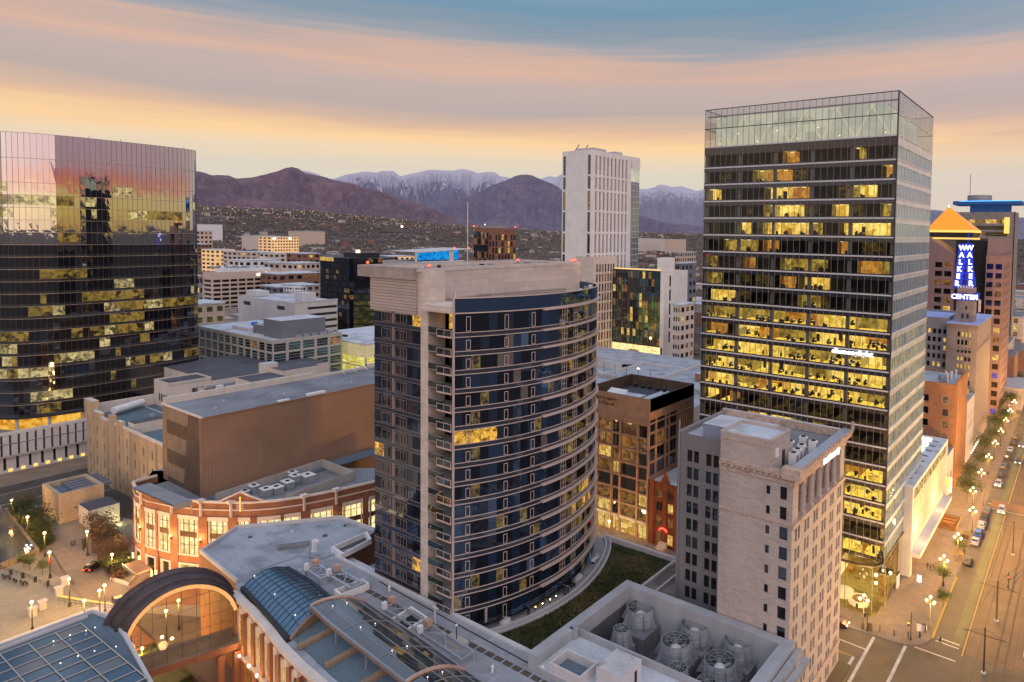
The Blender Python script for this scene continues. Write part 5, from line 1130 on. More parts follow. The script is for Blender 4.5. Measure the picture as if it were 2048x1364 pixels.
for k, (u, v, w_, d_, h_) in enumerate(((508, 985, 2.2, 1.8, 1.8), (532, 990, 2.6, 2, 1.6), (553, 985, 2.8, 2.2, 1.5), (575, 975, 3, 2, 1.6), (590, 965, 2.4, 2, 1.9), (615, 962, 3.2, 2.6, 1.7), (585, 958, 2.2, 1.8, 1.9), (490, 990, 2, 1.4, 1.1))):
    p = at(u, v, z=18); b = MB(); b.box(p.x-w_/2, p.x+w_/2, p.y-d_/2, p.y+d_/2, 17.95, 17.95+h_, 'metal'); b.box(p.x-w_/2-.1, p.x+w_/2+.1, p.y-d_/2-.1, p.y+d_/2+.1, 17.95+h_, 18.08+h_, 'whitebox'); b.cone((p.x, p.y, 18.08+h_), .5, .5, .15, 12, 'dark')
    tag(obj('air_handler', b, None), 'grey metal air handler on the roof of the curved brick store', 'rooftop unit', 'air handlers on the brick store roof')
sc_ = thing('roof_shelter', 'long dark louvred shed roof beside the brown hall', 'roof shelter', (0, 0, 18))
a_, c_ = at(300, 965, z=21.2), at(383, 1000, z=21.2); b = MB(); d_ = Vector((c_.x-a_.x, c_.y-a_.y, 0)).normalized(); n = Vector((-d_.y, d_.x, 0))*-3.6
b.face([a_, c_, c_+n, a_+n]); b.face([(p.x, p.y, p.z-.35) for p in (a_, c_, c_+n, a_+n)]); b.face([a_, c_, (c_.x, c_.y, 20.3), (a_.x, a_.y, 20.3)]); b.face([c_, c_+n, (c_.x+n.x, c_.y+n.y, 20.0), (c_.x, c_.y, 20.0)]); obj('shed_roof', b, 'steelgrey', sc_)
b = MB()
for t in (.1, .4, .7, 1): p = a_.lerp(c_, t); b.bar((p.x, p.y, 17.9), (p.x, p.y, 21), .2, .2)
obj('shed_post', b, 'steelgrey', sc_)
# small flat-roofed blocks by the plaza
sa = thing('utility_building', 'square beige brick utility building with open dark roof well', 'building', (222, -58, 0))
b = MB(); q0 = at(117, 990, z=8.2); qL = at(84, 965, y=q0.y); qR = at(208, 970, x=q0.x)
b.box(q0.x, qL.x, qR.y, q0.y, 0, 6.6, 'cream'); parapet(b, q0.x, qL.x, qR.y, q0.y, 6.6, 1.6, .9, 'cream'); b.face([(q0.x+.9, qR.y+.9, 6.75), (qL.x-.9, qR.y+.9, 6.75), (qL.x-.9, q0.y-.9, 6.75), (q0.x+.9, q0.y-.9, 6.75)], 'roofteal'); obj('wall', b, None, sa)
b = MB(); b.box(q0.x-.08, q0.x, q0.y-10.5, q0.y-9, 0, 2.4, 'whitebox'); b.box(q0.x-.1, q0.x, q0.y-4, q0.y-3.4, 3.4, 3.7, 'dark'); obj('door', b, None, sa)
b = MB()
for k in range(5): x = q0.x+3+2.4*k; b.box(x, x+1.3, q0.y-13, q0.y-4, 6.8, 7.6, 'greybox')
obj('roof_unit', b, None, sa)
sb = thing('service_annex', 'small pale lit-up annex with dark flat roof below the cream theatre wall', 'building', (210, -66, 0))
q0 = at(178, 1022, z=5.2); qL = at(157, 1006, y=q0.y); qR = at(239, 1006, x=q0.x); b = MB(); b.box(q0.x, qL.x, qR.y, q0.y, 0, 5.2, 'creamwhite', 'roofdark'); b.box(q0.x-.05, q0.x, q0.y-7.5, q0.y-7.2, .2, 4.9, 'dark'); obj('wall', b, None, sb)
li = bpy.data.lights.new('annex_flood', 'POINT'); li.energy = 500; li.color = (.95, 1, .45); lo_ = bpy.data.objects.new('annex_flood', li); COL.objects.link(lo_); lo_.location = (q0.x-2.2, (q0.y+qR.y)/2-2, .8); li.shadow_soft_size = .5
# ============================================================ mall gallery, roofs and skylights
GZ = 17.0
mr_ = thing('mall_roof', 'flat pale blue-grey roof with low white kerb above the shopping gallery', 'building', (130, -75, 0))
mp = [(143.6, -59.6), (149.4, -69.4), (136.3, -85.4), (124.5, -86.2), (120.0, -74.6), (40, -74.6), (40, -52), (88, -52.5), (101.1, -53.8), (108.5, -55.2), (122.4, -56.8), (126, -58.2)]
b = MB(); b.prism(mp, 0, GZ, 'brick', 'roofblue'); obj('gallery_block', b, None, mr_)
b = MB(); pp = [(124.5, -86.2), (136.3, -85.4), (149.4, -69.4), (143.6, -59.6), (126, -58.2)]; band(b, pp, 0, .45, GZ, GZ+.7, 'concpale'); obj('roof_kerb', b, None, mr_)
b = MB(); b.face([(40, -74.2, GZ+.015), (120, -74.2, GZ+.015), (125.5, -66.5, GZ+.015), (112, -66.5, GZ+.015), (98, -67.0, GZ+.015), (40, -64.5, GZ+.015)], 'deckroof'); obj('paver_deck', b, None, mr_)
b = MB()
for k in range(44): x = 118-1.9*k; b.face([(x, -71.3, GZ+.03), (x-1.6, -71.3, GZ+.03), (x-1.6, -70.3, GZ+.03), (x, -70.3, GZ+.03)], 'tilebrown')
obj('dark_tile_strip', b, None, mr_)
b = MB(); b.box(38, 120.5, -75.0, -74.3, 12, GZ+.35, 'concpale'); b.box(109, 120, -77.5, -75.0, 12, GZ-1, 'concrete', 'rooflight'); obj('gallery_gutter', b, None, mr_)
# facade to the court: brick bays with tall windows, lit from below
FPc = [(123.4, -57.0), (115, -56.3), (108.5, -55.4), (101.1, -54.0), (94, -53.2), (86, -52.6)]; FP = [tuple(p) for p in resample(FPc, .6)][::-1]
NF = len(FP)-1
def fseg(s0, s1):
    a = max(0, int(round(NF-s1/.6))); c = min(NF, max(a+1, int(round(NF-s0/.6)))); return FP[a:c+1]
b = MB(); band(b, FP, .0, .35, 14.6, 16.2, 'brick'); band(b, FP, 0, .35, -6, 7.2, 'brick'); obj('court_wall', b, None, mr_)
b = MB(); band(b, FP, .0, .95, 16.2, 16.6, 'trim'); band(b, FP, .0, 1.25, 16.6, 17.25, 'trim'); band(b, FP, 0, .9, 6.7, 7.5, 'trim'); obj('court_cornice', b, None, mr_)
for k in range(9):
    s0 = .3+4.0*k; pr = fseg(s0, s0+1.3); b = MB(); band(b, pr, .0, .85, -6, 15.2, 'brick'); band(b, pr, 0, 1.15, 15.2, 16.2, 'trim'); obj('pilaster', b, None, mr_)
    gw = fseg(s0+1.5, s0+3.9); b = MB(); band(b, gw, .30, .5, 13.9, 14.6, 'trim'); band(b, gw, .3, .45, 7.5, 8.4, 'trim'); band(b, gw[:2], .3, .5, 8.4, 13.9, 'trim'); band(b, gw[-2:], .3, .5, 8.4, 13.9, 'trim'); wo = obj('court_window', b, None, mr_)
    pn = MB(); ribbon(pn, offs(gw, .36), 8.3, 14, 'warmwin' if k < 4 or k % 2 else 'warmdim'); me = pn.mesh('pane'); me.transform(Matrix.Translation(-wloc(mr_))); put('pane', me, wo)
    g2 = fseg(s0+1.2, s0+3.9); b = MB(); band(b, g2, .3, .5, 5.6, 6.2, 'trim'); band(b, g2[:2], .3, .5, -1, 5.6, 'trim'); ribbon(b, offs(g2, .38), -1, 5.6, 'warmdim'); obj('lower_window', b, None, mr_)
    m3 = offs(fseg(s0+.5, s0+1.1), 1.35)[1]; obj('uplight', MB().cone((m3[0], m3[1], 7.5), .18, .25, .4, 8, 'white_lit'), None, mr_)
    li = bpy.data.lights.new('facade_uplight', 'POINT'); li.energy = 420; li.color = (1, .50, .10); li.shadow_soft_size = .15; lo_ = bpy.data.objects.new('facade_uplight', li); COL.objects.link(lo_); lo_.location = (m3[0]-.05, m3[1]+.35, 8.4)
# vaulted skylight (fixed) and the sliding glass canopy
def vault(name, Lp, Rp, zl, zr, rise, n, mglass, mrib, parent, rib_step, thick=.0, nu=10, ribs=True):
    """barrel between two edge lines; returns nothing"""
    Lr = resample(Lp, 1.5)
    k = len(Lr); A = Vector(Rp[0]); 
    tot = sum((Vector(Rp[i+1])-Vector(Rp[i])).length for i in range(len(Rp)-1)); Rr = []
    for j in range(k):
        s = tot*j/(k-1); i = 0
        while i < len(Rp)-2 and s > (Vector(Rp[i+1])-Vector(Rp[i])).length: s -= (Vector(Rp[i+1])-Vector(Rp[i])).length; i += 1
        a, c = Vector(Rp[i]), Vector(Rp[i+1]); Rr.append(a.lerp(c, s/(c-a).length))
    def pt(j, t, o=0):
        p = Lr[j].lerp(Rr[j], t); z = zl+(zr-zl)*t+rise*(1-(2*t-1)**2)+o; return (p.x, p.y, z)
    b = MB()
    for j in range(k-1):
        for i in range(nu): b.face([pt(j, i/nu), pt(j, (i+1)/nu), pt(j+1, (i+1)/nu), pt(j+1, i/nu)], mglass)
    obj('glazing', b, None, parent); b = MB()
    for i in range(0, nu+1, 2):
        for j in range(k-1): b.bar(pt(j, i/nu, .04), pt(j+1, i/nu, .04), .09 if 0 < i < nu else .3, .08 if 0 < i < nu else .3, mrib)
    for j in range(0, k, rib_step):
        for i in range(nu): b.bar(pt(j, i/nu, .05), pt(j, (i+1)/nu, .05), .08, .08, mrib)
    obj('glazing_bars', b, None, parent)
    return pt, k
vs = thing('vaulted_skylight', 'curved blue glass barrel skylight next to the dark arch', 'skylight', (112, -60, GZ))
SL = [(122.6, -57.9), (116, -57.0), (111, -56.2), (101.2, -54.7)]; SR = [(123.2, -66.0), (114.5, -65.8), (106.6, -64.8), (103.8, -63.6)]
pt, k = vault('vs', SL, SR, 17.6, 17.6, 1.35, 0, 'skylight', 'barblue', vs, 1, nu=10)
b = MB(); band(b, SL[::-1], -.1, .5, GZ, 17.8, 'dark'); band(b, SR, -.1, .4, GZ, 17.8, 'dark'); obj('skylight_kerb', b, None, vs)
b = MB()
for i in range(10): b.bar(pt(k-1, i/10, -.15), pt(k-1, (i+1)/10, -.15), .3, .3, 'archtrim')
for i in range(10): a = pt(k-1, i/10, -.2); c = pt(k-1, (i+1)/10, -.2); b.face([a, c, (c[0], c[1], GZ), (a[0], a[1], GZ)], 'brownpale')
obj('end_arch', b, None, vs)
b = MB()
for j in range(0, k, 6): p = pt(j, .25, .12); b.ball(p, .12, 5, 'white_lit')
b2 = b; obj('marker_light', b, None, vs)
b = MB(); b.prism([(101, -55.3), (103.6, -63.2), (60, -62), (60, -53.6), (88, -53.8)], GZ, GZ+.25, 'roofteal'); 
for x in (98, 90.5, 82.5, 74): b.box(x-.5, x+.5, -63, -54.3, GZ+.25, GZ+.8, 'brownpale')
wl = obj('track_roof', b, None, mr_)
cn = thing('sliding_canopy', 'long dark tinted glass roof canopy with pink end arch resting on steel trusses', 'skylight', (90, -61, GZ))
CL = [(103.3, -59.3), (96, -58.4), (87.9, -57.7), (75, -56.6), (66, -56.0)]; CR = [(99.6, -66.9), (92, -66.3), (85.5, -65.9), (72, -64.6), (63.5, -63.8)]
pt, k = vault('cn', CL, CR, 19.9, 18.4, 1.15, 0, 'canopy', 'steelgrey', cn, 7, nu=10)
b = MB()
for i in range(10): b.bar(pt(0, i/10, .1), pt(0, (i+1)/10, .1), .36, .36, 'archtrim')
obj('end_arch', b, None, cn); b = MB()
for i in range(10): b.bar(pt(k-7, i/10, .1), pt(k-7, (i+1)/10, .1), .42, .42, 'archtrim')
obj('end_arch', b, None, cn)
b = MB()
for j in range(k-1): b.bar(pt(j, 0, -.3), pt(j+1, 0, -.3), .25, .5, 'bronze')
obj('edge_beam', b, None, cn); b = MB()
for j in range(k-1): b.bar(pt(j, 1, -.2), pt(j+1, 1, -.2), .3, .5, 'steelgrey')
obj('edge_beam', b, None, cn); b = MB()
for j in range(0, k, 6):
    a = pt(j, 1, -.2); obj('beam_post', MB().bar(a, (a[0], a[1], GZ), .3, .3, 'steelgrey'), None, cn)
    a = pt(j, 0, -.3); obj('beam_post', MB().bar(a, (a[0], a[1], GZ), .2, .2, 'steelgrey'), None, cn)
b = MB()
for j in range(2, k, 6): b.ball(pt(j, .5, .15), .1, 5, 'white_lit'); b.ball(pt(j, .25, .15), .1, 5, 'white_lit')
obj('marker_light', b, None, cn)
# added glowing slab, stands in for the lit court seen through the canopy
b = MB(); b.box(84, 86.5, -63.6, -62.6, GZ+.25, GZ+.35, 'warmwin'); obj('court_glow_slab', b, None, mr_)
# steel trusses with fender blocks, where the canopy rolls
def trs(A, B, lab):
    t = thing('rail_truss', lab, 'roof truss', (A[0], A[1], GZ), 'canopy rail trusses'); A = Vector(A); B = Vector(B); d = (B-A).normalized(); n = Vector((-d.y, d.x))*1.15
    b = MB(); z = GZ+1.3
    for s in (-1, 1): b.bar((A.x+n.x*s, A.y+n.y*s, z), (B.x+n.x*s, B.y+n.y*s, z), .28, .34, 'metal')
    k = 3
    for i in range(k):
        p = A.lerp(B, i/k); q = A.lerp(B, (i+1)/k); s = 1 if i % 2 else -1; b.bar((p.x+n.x*s, p.y+n.y*s, z), (q.x-n.x*s, q.y-n.y*s, z), .16, .16, 'metal')
    for p in (A, B): b.bar((p.x+n.x, p.y+n.y, z), (p.x-n.x, p.y-n.y, z), .2, .2, 'metal')
    obj('truss_frame', b, None, t)
    for p in (A, B):
        b = MB()
        for s in (-1, 1): b.bar((p.x+n.x*s, p.y+n.y*s, GZ), (p.x+n.x*s, p.y+n.y*s, z), .3, .3, 'metal')
        obj('support_post', b, None, t)
    b = MB(); p = A-d*.4; b.bar((p.x+n.x*1.15, p.y+n.y*1.15, z+.5), (p.x+n.x*.3, p.y+n.y*.3, z+.5), 1.1, .9, 'archtrim'); obj('wheel_housing', b, None, t)
    p = A+d*.2-n*1.2; b = MB(); b.box(p.x-.55, p.x+.15, p.y-.5, p.y+.2, z, z+1.2, 'whitebox'); obj('end_stop', b, None, t)
trs((118.3, -68.3), (113.0, -67.9), 'canopy rail truss nearest the flat pale roof')
trs((113.2, -69.6), (105.5, -69.2), 'canopy rail truss beside the first white roof kerb box')
trs((95.5, -68.8), (86.0, -68.2), 'canopy rail truss beside the open white box with dark louvres')
trs((85.2, -68.0), (74.5, -67.2), 'canopy rail truss nearest the bottom edge of the photo')
# white kerb boxes on the roofs
def kerbbox(pts, z, h, lab, well='roofdark'):
    """open box from four roof-level picture points"""
    q = [at(u, v, z=z+h) for u, v in pts]; t = thing('roof_well', lab, 'roof well', (q[0].x, q[0].y, z)); b = MB(); ring = [(p.x, p.y) for p in q]; cx = sum(p[0] for p in ring)/4; cy_ = sum(p[1] for p in ring)/4
    inn = [((p[0]-cx)*.86+cx, (p[1]-cy_)*.86+cy_) for p in ring]
    for i in range(4):
        a, c = ring[i], ring[(i+1) % 4]; e, f = inn[i], inn[(i+1) % 4]
        b.face([(a[0], a[1], z), (c[0], c[1], z), (c[0], c[1], z+h), (a[0], a[1], z+h)]); b.face([(e[0], e[1], z), (f[0], f[1], z), (f[0], f[1], z+h), (e[0], e[1], z+h)]); b.face([(a[0], a[1], z+h), (c[0], c[1], z+h), (f[0], f[1], z+h), (e[0], e[1], z+h)])
    obj('upstand', b, 'whitebox', t); b = MB().face([(p[0], p[1], z+.05) for p in inn], well)
    obj('well_floor', b, None, t); return t
kerbbox(((662, 1094), (734, 1062), (743, 1077), (683, 1108)), GZ, 1.1, 'long open roof well with dark floor at the corner of the pale mall roof')
kerbbox(((668, 1179), (725, 1157), (739, 1166), (680, 1189)), GZ, 1.2, 'long white open box on the paver roof between two trusses', 'roofgrey')
kerbbox(((777, 1240), (823, 1212), (856, 1234), (810, 1262)), GZ, 1.3, 'square white open box with dark louvres on the paver roof', 'louvdark')
b = MB(); q = at(556, 1098, z=GZ); r_ = at(617, 1090, z=GZ); b.bar((q.x, q.y, GZ+.3), (r_.x, r_.y, GZ+.3), 1.4, .6, 'roofgrey'); tag(obj('roof_duct', b, None), 'low flat duct lying on the pale mall roof', 'duct')
p = at(629, 1103, z=GZ); b = MB(); b.box(p.x-.5, p.x+.5, p.y-.4, p.y+.4, GZ, GZ+.2); b.bar((p.x, p.y, GZ+.2), (p.x, p.y, GZ+2.4), .7, .5); b.bar((p.x, p.y, GZ+2.2), (p.x-.8, p.y-.6, GZ+2.2), .4, .4); tag(obj('flue', b, 'whitebox'), 'short white angled flue on the pale mall roof', 'flue')
p = at(619, 1118, z=GZ); tag(obj('roof_pole', MB().bar((p.x, p.y, GZ), (p.x, p.y, GZ+3.9), .22, .22, None, 8), 'steelgrey'), 'plain grey pole standing on the pale mall roof', 'pole')
p = at(553, 1105, z=GZ); b = MB()
for a in range(3): b.bar((p.x+.9*math.cos(a*2.1), p.y+.9*math.sin(a*2.1), GZ), (p.x, p.y, GZ+2.4), .06, .06)
tag(obj('antenna_tripod', b, 'steelgrey'), 'thin tripod antenna on the pale mall roof', 'antenna')
p = at(870, 1252, z=GZ); b = MB(); b.bar((p.x, p.y, GZ), (p.x, p.y, GZ+3.2), .22, .22); b.bar((p.x-.7, p.y, GZ+3.1), (p.x+.5, p.y, GZ+3.1), .25, .2); tag(obj('camera_pole', b, 'concpale'), 'pale pole with cross head on the paver roof', 'pole')
p = at(913, 1290, z=GZ); t = thing('roof_hatch', 'grey roof hatch box with dark railed post on the paver roof', 'roof hatch', (p.x, p.y, GZ)); b = MB(); b.box(p.x-1.9, p.x+1.9, p.y-.8, p.y+.8, GZ, GZ+1.0); obj('hatch_box', b, 'concrete', t); b = MB(); b.bar((p.x, p.y, GZ+1), (p.x, p.y, GZ+3.1), .1, .1, 'dark'); b.ball((p.x, p.y, GZ+3.2), .22, 6, 'whitebox'); obj('vent_post', b, None, t)
for i, (u, v) in enumerate(((779, 1182), (985, 1344), (1086, 1345))):
    p = at(u, v, z=GZ); b = MB(); b.cone((p.x, p.y, GZ), .22, .2, .7, 8, 'whitebox').ball((p.x, p.y, GZ+.8), .3, 6, 'whitebox'); tag(obj('vent_cap', b, None), ['small white vent cap by the dark tile strip near the stone pilaster', 'small white vent cap at the lower end of the paver roof', 'small white vent cap beside the square grey roof pit'][i], 'vent')
# ============================================================ arched sky bridge
ab = thing('arched_bridge', 'glazed footbridge under a dark copper barrel arch with a golden lit rim', 'bridge', (124, -48, 9))
AF0, AF1 = Vector((124.5, -40.3)), Vector((119.8, -55.8)); AB0, AB1 = Vector((130.6, -39.9)), Vector((125.6, -57.2)); n = 24
def apt(t, dep, r=0.0, base=14.0, rise=8.2):
    """t 0..1 across the span, dep 0 front .. 1 back, r extra radius"""
    a = math.pi*(.06+.88*t); f = AF0.lerp(AF1, .5-.5*math.cos(a)*(1+r*.1)); k_ = AB0.lerp(AB1, .5-.5*math.cos(a)*(1+r*.1)); p = f.lerp(k_, dep); return (p.x, p.y, base+(rise+r)*math.sin(a))
b = MB()
for i in range(n):
    t0, t1 = i/n, (i+1)/n
    prf = [(0, -.55), (0, .0), (.04, .25), (.35, .15), (.38, .55), (.45, .6), (.5, .3), (.85, .3), (.9, .75), (1.0, .8), (1.0, -.55)]
    for (d0, r0), (d1, r1) in zip(prf, prf[1:]): b.face([apt(t0, d0, r0), apt(t1, d0, r0), apt(t1, d1, r1), apt(t0, d1, r1)], 'copper')
    b.face([apt(t0, 0, -.55), apt(t1, 0, -.55), apt(t1, 1, -.55), apt(t0, 1, -.55)], 'rimgold')
obj('barrel_roof', b, None, ab)
b = MB()
for i in range(n):
    t0, t1 = i/n, (i+1)/n; b.face([apt(t0, -.012, -.75), apt(t1, -.012, -.75), apt(t1, -.012, -.08), apt(t0, -.012, -.08)], 'rimgold')
obj('lit_rim', b, None, ab)
b = MB(); gp0 = AF0.lerp(AB0, .12); gp1 = AF1.lerp(AB1, .12)
cp = [apt(i/20, .12, -.7) for i in range(21)]
for i in range(20):
    a, c = cp[i], cp[i+1]; b.face([(a[0], a[1], 9.6), (c[0], c[1], 9.6), (c[0], c[1], c[2]), (a[0], a[1], a[2])], 'bridgeglass')
obj('front_glass', b, None, ab)
b = MB()
for i in range(0, 21, 2): a = cp[i]; b.bar((a[0], a[1], 9.6), a, .06, .06)
for z in (11.6, 13.6, 15.6, 17.6, 19.6):
    ok = [a for a in cp if a[2] >= z]
    if len(ok) > 1: b.bar((ok[0][0], ok[0][1], z), (ok[-1][0], ok[-1][1], z), .05, .05)
obj('glazing_bars', b, 'darkmul', ab)
b = MB(); f0, f1, k0, k1 = AF0, AF1, AB0, AB1
b.prism([(f0.x, f0.y), (f1.x, f1.y), (k1.x, k1.y), (k0.x, k0.y)], 8.3, 9.5, 'bridgebeam', 'pave', bottom=True); obj('bridge_deck', b, None, ab)
b = MB()
for e in (AF0.lerp(AF1, .82), AF0.lerp(AF1, .97)): b.box(e.x-.5, e.x+.5, e.y-.5, e.y+.5, -6, 8.3)
obj('pier', b, 'bridgebeam', ab)
# left mall roof with glazed strips
lm = thing('mall_wing_roof', 'big slate-blue pitched mall roof with glazed strips in the near left corner', 'building', (125, -30, 0))
lp = [(136.4, -28.2), (136.4, -40.0), (131.4, -41.2), (124.3, -40.6), (106, -38.0), (80, -34), (80, -5), (139, -5)]
b = MB(); b.prism(lp, -6, GZ-.4, 'brick', 'roofteal'); obj('wing_block', b, None, lm)
b = MB(); band(b, [(106, -38.0), (124.3, -40.6), (131.4, -41.2), (136.4, -40.0), (136.4, -28.2), (138.9, -5)], -.15, .35, GZ-.9, GZ+.1, 'concpale'); b.box(135.2, 135.5, -39, -6, GZ-.4, GZ+.05, 'concpale'); obj('roof_edge', b, None, lm)
b = MB()
for i in range(8):
    for j in range(9):
        x0 = 133.6-3.2*i; y0 = -37.6+3.3*j
        if x0 < 106: continue
        z0 = GZ-.25+.13*i; g = 'skylight' if (i*7+j*3) % 5 else 'panegrey'
        if j > 5 and i > 1: g = random.choice(['panegrey', 'roofdark', 'panedark'])
        b.face([(x0, y0, z0), (x0-3.1, y0, z0+.12), (x0-3.1, y0+3.2, z0+.12), (x0, y0+3.2, z0)], g)
obj('roof_glazing', b, None, lm)
b = MB()
for i in range(9): x0 = 133.6-3.2*i; b.bar((x0, -37.6, GZ-.15+.13*i), (x0, -6, GZ-.15+.13*i), .12, .12, 'concrete')
for j in range(10): y0 = -37.6+3.3*j; b.bar((133.6, y0, GZ-.15), (107, y0, GZ+1.0), .12, .12, 'concrete')
obj('roof_ribs', b, None, lm)
for u, v in ((140, 1270), (172, 1261), (190, 1255), (232, 1293), (107, 1282), (189, 1302), (156, 1312), (121, 1326)):
    p = at(u, v, z=GZ+.2); obj('marker_light', MB().ball(p, .11, 5), 'white_lit', lm)
# lower shops and the plaza edge walls (left)
ls = thing('lower_shops', 'brightly lit shop windows below the plaza terrace at the left edge', 'shop front', (165, -30, -6))
b = MB(); b.box(168.5, 171.9, -52, 39, -6, -.05, 'brick'); b.box(168.0, 172.3, -53.6, 39, -.5, .5, 'trim'); b.box(150, 168.5, -53.9, -50.5, -6, -.4, 'brick'); b.box(150, 168.3, -50.6, -50.2, -.4, .4, 'trim'); obj('terrace_wall', b, None, ls)
for k in range(9): y_ = -49+5.6*k; obj('shop_window', MB().box(168.2, 168.48, y_, y_+4.4, -5.4, -1.2), 'shopwin', ls)
for k in range(3): obj('shop_window', MB().box(151+5.4*k, 155.2+5.4*k, -50.5, -50.3, -5.4, -1.3), 'shopwin', ls)
b = MB(); b.box(134, 150, -53.9, -47, -6, -1.0, 'leafdark'); tag(obj('planting_bed', b, None), 'dark planted bank below the footbridge walkway', 'planting')
# ============================================================ green roof terrace below the curved tower
gr = thing('terrace_roof', 'podium roof with a dark green planted meadow and curved white kerbs around the curved tower', 'building', (75, -95, 0))
b = MB(); b.prism([(69.2, -74.6), (120, -75.2), (120, -120.2), (59, -120.6), (59, -110), (69.2, -101)], 0, 12.6, 'concrete', 'deckroof'); obj('podium_block', b, None, gr)
KR = [(85.0, -75.0), (82.0, -80.5), (79.9, -86.5), (78.9, -93), (79.0, -99.5), (80.4, -106), (82.6, -112), (85.5, -117.2), (88.5, -120.2)]; KR = [tuple(p) for p in resample(smooth(KR, 2), 1.0)][::-1]
b = MB(); band(b, KR, 0, .3, 12.6, 13.5, 'concpale'); band(b, KR, 1.0, 1.3, 12.6, 13.3, 'concpale'); b.box(69.4, 88, -120.6, -119.9, 12.6, 13.6, 'concpale'); b.box(69.6, 86, -75.8, -75.2, 12.6, 13.2, 'concpale'); obj('curved_kerb', b, None, gr)
gp_ = offs(KR, 1.35)[::-1]; gp2 = [(p[0], p[1]) for p in gp_ if p[1] < -77.2 and p[1] > -119.5]
b = MB(); b.prism([(70.0, -77.0)]+[(gp2[0][0], -77.0)]+gp2+[(70.0, -119.4)], 12.6, 13.0, 'grass'); obj('meadow', b, None, gr)
b = MB(); rr_ = random.Random(5); xm = 70.2
for _ in range(5200):
    y = rr_.uniform(-119, -77.2); xk = min((q for q in gp2), key=lambda q: abs(q[1]-y))[0]; x = rr_.uniform(70.1, xk-.1); nn_ = noise.noise(Vector((x*.18, y*.18, 2)))
    h = rr_.uniform(.12, .38); m_ = 'drygrass' if nn_ > .12 and rr_.random() < .8 else ('leafdark' if rr_.random() < .8 else 'leafred'); a = rr_.random()*3.14; w_ = rr_.uniform(.12, .35); dx, dy = w_*math.cos(a), w_*math.sin(a)
    b.face([(x-dx, y-dy, 13), (x+dx, y+dy, 13), (x+dx*.3+rr_.uniform(-.1, .1), y+dy*.3, 13+h)], m_)
tag(obj('meadow_grass', b, None), 'tufts of dark green and dry brown grass on the roof meadow', 'grass', kind='stuff')
b = MB(); b.box(59, 69.6, -120.6, -119.8, 10, 12.6, 'concrete'); b.face([(59, -119.8, 12.62), (69.4, -119.8, 12.62), (69.4, -103, 12.62), (59, -112, 12.62)], 'roofbrown'); b.box(69.2, 69.7, -119.8, -101, 12.6, 13.3, 'concpale'); b.box(66.2, 66.6, -119.8, -104, 12.6, 13.2, 'concpale')
b.face([(58.9, -120, 9), (58.9, -112, 9), (46, -119, 9), (46, -120, 9)], 'louvdark'); obj('side_roof', b, None, gr)
for k, s_ in enumerate((14, 24)):
    p = KR[len(KR)-s_]; q = min(RING, key=lambda r: (r[0]-p[0])**2+(r[1]-p[1])**2); b = MB(); b.bar((p[0], p[1], 13.6), (q[0], q[1], 13.6), .06, 1.9, 'balglass'); b.bar((p[0], p[1], 14.6), (q[0], q[1], 14.6), .08, .08, 'steelgrey'); b.bar((p[0], p[1], 12.6), (p[0], p[1], 14.6), .1, .1, 'steelgrey'); tag(obj('privacy_screen', b, None), ['glass privacy screen by the covered grill on the terrace', 'glass privacy screen by the white terrace sofa'][k], 'screen')
def terr(name, lab, cat, u, v, fn):
    p = at(u, v, z=12.6); b = MB(); fn(b, p.x, p.y, 12.6); tag(obj(name, b, None), lab, cat)
terr('covered_grill', 'furniture wrapped in a crumpled white cover on the tower terrace', 'covered furniture', 1010, 1243, lambda b, x, y, z: (b.cone((x, y, z), 1.15, .95, .8, 9, 'whitebox'), b.cone((x+.1, y, z+.8), .8, .5, .5, 7, 'whitebox')))
terr('outdoor_sofa', 'white cushioned outdoor sofa on the tower terrace', 'sofa', 1155, 1158, lambda b, x, y, z: (b.box(x-.4, x+.5, y-1.1, y+1.1, z, z+.42, 'whitebox'), b.box(x+.3, x+.55, y-1.1, y+1.1, z+.42, z+.85, 'whitebox'), b.box(x-.4, x+.5, y-1.1, y-.9, z+.42, z+.65, 'whitebox')))
terr('lounge_chair', 'white lounge chair at the far end of the tower terrace', 'chair', 1190, 1120, lambda b, x, y, z: (b.box(x-.4, x+.5, y-.9, y+.9, z+.2, z+.35, 'whitebox'), b.box(x-.4, x+.5, y-1.0, y-.8, z+.35, z+.9, 'whitebox'), b.box(x-.35, x-.3, y-.8, y-.75, z, z+.2, 'dark'), b.box(x+.4, x+.45, y+.7, y+.75, z, z+.2, 'dark')))
terr('patio_table', 'small round white table beside the lounge chair', 'table', 1186, 1127, lambda b, x, y, z: (b.cone((x, y, z), .3, .3, .04, 10, 'dark'), b.cone((x, y, z), .05, .05, .6, 6, 'dark'), b.cone((x, y, z+.6), .5, .5, .05, 14, 'whitebox')))
terr('dining_set', 'dark metal dining table with chairs on the tower terrace', 'table', 1137, 1175, lambda b, x, y, z: (b.box(x-.5, x+.5, y-.9, y+.9, z+.68, z+.74, 'dark'), b.box(x-.05, x+.05, y-.05, y+.05, z, z+.68, 'dark'), [b.box(x+sx-.2, x+sx+.2, y+sy-.2, y+sy+.2, z+.4, z+.46, 'dark') and b.box(x+sx*1.2-.2, x+sx*1.2+.2, y+sy-.2, y+sy+.2, z+.46, z+.9, 'dark') for sx in (-.8, .8) for sy in (-.5, .5)]))
for i, (u, v) in enumerate(((1085, 1211), (1100, 1203), (1112, 1196), (1071, 1218))):
    p = at(u, v, z=13.2); b = MB(); b.ball((p.x, p.y, 13.6), .1, 6, 'globe'); b.bar((p.x, p.y, 12.6), (p.x, p.y, 13.5), .05, .05, 'dark'); tag(obj('terrace_lamp', b, None), 'tiny warm garden lamp among terrace plants', 'lamp', 'garden lamps on the tower terrace')
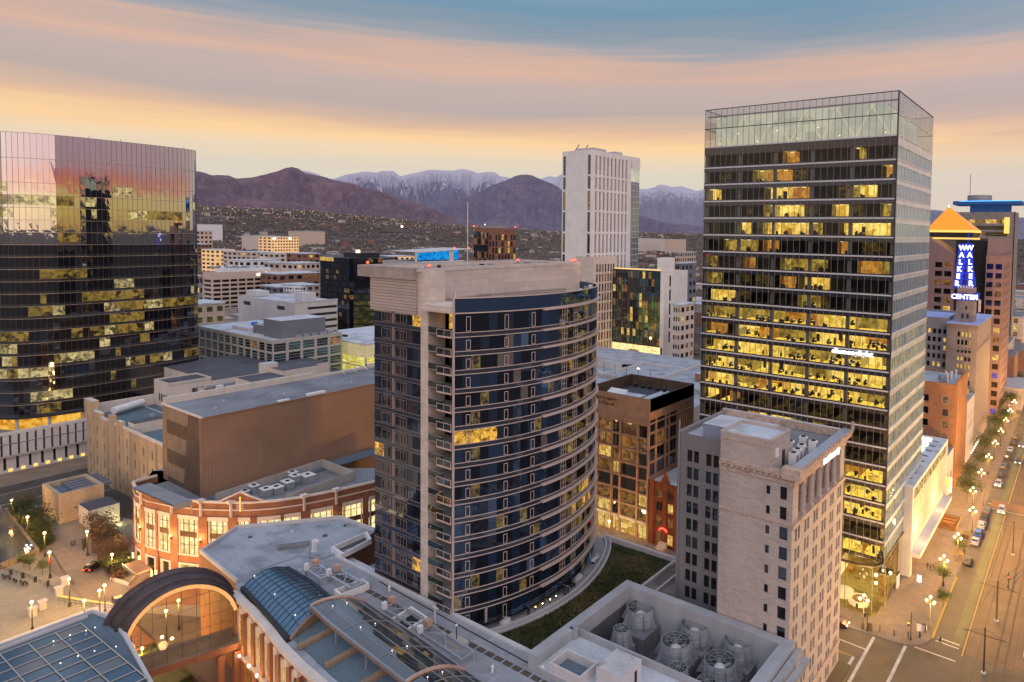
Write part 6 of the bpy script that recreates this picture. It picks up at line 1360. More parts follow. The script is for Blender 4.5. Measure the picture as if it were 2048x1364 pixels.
# ============================================================ cooling plant
cp_ = thing('plant_building', 'open-topped concrete plant room holding big galvanised cooling fans', 'building', (50, -90, 0))
b = MB(); RX0, RX1, RY0, RY1 = 37.2, 68.8, -101.0, -74.8
b.box(35.0, 66.6, -97.8, -71.9, 0, 12.1, 'plantwall', 'roofdark')
b.box(64.8, 66.6, -97.8, -71.9, 12.1, 19.4, 'plantwall'); b.box(35.0, 64.8, -97.8, -96.0, 12.1, 19.4, 'plantwall'); b.box(35.0, 36.9, -96.0, -71.9, 12.1, 19.4, 'plantwall')
b.box(33.9, 34.8, -98.0, -71, 17.6, 18.6, 'metal'); b.box(32.8, 33.7, -98.0, -71, 16.6, 17.6, 'metal')
obj('plant_wall', b, None, cp_)
b = MB(); b.box(64.7, 64.8, -94.8, -84.7, 12.6, 17.0, 'roofdark'); b.box(64.7, 64.8, -82, -80, 12.6, 15.5, 'roofdark')
obj('dark_opening', b, None, cp_)
DV = -81.5
b = MB(); b.box(36.9, 64.8, DV, -72, 12.1, 17.8, 'plantwall', 'rooflight'); b.box(36.9, 64.8, DV-.4, DV, 12.1, 18.9, 'plantwall'); obj('near_roof', b, None, cp_)
bx = at(1100, 1295, z=17.8); 
def qbox(name, pts, z, h, m, top, lab, cat, well=False):
    q = [at(u, v, z=z+h) for u, v in pts]; x0, x1 = min(p.x for p in q), max(p.x for p in q); y0, y1 = min(p.y for p in q), max(p.y for p in q)
    b = MB()
    if well:
        parapet(b, x0, x1, y0, y1, z, h, .3, m); b.face(hipcap(x0+.3, x1-.3, y0+.3, y1-.3, z+.06), top)
    else: b.box(x0, x1, y0, y1, z, z+h, m, top)
    return tag(obj(name, b, None), lab, cat)
q1 = at(1188, 1330, z=20.8); q2 = at(1232, 1298, z=20.8); q3 = at(1282, 1320, z=20.8)
b = MB(); b.box(q3.x-.0, q2.x, q2.y-.2, q1.y, 17.8, 20.8, 'concpale', 'roofstain'); b.box(q3.x-.05, q3.x, q2.y+1, q2.y+1.6, 18.1, 19.9, 'dark'); tag(obj('lift_house', b, None), 'pale concrete box hut with stained flat roof on the plant building', 'roof hut')
qbox('roof_pit', ((1098, 1325), (1135, 1300), (1196, 1325), (1160, 1352)), 17.8, 1.4, 'concpale', 'roofteal', 'square grey-walled roof pit with dark teal floor', 'roof well', True)
p = at(1148, 1275, z=17.8); b = MB(); b.box(p.x-.6, p.x+.6, p.y-.5, p.y+.5, 17.8, 19.4); b.box(p.x-.8, p.x+.2, p.y-.3, p.y+.3, 19.4, 19.8); tag(obj('exhaust_hood', b, 'metal'), 'small green-grey exhaust hood by the plant wall corner', 'vent')
def tower(name, x, y, zb, r0, r1, h, lab):
    t = thing('cooling_fan', lab, 'cooling tower', (x, y, zb), 'galvanised cooling fans'); b = MB(); n = 22
    prf = [(r0*1.0, 0), (r0*.96, h*.5), (r1*1.03, h)]
    for (ra, za), (rb_, zb2) in zip(prf, prf[1:]):
        b.cone((x, y, zb+za), ra, rb_, zb2-za, n, 'fanwall', cap=False); b.cone((x, y, zb+za), ra-.08, rb_-.08, zb2-za, n, 'faninside', cap=False)
    obj('fan_stack', b, None, t)
    b = MB()
    for i in range(9):
        a = 6.283*i/9+.3; ca, sa_ = math.cos(a), math.sin(a); b.face([(x+r0*.98*ca, y+r0*.98*sa_, zb), (x+(r0*1.5)*ca, y+(r0*1.5)*sa_, zb), (x+(r1*1.06)*ca, y+(r1*1.06)*sa_, zb+h*.95), (x+r1*ca, y+r1*sa_, zb+h*.95)], 'metal')
    for z in (h*.25, h*.5, h*.75, h-.05):
        for i in range(n): a0, a1 = 6.283*i/n, 6.283*(i+1)/n; rr = {h*.25: r0*.98, h*.5: r0*.96, h*.75: r0*.48+r1*.515}.get(z, r1*1.03)+.02; b.bar((x+rr*math.cos(a0), y+rr*math.sin(a0), zb+z), (x+rr*math.cos(a1), y+rr*math.sin(a1), zb+z), .07, .07, 'metal')
    obj('stiffener', b, None, t)
    b = MB()
    for i in range(4): a = math.pi*i/4; b.bar((x-r1*math.cos(a), y-r1*math.sin(a), zb+h+.02), (x+r1*math.cos(a), y+r1*math.sin(a), zb+h+.02), .04, .04, 'metal')
    for rr in (r1*.35, r1*.7):
        for i in range(16): a0, a1 = 6.283*i/16, 6.283*(i+1)/16; b.bar((x+rr*math.cos(a0), y+rr*math.sin(a0), zb+h+.02), (x+rr*math.cos(a1), y+rr*math.sin(a1), zb+h+.02), .03, .03, 'metal')
    obj('fan_guard', b, None, t)
    b = MB(); b.ball((x, y, zb+h*.5), r1*.42, 12, 'whitebox', .55)
    for i in range(6): a = 6.283*i/6; b.face([(x+.3*math.cos(a-.25), y+.3*math.sin(a-.25), zb+h*.5), (x+r1*.9*math.cos(a-.14), y+r1*.9*math.sin(a-.14), zb+h*.47), (x+r1*.9*math.cos(a+.18), y+r1*.9*math.sin(a+.18), zb+h*.56), (x+.3*math.cos(a+.3), y+.3*math.sin(a+.3), zb+h*.56)], 'steelgrey')
    obj('fan_rotor', b, None, t)
fans = [((1281, 1213), 2.35, 2.15, 2.7, 14.9, 'large cooling fan alone in the far corner of the plant room'), ((1391, 1246), 2.4, 2.2, 2.7, 14.9, 'large cooling fan nearest the middle of the far concrete wall'), ((1479, 1278), 2.4, 2.2, 2.7, 14.9, 'large cooling fan nearest the stone high-rise'),
        ((1352, 1280), 2.4, 2.2, 2.7, 14.9, 'large cooling fan in the centre of the plant room'), ((1440, 1318), 2.45, 2.25, 2.7, 14.9, 'large cooling fan closest to the bottom edge of the photo'),
        ((1243, 1256), 1.4, 1.25, 2.9, 14.6, 'small cooling fan beside the dark wall opening'), ((1357, 1333), 1.4, 1.25, 2.9, 14.6, 'small cooling fan in front of the central large one'), ((1413, 1360), 1.45, 1.3, 2.9, 14.6, 'small cooling fan cut off by the bottom edge')]
for (u, v), r0, r1, h, zb, lab in fans:
    p = at(u, v, z=zb+h); tower('f', p.x, p.y, zb, r0, r1, h, lab)
b = MB()
for (u, v) in ((1281, 1213),): p = at(u, v, z=18.1); b.box(p.x-2.8, p.x+2.8, p.y-2.8, p.y+3.4, 12.1, 14.88, 'plinth')
ps = [at(u, v, z=18.1) for u, v in ((1391, 1246), (1479, 1278), (1352, 1280), (1440, 1318))]
obj('fan_plinth', b, None, cp_); b = MB()
for p in ps: obj('fan_plinth', MB().box(p.x-2.75, p.x+2.75, p.y-2.75, p.y+2.75, 12.1, 14.88, 'plinth'), None, cp_)
for u, v in ((1243, 1256), (1357, 1333), (1413, 1360)): p = at(u, v, z=17.5); b.box(p.x-1.7, p.x+1.7, p.y-1.7, p.y+1.7, 12.1, 14.58, 'plinth')
obj('fan_plinth', b, None, cp_)
# ============================================================ dark bronze office block and the rust-brick house
db = thing('bronze_office_block', 'eight-storey dark glass office block in a copper-coloured grid frame with open roof yard', 'building', (93.7, -147, 0))
DX0, DX1, DY0, DY1, DZ = 93.7, 116, -171, -147, 38.3
cN = [(94.2, 96.9), (97.6, 102.7), (103.3, 105.4), (106.0, 110.4), (111.0, 113.2)]; rN = [(5.3+3.75*k, 8.45+3.75*k) for k in range(7)]
cW = [(-150.2, -147.5), (-155.2, -151.0), (-157.2, -155.9), (-161.5, -157.8)]; rW = [(17.6+3.9*k, 20.9+3.9*k) for k in range(4)]
b = MB(); wall_holes(b, 'N', DY1, DX0, DX1, 0, DZ, cN, [(.4, 4.4)]+rN, .35, 'brz'); wall_holes(b, 'W', DX0, DY0, DY1, 0, DZ, cW, rW, .35, 'brz'); b.box(DX0+.6, DX1, DY0, DY1-.6, 0, 34.8, 'odark', 'roofdark')
b.box(DX0-.0, DX0+.4, DY0, DY1-.4, 34.8, DZ+.0, 'brzin'); b.box(DX0+.4, DX1, DY1-.4, DY1-.02, 34.8, DZ, 'brzin'); b.box(DX0+.4, DX1, DY0, DY0+.4, 34.8, DZ, 'brzin'); b.box(DX1-.4, DX1, DY0+.4, DY1-.4, 34.8, DZ, 'brzin'); obj('wall', b, None, db)
windows(db, 'N', DY1, cN, rN, [('darkwin', 5), ('warmdim', 5), ('warmwin', 1.6)], 'darkmul', .32, nx=2); windows(db, 'N', DY1, cN, [(.4, 4.4)], [('warmwin', 4), ('warmdim', 1)], 'darkmul', .3, nx=2); windows(db, 'W', DX0, cW, rW, [('darkwin', 6), ('warmdim', 1)], 'darkmul', .32, nx=2)
b = MB()
for c in [93.9]+[(cN[i][1]+cN[i+1][0])/2 for i in range(4)]+[113.7]: b.box(c-.22, c+.22, DY1-.02, DY1+.35, 4.6, 31.4, 'brz')
for r in rN: b.box(DX0, DX1, DY1-.02, DY1+.22, r[1]+.1, r[1]+.5, 'brz')
for k in range(9): y_ = DY0+1+k*1.1; b.box(DX0-.18, DX0+.0, y_, y_+.15, 17, 31.5, 'brz')
b.box(DX0-.25, DX1, DY1-.3, DY1+.3, 31.5, 31.9, 'brz'); b.box(DX0-.2, DX0, DY0, DY1, 31.5, 31.9, 'brz'); b.box(DX0, DX1, DY1, DY1+.25, 4.5, 5.1, 'stone'); obj('pilaster', b, None, db)
b = MB(); b.box(96, 101, -166, -152, 34.8, 36.2, 'steelgrey', 'rooflight'); b.box(103, 112, -160, -150, 34.8, 35.6, 'roofdark', 'rooflight'); b.box(94.5, 96, -170, -152, 34.8, 37.2, 'whitebox', 'rooflight'); b.face([(106, -149, 35), (112, -149, 35), (112, -155, 37.6), (106, -155, 37.6)], 'whitebox')
for k in range(6): b.box(97+2.5*k, 97.8+2.5*k, -165, -164, 36.2, 37.0+.3*(k % 2), 'dark')
for k in range(4): b.cone((95.2, -156-3*k, 37.2), .3, .2, .7, 8, 'dark')
obj('roof_plant', b, None, db)
text('wall_lettering', 'West Academy\nary Deposit', 1.35, db, (108.3, DY1+.08, 36.0), ROTN, 'letter', .05)
rb = thing('brick_house', 'small rust-red brick house with pointed gable and red neon sign between two taller blocks', 'building', (85, -147, 0))
cN = [(86.0, 87.8), (89.4, 91.2)]; rN = [(5.4, 7.9), (9.3, 11.9), (12.9, 15.0)]; b = MB(); wall_holes(b, 'N', -147, 82.0, 93.6, 0, 17.2, cN, rN+[(.8, 3.8)], .35, 'brick2'); b.box(82, 93.4, -168, -147.5, 0, 16.4, 'brick2', 'rooflight'); b.face([(87.2, -146.98, 17.2), (90.0, -146.98, 17.2), (88.6, -146.98, 20.0)], 'brick2'); b.face([(87.2, -147.6, 17.2), (90.0, -147.6, 17.2), (88.6, -147.6, 20.0)], 'brick2')
b.face([(87.2, -146.98, 17.2), (88.6, -146.98, 20), (88.6, -147.6, 20), (87.2, -147.6, 17.2)], 'brick2'); b.face([(90, -146.98, 17.2), (88.6, -146.98, 20), (88.6, -147.6, 20), (90, -147.6, 17.2)], 'brick2')
for x in (85.2, 88.4, 92.2): b.box(x-.3, x+.3, -147, -146.7, 0, 17.2, 'brick2')
b.box(82, 93.5, -146.99, -146.75, 8.4, 8.8, 'brick2'); obj('wall', b, None, rb); windows(rb, 'N', -147, cN, rN+[(.8, 3.8)], [('warmdim', 3), ('darkwin', 3), ('warmwin', 1)], 'bronze', .3, nx=2)
b = MB(); b.box(87.6, 89.8, -146.9, -144.8, .15, .9, 'stone'); b.box(87.8, 89.6, -146.9, -145.6, .9, 1.6, 'stone'); obj('front_steps', b, None, rb)
b = MB(); 
for k in range(10): a0, a1 = math.pi*k/10, math.pi*(k+1)/10; b.bar((88.7-1.1*math.cos(a0), -146.5, 4.6+.7*math.sin(a0)), (88.7-1.1*math.cos(a1), -146.5, 4.6+.7*math.sin(a1)), .22, .22, 'red')
obj('neon_sign', b, None, rb)
# ============================================================ parking decks and white tower behind
pk = thing('parking_deck', 'wide pale blue-grey parking deck roof with ramp walls below the white tower', 'parking garage', (170, -300, 0))
b = MB(); b.box(130, 262, -330, -215, 0, 11.5, 'concrete', 'roofblue'); b.box(168, 168.8, -330, -215, 11.5, 12.9, 'concpale'); b.box(130, 262, -261, -260.2, 11.5, 13.2, 'concrete'); b.box(170, 240, -300, -299.2, 11.5, 12.8, 'concpale'); b.box(195, 195.6, -299, -262, 11.5, 12.8, 'concpale'); obj('deck', b, None, pk)
b = MB(); b.face([(196, -298, 11.55), (235, -298, 11.55), (235, -280, 14.5), (196, -280, 14.5)], 'roofblue'); b.box(196, 235, -280.4, -280, 11.5, 15.2, 'concpale'); obj('ramp', b, None, pk)
b = MB(); b.box(150, 158, -245, -235, 11.5, 15, 'brickor', 'rooflight'); b.box(150, 153, -290, -280, 11.5, 15.5, 'brickor', 'rooflight'); obj('stair_tower', b, None, pk)
for k in range(9): x = 172+7*k; y = -270; obj('roof_lamp', MB().bar((x, y, 11.5), (x, y, 16), .15, .15, 'dark').box(x-.6, x+.6, y-.15, y+.15, 16, 16.2, 'globe' if k % 4 == 1 else 'steelgrey'), None, pk)
for k in range(12): x = 150+6*(k % 4); y = -226-8*(k//4); b = MB(); b.box(x, x+2.4, y, y+2, 11.5, 13.2+.4*(k % 3), 'metal'); obj('plant_unit', b, None, pk)
wt = thing('white_tower', 'tall slim white tower with rows of narrow windows and a dark glass edge', 'building', (265.9, -342.6, 0))
b = MB(); TZ = 135.3; fl = [(z0, z0+4.6) for z0 in []]
groups = [(119.5, 132), (110.2, 118.2), (96.5, 108.8), (82.5, 95.2), (68.5, 81.2), (54.6, 67.2), (45.0, 53.4), (34.5, 43.8), (20, 33)]
cw = evenly(-384.5, -346.0, 9, 2.1)
wall_holes(b, 'W', 265.9, -388, -342.6, 0, TZ, cw, groups, .8, 'white'); wall_holes(b, 'N', -342.6, 265.9, 290.1, 0, TZ, [(266.4, 268.8), (287.2, 289.5)], groups, .8, 'white'); b.box(267, 290, -388, -343.5, 0, TZ-1.5, 'white', 'rooflight'); b.box(268, 286, -387, -345, TZ-1.5, TZ-.6, 'steelgrey')
b.box(266.6, 289, -399, -388, 0, TZ-2, 'white'); obj('wall', b, None, wt)
windows(wt, 'W', 265.9, cw, groups, [('winpale', 1)], 'whitemul', .7, fw=.18, nz=4); windows(wt, 'N', -342.6, [(266.4, 268.8), (287.2, 289.5)], groups, [('darkwin', 5), ('warmdim', 1)], 'darkmul', .7, fw=.2, nz=4)
b = MB(); b.box(266.2, 266.55, -398.8, -389.5, 4, 118, 'greenwin'); b.box(265.9, 266.5, -398.9, -389, 118, TZ-8, 'crownlit'); b.box(265.6, 266.5, -399, -389, TZ-8, TZ, 'white')
for k in range(28): b.box(266.0, 266.3, -398.9, -389.4, 5+4.1*k, 5.4+4.1*k, 'whitemul')
for k in range(6): b.box(266.0, 266.3, -398.8+1.8*k, -398.6+1.8*k, 4, 118, 'whitemul')
obj('glass_edge', b, None, wt)
b = MB(); b.bar((287, -350, TZ-1), (282, -350, TZ+5), .5, .5, 'steelgrey'); b.bar((281, -352, TZ-1), (276, -352, TZ+4.6), .5, .5, 'steelgrey'); b.box(270, 284, -364, -350, TZ-1, TZ+2.4, 'concpale'); b.box(268, 276, -380, -372, TZ-1, TZ+2, 'concpale'); obj('roof_crane', b, None, wt)
b = MB(); cw2 = evenly(-366, -344.5, 7, 1.9); wall_holes(b, 'W', 262.6, -368, -342.2, 0, 66.5, cw2, [(5+6.4*k, 10.2+6.4*k) for k in range(9)], .6, 'stone'); b.box(263.4, 266.2, -368, -342.2, 0, 66.3, 'stone'); b.box(262.6, 277, -342.2, -341.9, 0, 66.5, 'stone'); obj('stone_base', b, None, wt); windows(wt, 'W', 262.6, cw2, [(5+6.4*k, 10.2+6.4*k) for k in range(9)], [('darkwin', 5), ('warmdim', 1)], 'darkmul', .5, nz=2)
ht = thing('hotel_block', 'black-glass hotel block with white end wall and bright yellow ground floor', 'building', (221.7, -362.6, 0))
b = MB(); b.box(221.9, 262, -384, -363.2, 9, 58, 'odark', 'rooflight'); b.box(221.7, 222.4, -383, -362.6, 0, 58.5, 'white'); b.box(222.4, 224.4, -363.2, -362.5, 9, 58.5, 'white'); b.box(222.2, 228, -376, -364, 58, 66.5, 'white'); b.box(221.4, 222.2, -392, -383, 4, 58, 'white'); obj('wall', b, None, ht)
for k in range(10):
    b = MB(); pts = [(224.4+37.6*i/16, -362.9) for i in range(17)]; panes(b, pts[::-1], 10+4.75*k, 14.5+4.75*k, lambda i: random.choices(['greenwin', 'darkwin', 'warmdim', 'warmwin'], [6, 7, 1.6, .5])[0], .006); b.box(224.4, 262, -363.1, -362.75, 14.5+4.75*k, 14.75+4.75*k, 'darkmul')
    for i in range(17): x = 224.4+37.6*i/16; b.box(x-.12, x+.12, -362.95, -362.7, 10+4.75*k, 14.5+4.75*k, 'darkmul')
    obj('glazing_band', b, None, ht)
b = MB(); b.box(224.5, 262, -363.6, -363.0, .5, 8.8, 'shopwin'); b.box(224, 262, -366, -364, 0, 9, 'odark'); obj('lit_ground_floor', b, None, ht)
for k in range(5): obj('side_window', MB().box(221.5, 221.72, -370.5, -369, 12+9*k, 19+9*k), 'darkwin', ht)
b = MB(); b.box(225, 261, -363.2, -362.7, 58.3, 58.9, 'goldglow'); obj('roof_light_line', b, None, ht)
b = MB(); 
for k in range(40): x = random.uniform(205, 262); y = random.uniform(-352, -335); b.ball((x, y, random.uniform(1, 4)), .45, 5, 'lw2')
tag(obj('hotel_garden_lights', b, None), 'string of small yellow garden lights in front of the hotel', 'garden lights', kind='stuff')

# small service pieces on the near roofs
b = MB(); q = [at(u, v, z=GZ) for u, v in ((520, 1140), (600, 1112), (640, 1118), (700, 1100))]
for a_, c_ in zip(q, q[1:]): b.bar((a_.x, a_.y, GZ+.25), (c_.x, c_.y, GZ+.25), .14, .14)
tag(obj('roof_pipe', b, 'metal'), 'thin grey pipe running across the pale mall roof', 'pipe')
b = MB(); q = [at(u, v, z=GZ) for u, v in ((760, 1165), (850, 1215), (960, 1275), (1060, 1330))]
for a_, c_ in zip(q, q[1:]): b.bar((a_.x, a_.y, GZ+.15), (c_.x, c_.y, GZ+.15), .1, .1)
tag(obj('roof_cable', b, 'dark'), 'thin dark cable along the edge of the paver roof', 'cable')
for i, (u, v) in enumerate(((455, 1120), (500, 1075), (585, 1062), (690, 1052), (600, 1140), (650, 1072), (530, 1068))):
    p = at(u, v, z=GZ); b = MB(); s_ = .3+.12*(i % 3); b.cone((p.x, p.y, GZ), s_, s_*.8, .18+.1*(i % 2), 10, 'roofdark' if i % 2 else 'metal'); tag(obj('roof_drain', b, None), 'small round drain or vent on the pale mall roof', 'vent', 'drains on the pale mall roof')
for i, (u, v, w_) in enumerate(((220, 822, 2.2), (262, 812, 1.6), (300, 835, 1.4))):
    p = at(u, v, z=19.0); b = MB(); b.box(p.x, p.x+w_, p.y-w_, p.y, 19.0, 19.9, 'metal'); tag(obj('roof_unit', b, None), ['grey roof unit beside the white tank on the theatre', 'small grey roof unit in the middle of the theatre roof', 'smallest roof unit near the brown hall on the theatre roof'][i], 'rooftop unit')
# ============================================================ mid-distance city behind the theatre
def simple(name, lab, cat, x0, x1, y0, y1, z1, wallm, roofm, ncols=0, wcols=0, zr=None, wn=2.0, ww=2.0, gms=None, frame=None, par=.8, group=None, nz=1, zb=0, fw=.08):
    t = thing(name, lab, cat, (x0, y1, zb), group); b = MB(); rr = zr or []; cn = evenly(x0, x1, ncols, wn) if ncols else []; cw_ = evenly(y0, y1, wcols, ww) if wcols else []
    wall_holes(b, 'N', y1, x0, x1, zb, z1, cn, rr, .3, wallm); wall_holes(b, 'W', x0, y0, y1, zb, z1, cw_, rr, .3, wallm)
    b.box(x0+.4, x1, y0, y1-.4, zb, z1-.02, wallm, roofm); b.box(x1-.1, x1, y0, y1, zb, z1, wallm)
    if par: parapet(b, x0-.02, x1, y0, y1+.02, z1, par, .4, wallm)
    obj('wall', b, None, t)
    if cn: windows(t, 'N', y1, cn, rr, gms or [('darkwin', 1)], frame, .27, nz=nz, fw=fw)
    if cw_: windows(t, 'W', x0, cw_, rr, gms or [('darkwin', 1)], frame, .27, nz=nz, fw=fw)
    return t
go = simple('green_glass_office', 'office block in a pale grid frame with greenish glass and a slate-grey roof room', 'building', 274.6, 346, -173.4, -142.3, 35.2, 'gridframe', 'rooflight', 12, 5, [(1.0+4.25*k, 4.45+4.25*k) for k in range(8)], 4.9, 5.2, [('greenwin', 9), ('darkwin', 6), ('warmdim', .7), ('warmwin', .2)], 'whitemul', par=.5, nz=3)
b = MB(); b.box(279, 293, -168, -148, 35.2, 42.8, 'greybox', 'rooflight'); b.box(296, 306, -165, -150, 35.2, 39, 'greybox', 'roofblue'); b.box(310, 325, -160, -150, 35.2, 36.6, 'concpale', 'rooflight'); b.box(318, 320, -158, -156, 36.6, 38, 'tarp')
for k in range(5): b.box(276+.3, 277.8, -170+3.6*k, -167.6+3.6*k, 35.3, 36.5, 'steelgrey')
obj('roof_room', b, None, go)
cb = thing('beige_office', 'beige office block with long dark strip windows and a glowing white sign', 'building', (660, -300, 0))
b = MB(); rr = [(4.2+3.7*k, 5.9+3.7*k) for k in range(9)]; cw_ = evenly(-371, -301, 9, 6.4); cn = [(694, 706), (708, 720)]
q0 = at(424, 545, D=652); qr = at(556, 538, x=q0.x); ql = at(406, 543, y=q0.y); W_ = q0.y-qr.y; cw_ = evenly(qr.y+.5, q0.y-.5, 8, W_/8*.84); cn = [(q0.x+2, ql.x-1)]; ZB = q0.z
rr = [(ZB-8.4-3.75*k, ZB-6.3-3.75*k) for k in range(9)]
wall_holes(b, 'W', q0.x, qr.y, q0.y, 0, ZB, cw_, rr, .8, 'beige'); wall_holes(b, 'N', q0.y, q0.x, ql.x, 0, ZB, cn, rr, .8, 'beige'); b.box(q0.x+1, ql.x, qr.y, q0.y-1, 0, ZB-.5, 'beige', 'roofblue'); b.box(q0.x+3, ql.x-3, qr.y+5, q0.y-8, ZB-.5, ZB+2.5, 'whitebox', 'rooflight'); obj('wall', b, None, cb)
windows(cb, 'W', q0.x, cw_, rr, [('darkwin', 9), ('warmdim', 1)], None, .7); windows(cb, 'N', q0.y, cn, rr, [('darkwin', 1)], None, .7)
b = MB()
for k in range(26): x = q0.x+4+rnd.uniform(0, 22); y = qr.y+6+rnd.uniform(0, W_-16); s = rnd.uniform(1, 3); b.box(x, x+s, y, y+s, ZB+2.4, ZB+2.4+rnd.uniform(.6, 2.4), rnd.choice(['whitebox', 'steelgrey']))
obj('roof_equipment', b, None, cb); text('sign_lettering', 'credit.com', 4.6, cb, (q0.x-.5, qr.y+9, ZB-2.9), ROTW, 'sign_w', bold=.08)
gg = thing('white_garage', 'white concrete building with open dark slots and cage of pipes on its roof', 'building', (409, -226, 0))
g0 = at(590, 606, D=420); gl = at(476, 590, y=g0.y); gr_ = at(675, 591, x=g0.x); b = MB(); rr = [(g0.z-4.6-3.9*k, g0.z-3.0-3.9*k) for k in range(6)]
wall_holes(b, 'W', g0.x, gr_.y, g0.y, 0, g0.z, [(gr_.y, g0.y-7.5)], rr, 1.5, 'white2'); wall_holes(b, 'N', g0.y, g0.x, gl.x, 0, g0.z, [(g0.x+11, g0.x+20), (g0.x+50, g0.x+59)], [(g0.z-5.2, g0.z-2.8)], .8, 'white2'); b.box(g0.x+1.5, gl.x, gr_.y, g0.y-1, 0, g0.z-.3, 'darkin', 'rooflight'); b.box(g0.x-.3, g0.x+.5, gr_.y-.1, g0.y, g0.z, g0.z+.6, 'white2'); b.box(gl.x-14, gl.x-2, g0.y-12, g0.y-4, g0.z, g0.z+3.2, 'white2'); b.box(g0.x+6, g0.x+14, gr_.y+10, gr_.y+18, g0.z, g0.z+4.5, 'white2'); obj('wall', b, None, gg)
b = MB()
cx0, cy0 = g0.x+24, g0.y-13
for i in range(5):
    for j in range(2): b.bar((cx0+3*i, cy0-7*j, g0.z), (cx0+3*i, cy0-7*j, g0.z+6.4), .3, .3)
for z in (g0.z+2, g0.z+4.2, g0.z+6.4):
    for j in range(2): b.bar((cx0, cy0-7*j, z), (cx0+12, cy0-7*j, z), .3, .3)
    for i in range(5): b.bar((cx0+3*i, cy0, z), (cx0+3*i, cy0-7, z), .3, .3)
obj('pipe_cage', b, 'whitebox', gg)
dk = thing('black_office', 'black glass office block with faint lit strips and a row of amber windows', 'building', (430, -280, 0))
d0 = at(640, 511, D=500); dpl = [(d0.x+40, d0.y-24), (d0.x, d0.y)]; d1 = at(700, 512, D=470); d2 = at(776, 514, D=470); dpl += [(d1.x, d1.y), (d2.x, d2.y), (d2.x+20, d2.y-22)]
dpr = [tuple(p) for p in resample(dpl, 3.0)][::-1]; DZT = 63.0
for k in range(15):
    z = 3+4.0*k; b = MB(); panes(b, dpr, z+1.3, z+4.0, lambda i: ('warmwin' if k == 14 and 0 < (len(dpr)-i-12) < 11 and k == 14 else random.choices(['tglassd', 'sglassb', 'warmdim', 'slit2'], [9, 5, .5, .9])[0]), .006); ribbon(b, dpr, z, z+1.3, 'sglassb'); obj('glazing_band', b, None, dk)
b = MB(); b.prism([(p[0], p[1]) for p in offs(dpr, -1.0)]+[(d0.x+40, d0.y-60)], 0, DZT-.4, 'odark', 'roofdark'); b.box(d1.x+6, d1.x+26, d1.y-26, d1.y-12, DZT-.4, DZT+3, 'dark'); b.box(d1.x+10, d1.x+12, d1.y-14, d1.y-12, DZT+3, DZT+5, 'lamp'); obj('body', b, None, dk)
yp = thing('lit_parking_garage', 'open parking garage glowing yellow inside beside the curved tower', 'parking garage', (240, -190, 0))
b = MB(); y0g, y1g = -262, -176.5
for k in range(6):
    z = 3.6*k+3.2; b.box(262, 310, y0g, y1g, z-.5, z, 'concpale')
    b.box(262, 262.3, y0g, y1g, z, z+.95, 'concpale')
    b.box(275, 309, y0g, y1g, z+.3, z+2.9, 'yellowin'); b.face([(262.4, y0g, z+.02), (275, y0g, z+.02), (275, y1g, z+.02), (262.4, y1g, z+.02)], 'yellowin')
for k in range(10): y = y0g+2+9.2*k; b.box(262, 262.6, y, y+.6, 0, 25, 'concpale')
b.box(262.5, 310, y0g, y1g, 25.0, 30.5, 'yellowwall', 'rooflight'); b.box(262.4, 310, y0g, y1g, 30.5, 31.1, 'concpale', 'rooflight'); obj('deck', b, None, yp)
b = MB()
for _ in range(26): x = rnd.uniform(266, 305); y = rnd.uniform(y0g+2, y1g-3); b.box(x, x+2.4, y, y+1.4, 31.1, 32.0, 'dark')
obj('roof_unit', b, None, yp)
bl = thing('blue_louvre_building', 'flat-roofed building with a bright blue lit louvred top storey behind the curved tower', 'building', (315, -244, 40))
u0 = at(831, 503, D=395); u1 = at(917, 500, x=u0.x); u2 = at(942, 496, x=u0.x); b = MB(); b.box(u0.x, u0.x+30, u1.y, u0.y, 30, u0.z-5.8, 'concrete'); b.face([(u0.x-.1, u1.y, u0.z-5), (u0.x-.1, u0.y-.5, u0.z-5), (u0.x-.1, u0.y-.5, u0.z-1.0), (u0.x-.1, u1.y, u0.z+.6)], 'cyan'); b.face([(u0.x-1, u2.y, u0.z+1.3), (u0.x-1, u0.y, u0.z-.3), (u0.x+26, u0.y, u0.z-.3), (u0.x+26, u2.y, u0.z+1.3)], 'concpale'); b.face([(u0.x-1, u2.y, u0.z+.9), (u0.x-1, u0.y, u0.z-.8), (u0.x-1, u0.y, u0.z-.3), (u0.x-1, u2.y, u0.z+1.3)], 'stone')
b.box(u0.x-.6, u0.x+.1, u0.y-.6, u0.y+.3, 30, u0.z-.4, 'concpale'); b.box(u0.x-.4, u0.x+.2, u0.y-27, u0.y-23.8, 40, u0.z+.2, 'stone')
b.box(u0.x-.5, u0.x+.4, u1.y-4, u0.y-4, u0.z-7.2, u0.z-5.8, 'whitebox'); obj('louvred_storey', b, None, bl)
b = MB(); 
for f in (.68, .95): y = u0.y+(u2.y-u0.y)*f; b.ball((u0.x, y, u0.z+1.8), .5, 6, 'red')
obj('roof_beacon', b, None, bl)
bt_ = thing('copper_tower', 'dark glass and copper-red apartment tower standing alone in the valley trees', 'building', (519, -493, 0))
t0 = at(977, 456, D=700); tl = at(948, 457, y=t0.y); tr_ = at(1032, 458, x=t0.x); b = MB(); b.box(t0.x, tl.x, tr_.y, t0.y, 0, t0.z, 'coppert', 'roofdark'); b.box(t0.x+4, tl.x-3, tr_.y+8, t0.y-6, t0.z, t0.z+3, 'steelgrey', 'rooflight'); obj('wall', b, None, bt_)
for k in range(11):
    z = 6+6.9*k; b = MB(); panes(b, [(tl.x-(tl.x-t0.x)*i/8, t0.y+.15) for i in range(9)][::-1], z, z+6.4, lambda i: random.choice(['sglassb', 'darkwin', 'tglassd', 'warmdim']), .006); obj('north_glazing', b, None, bt_)
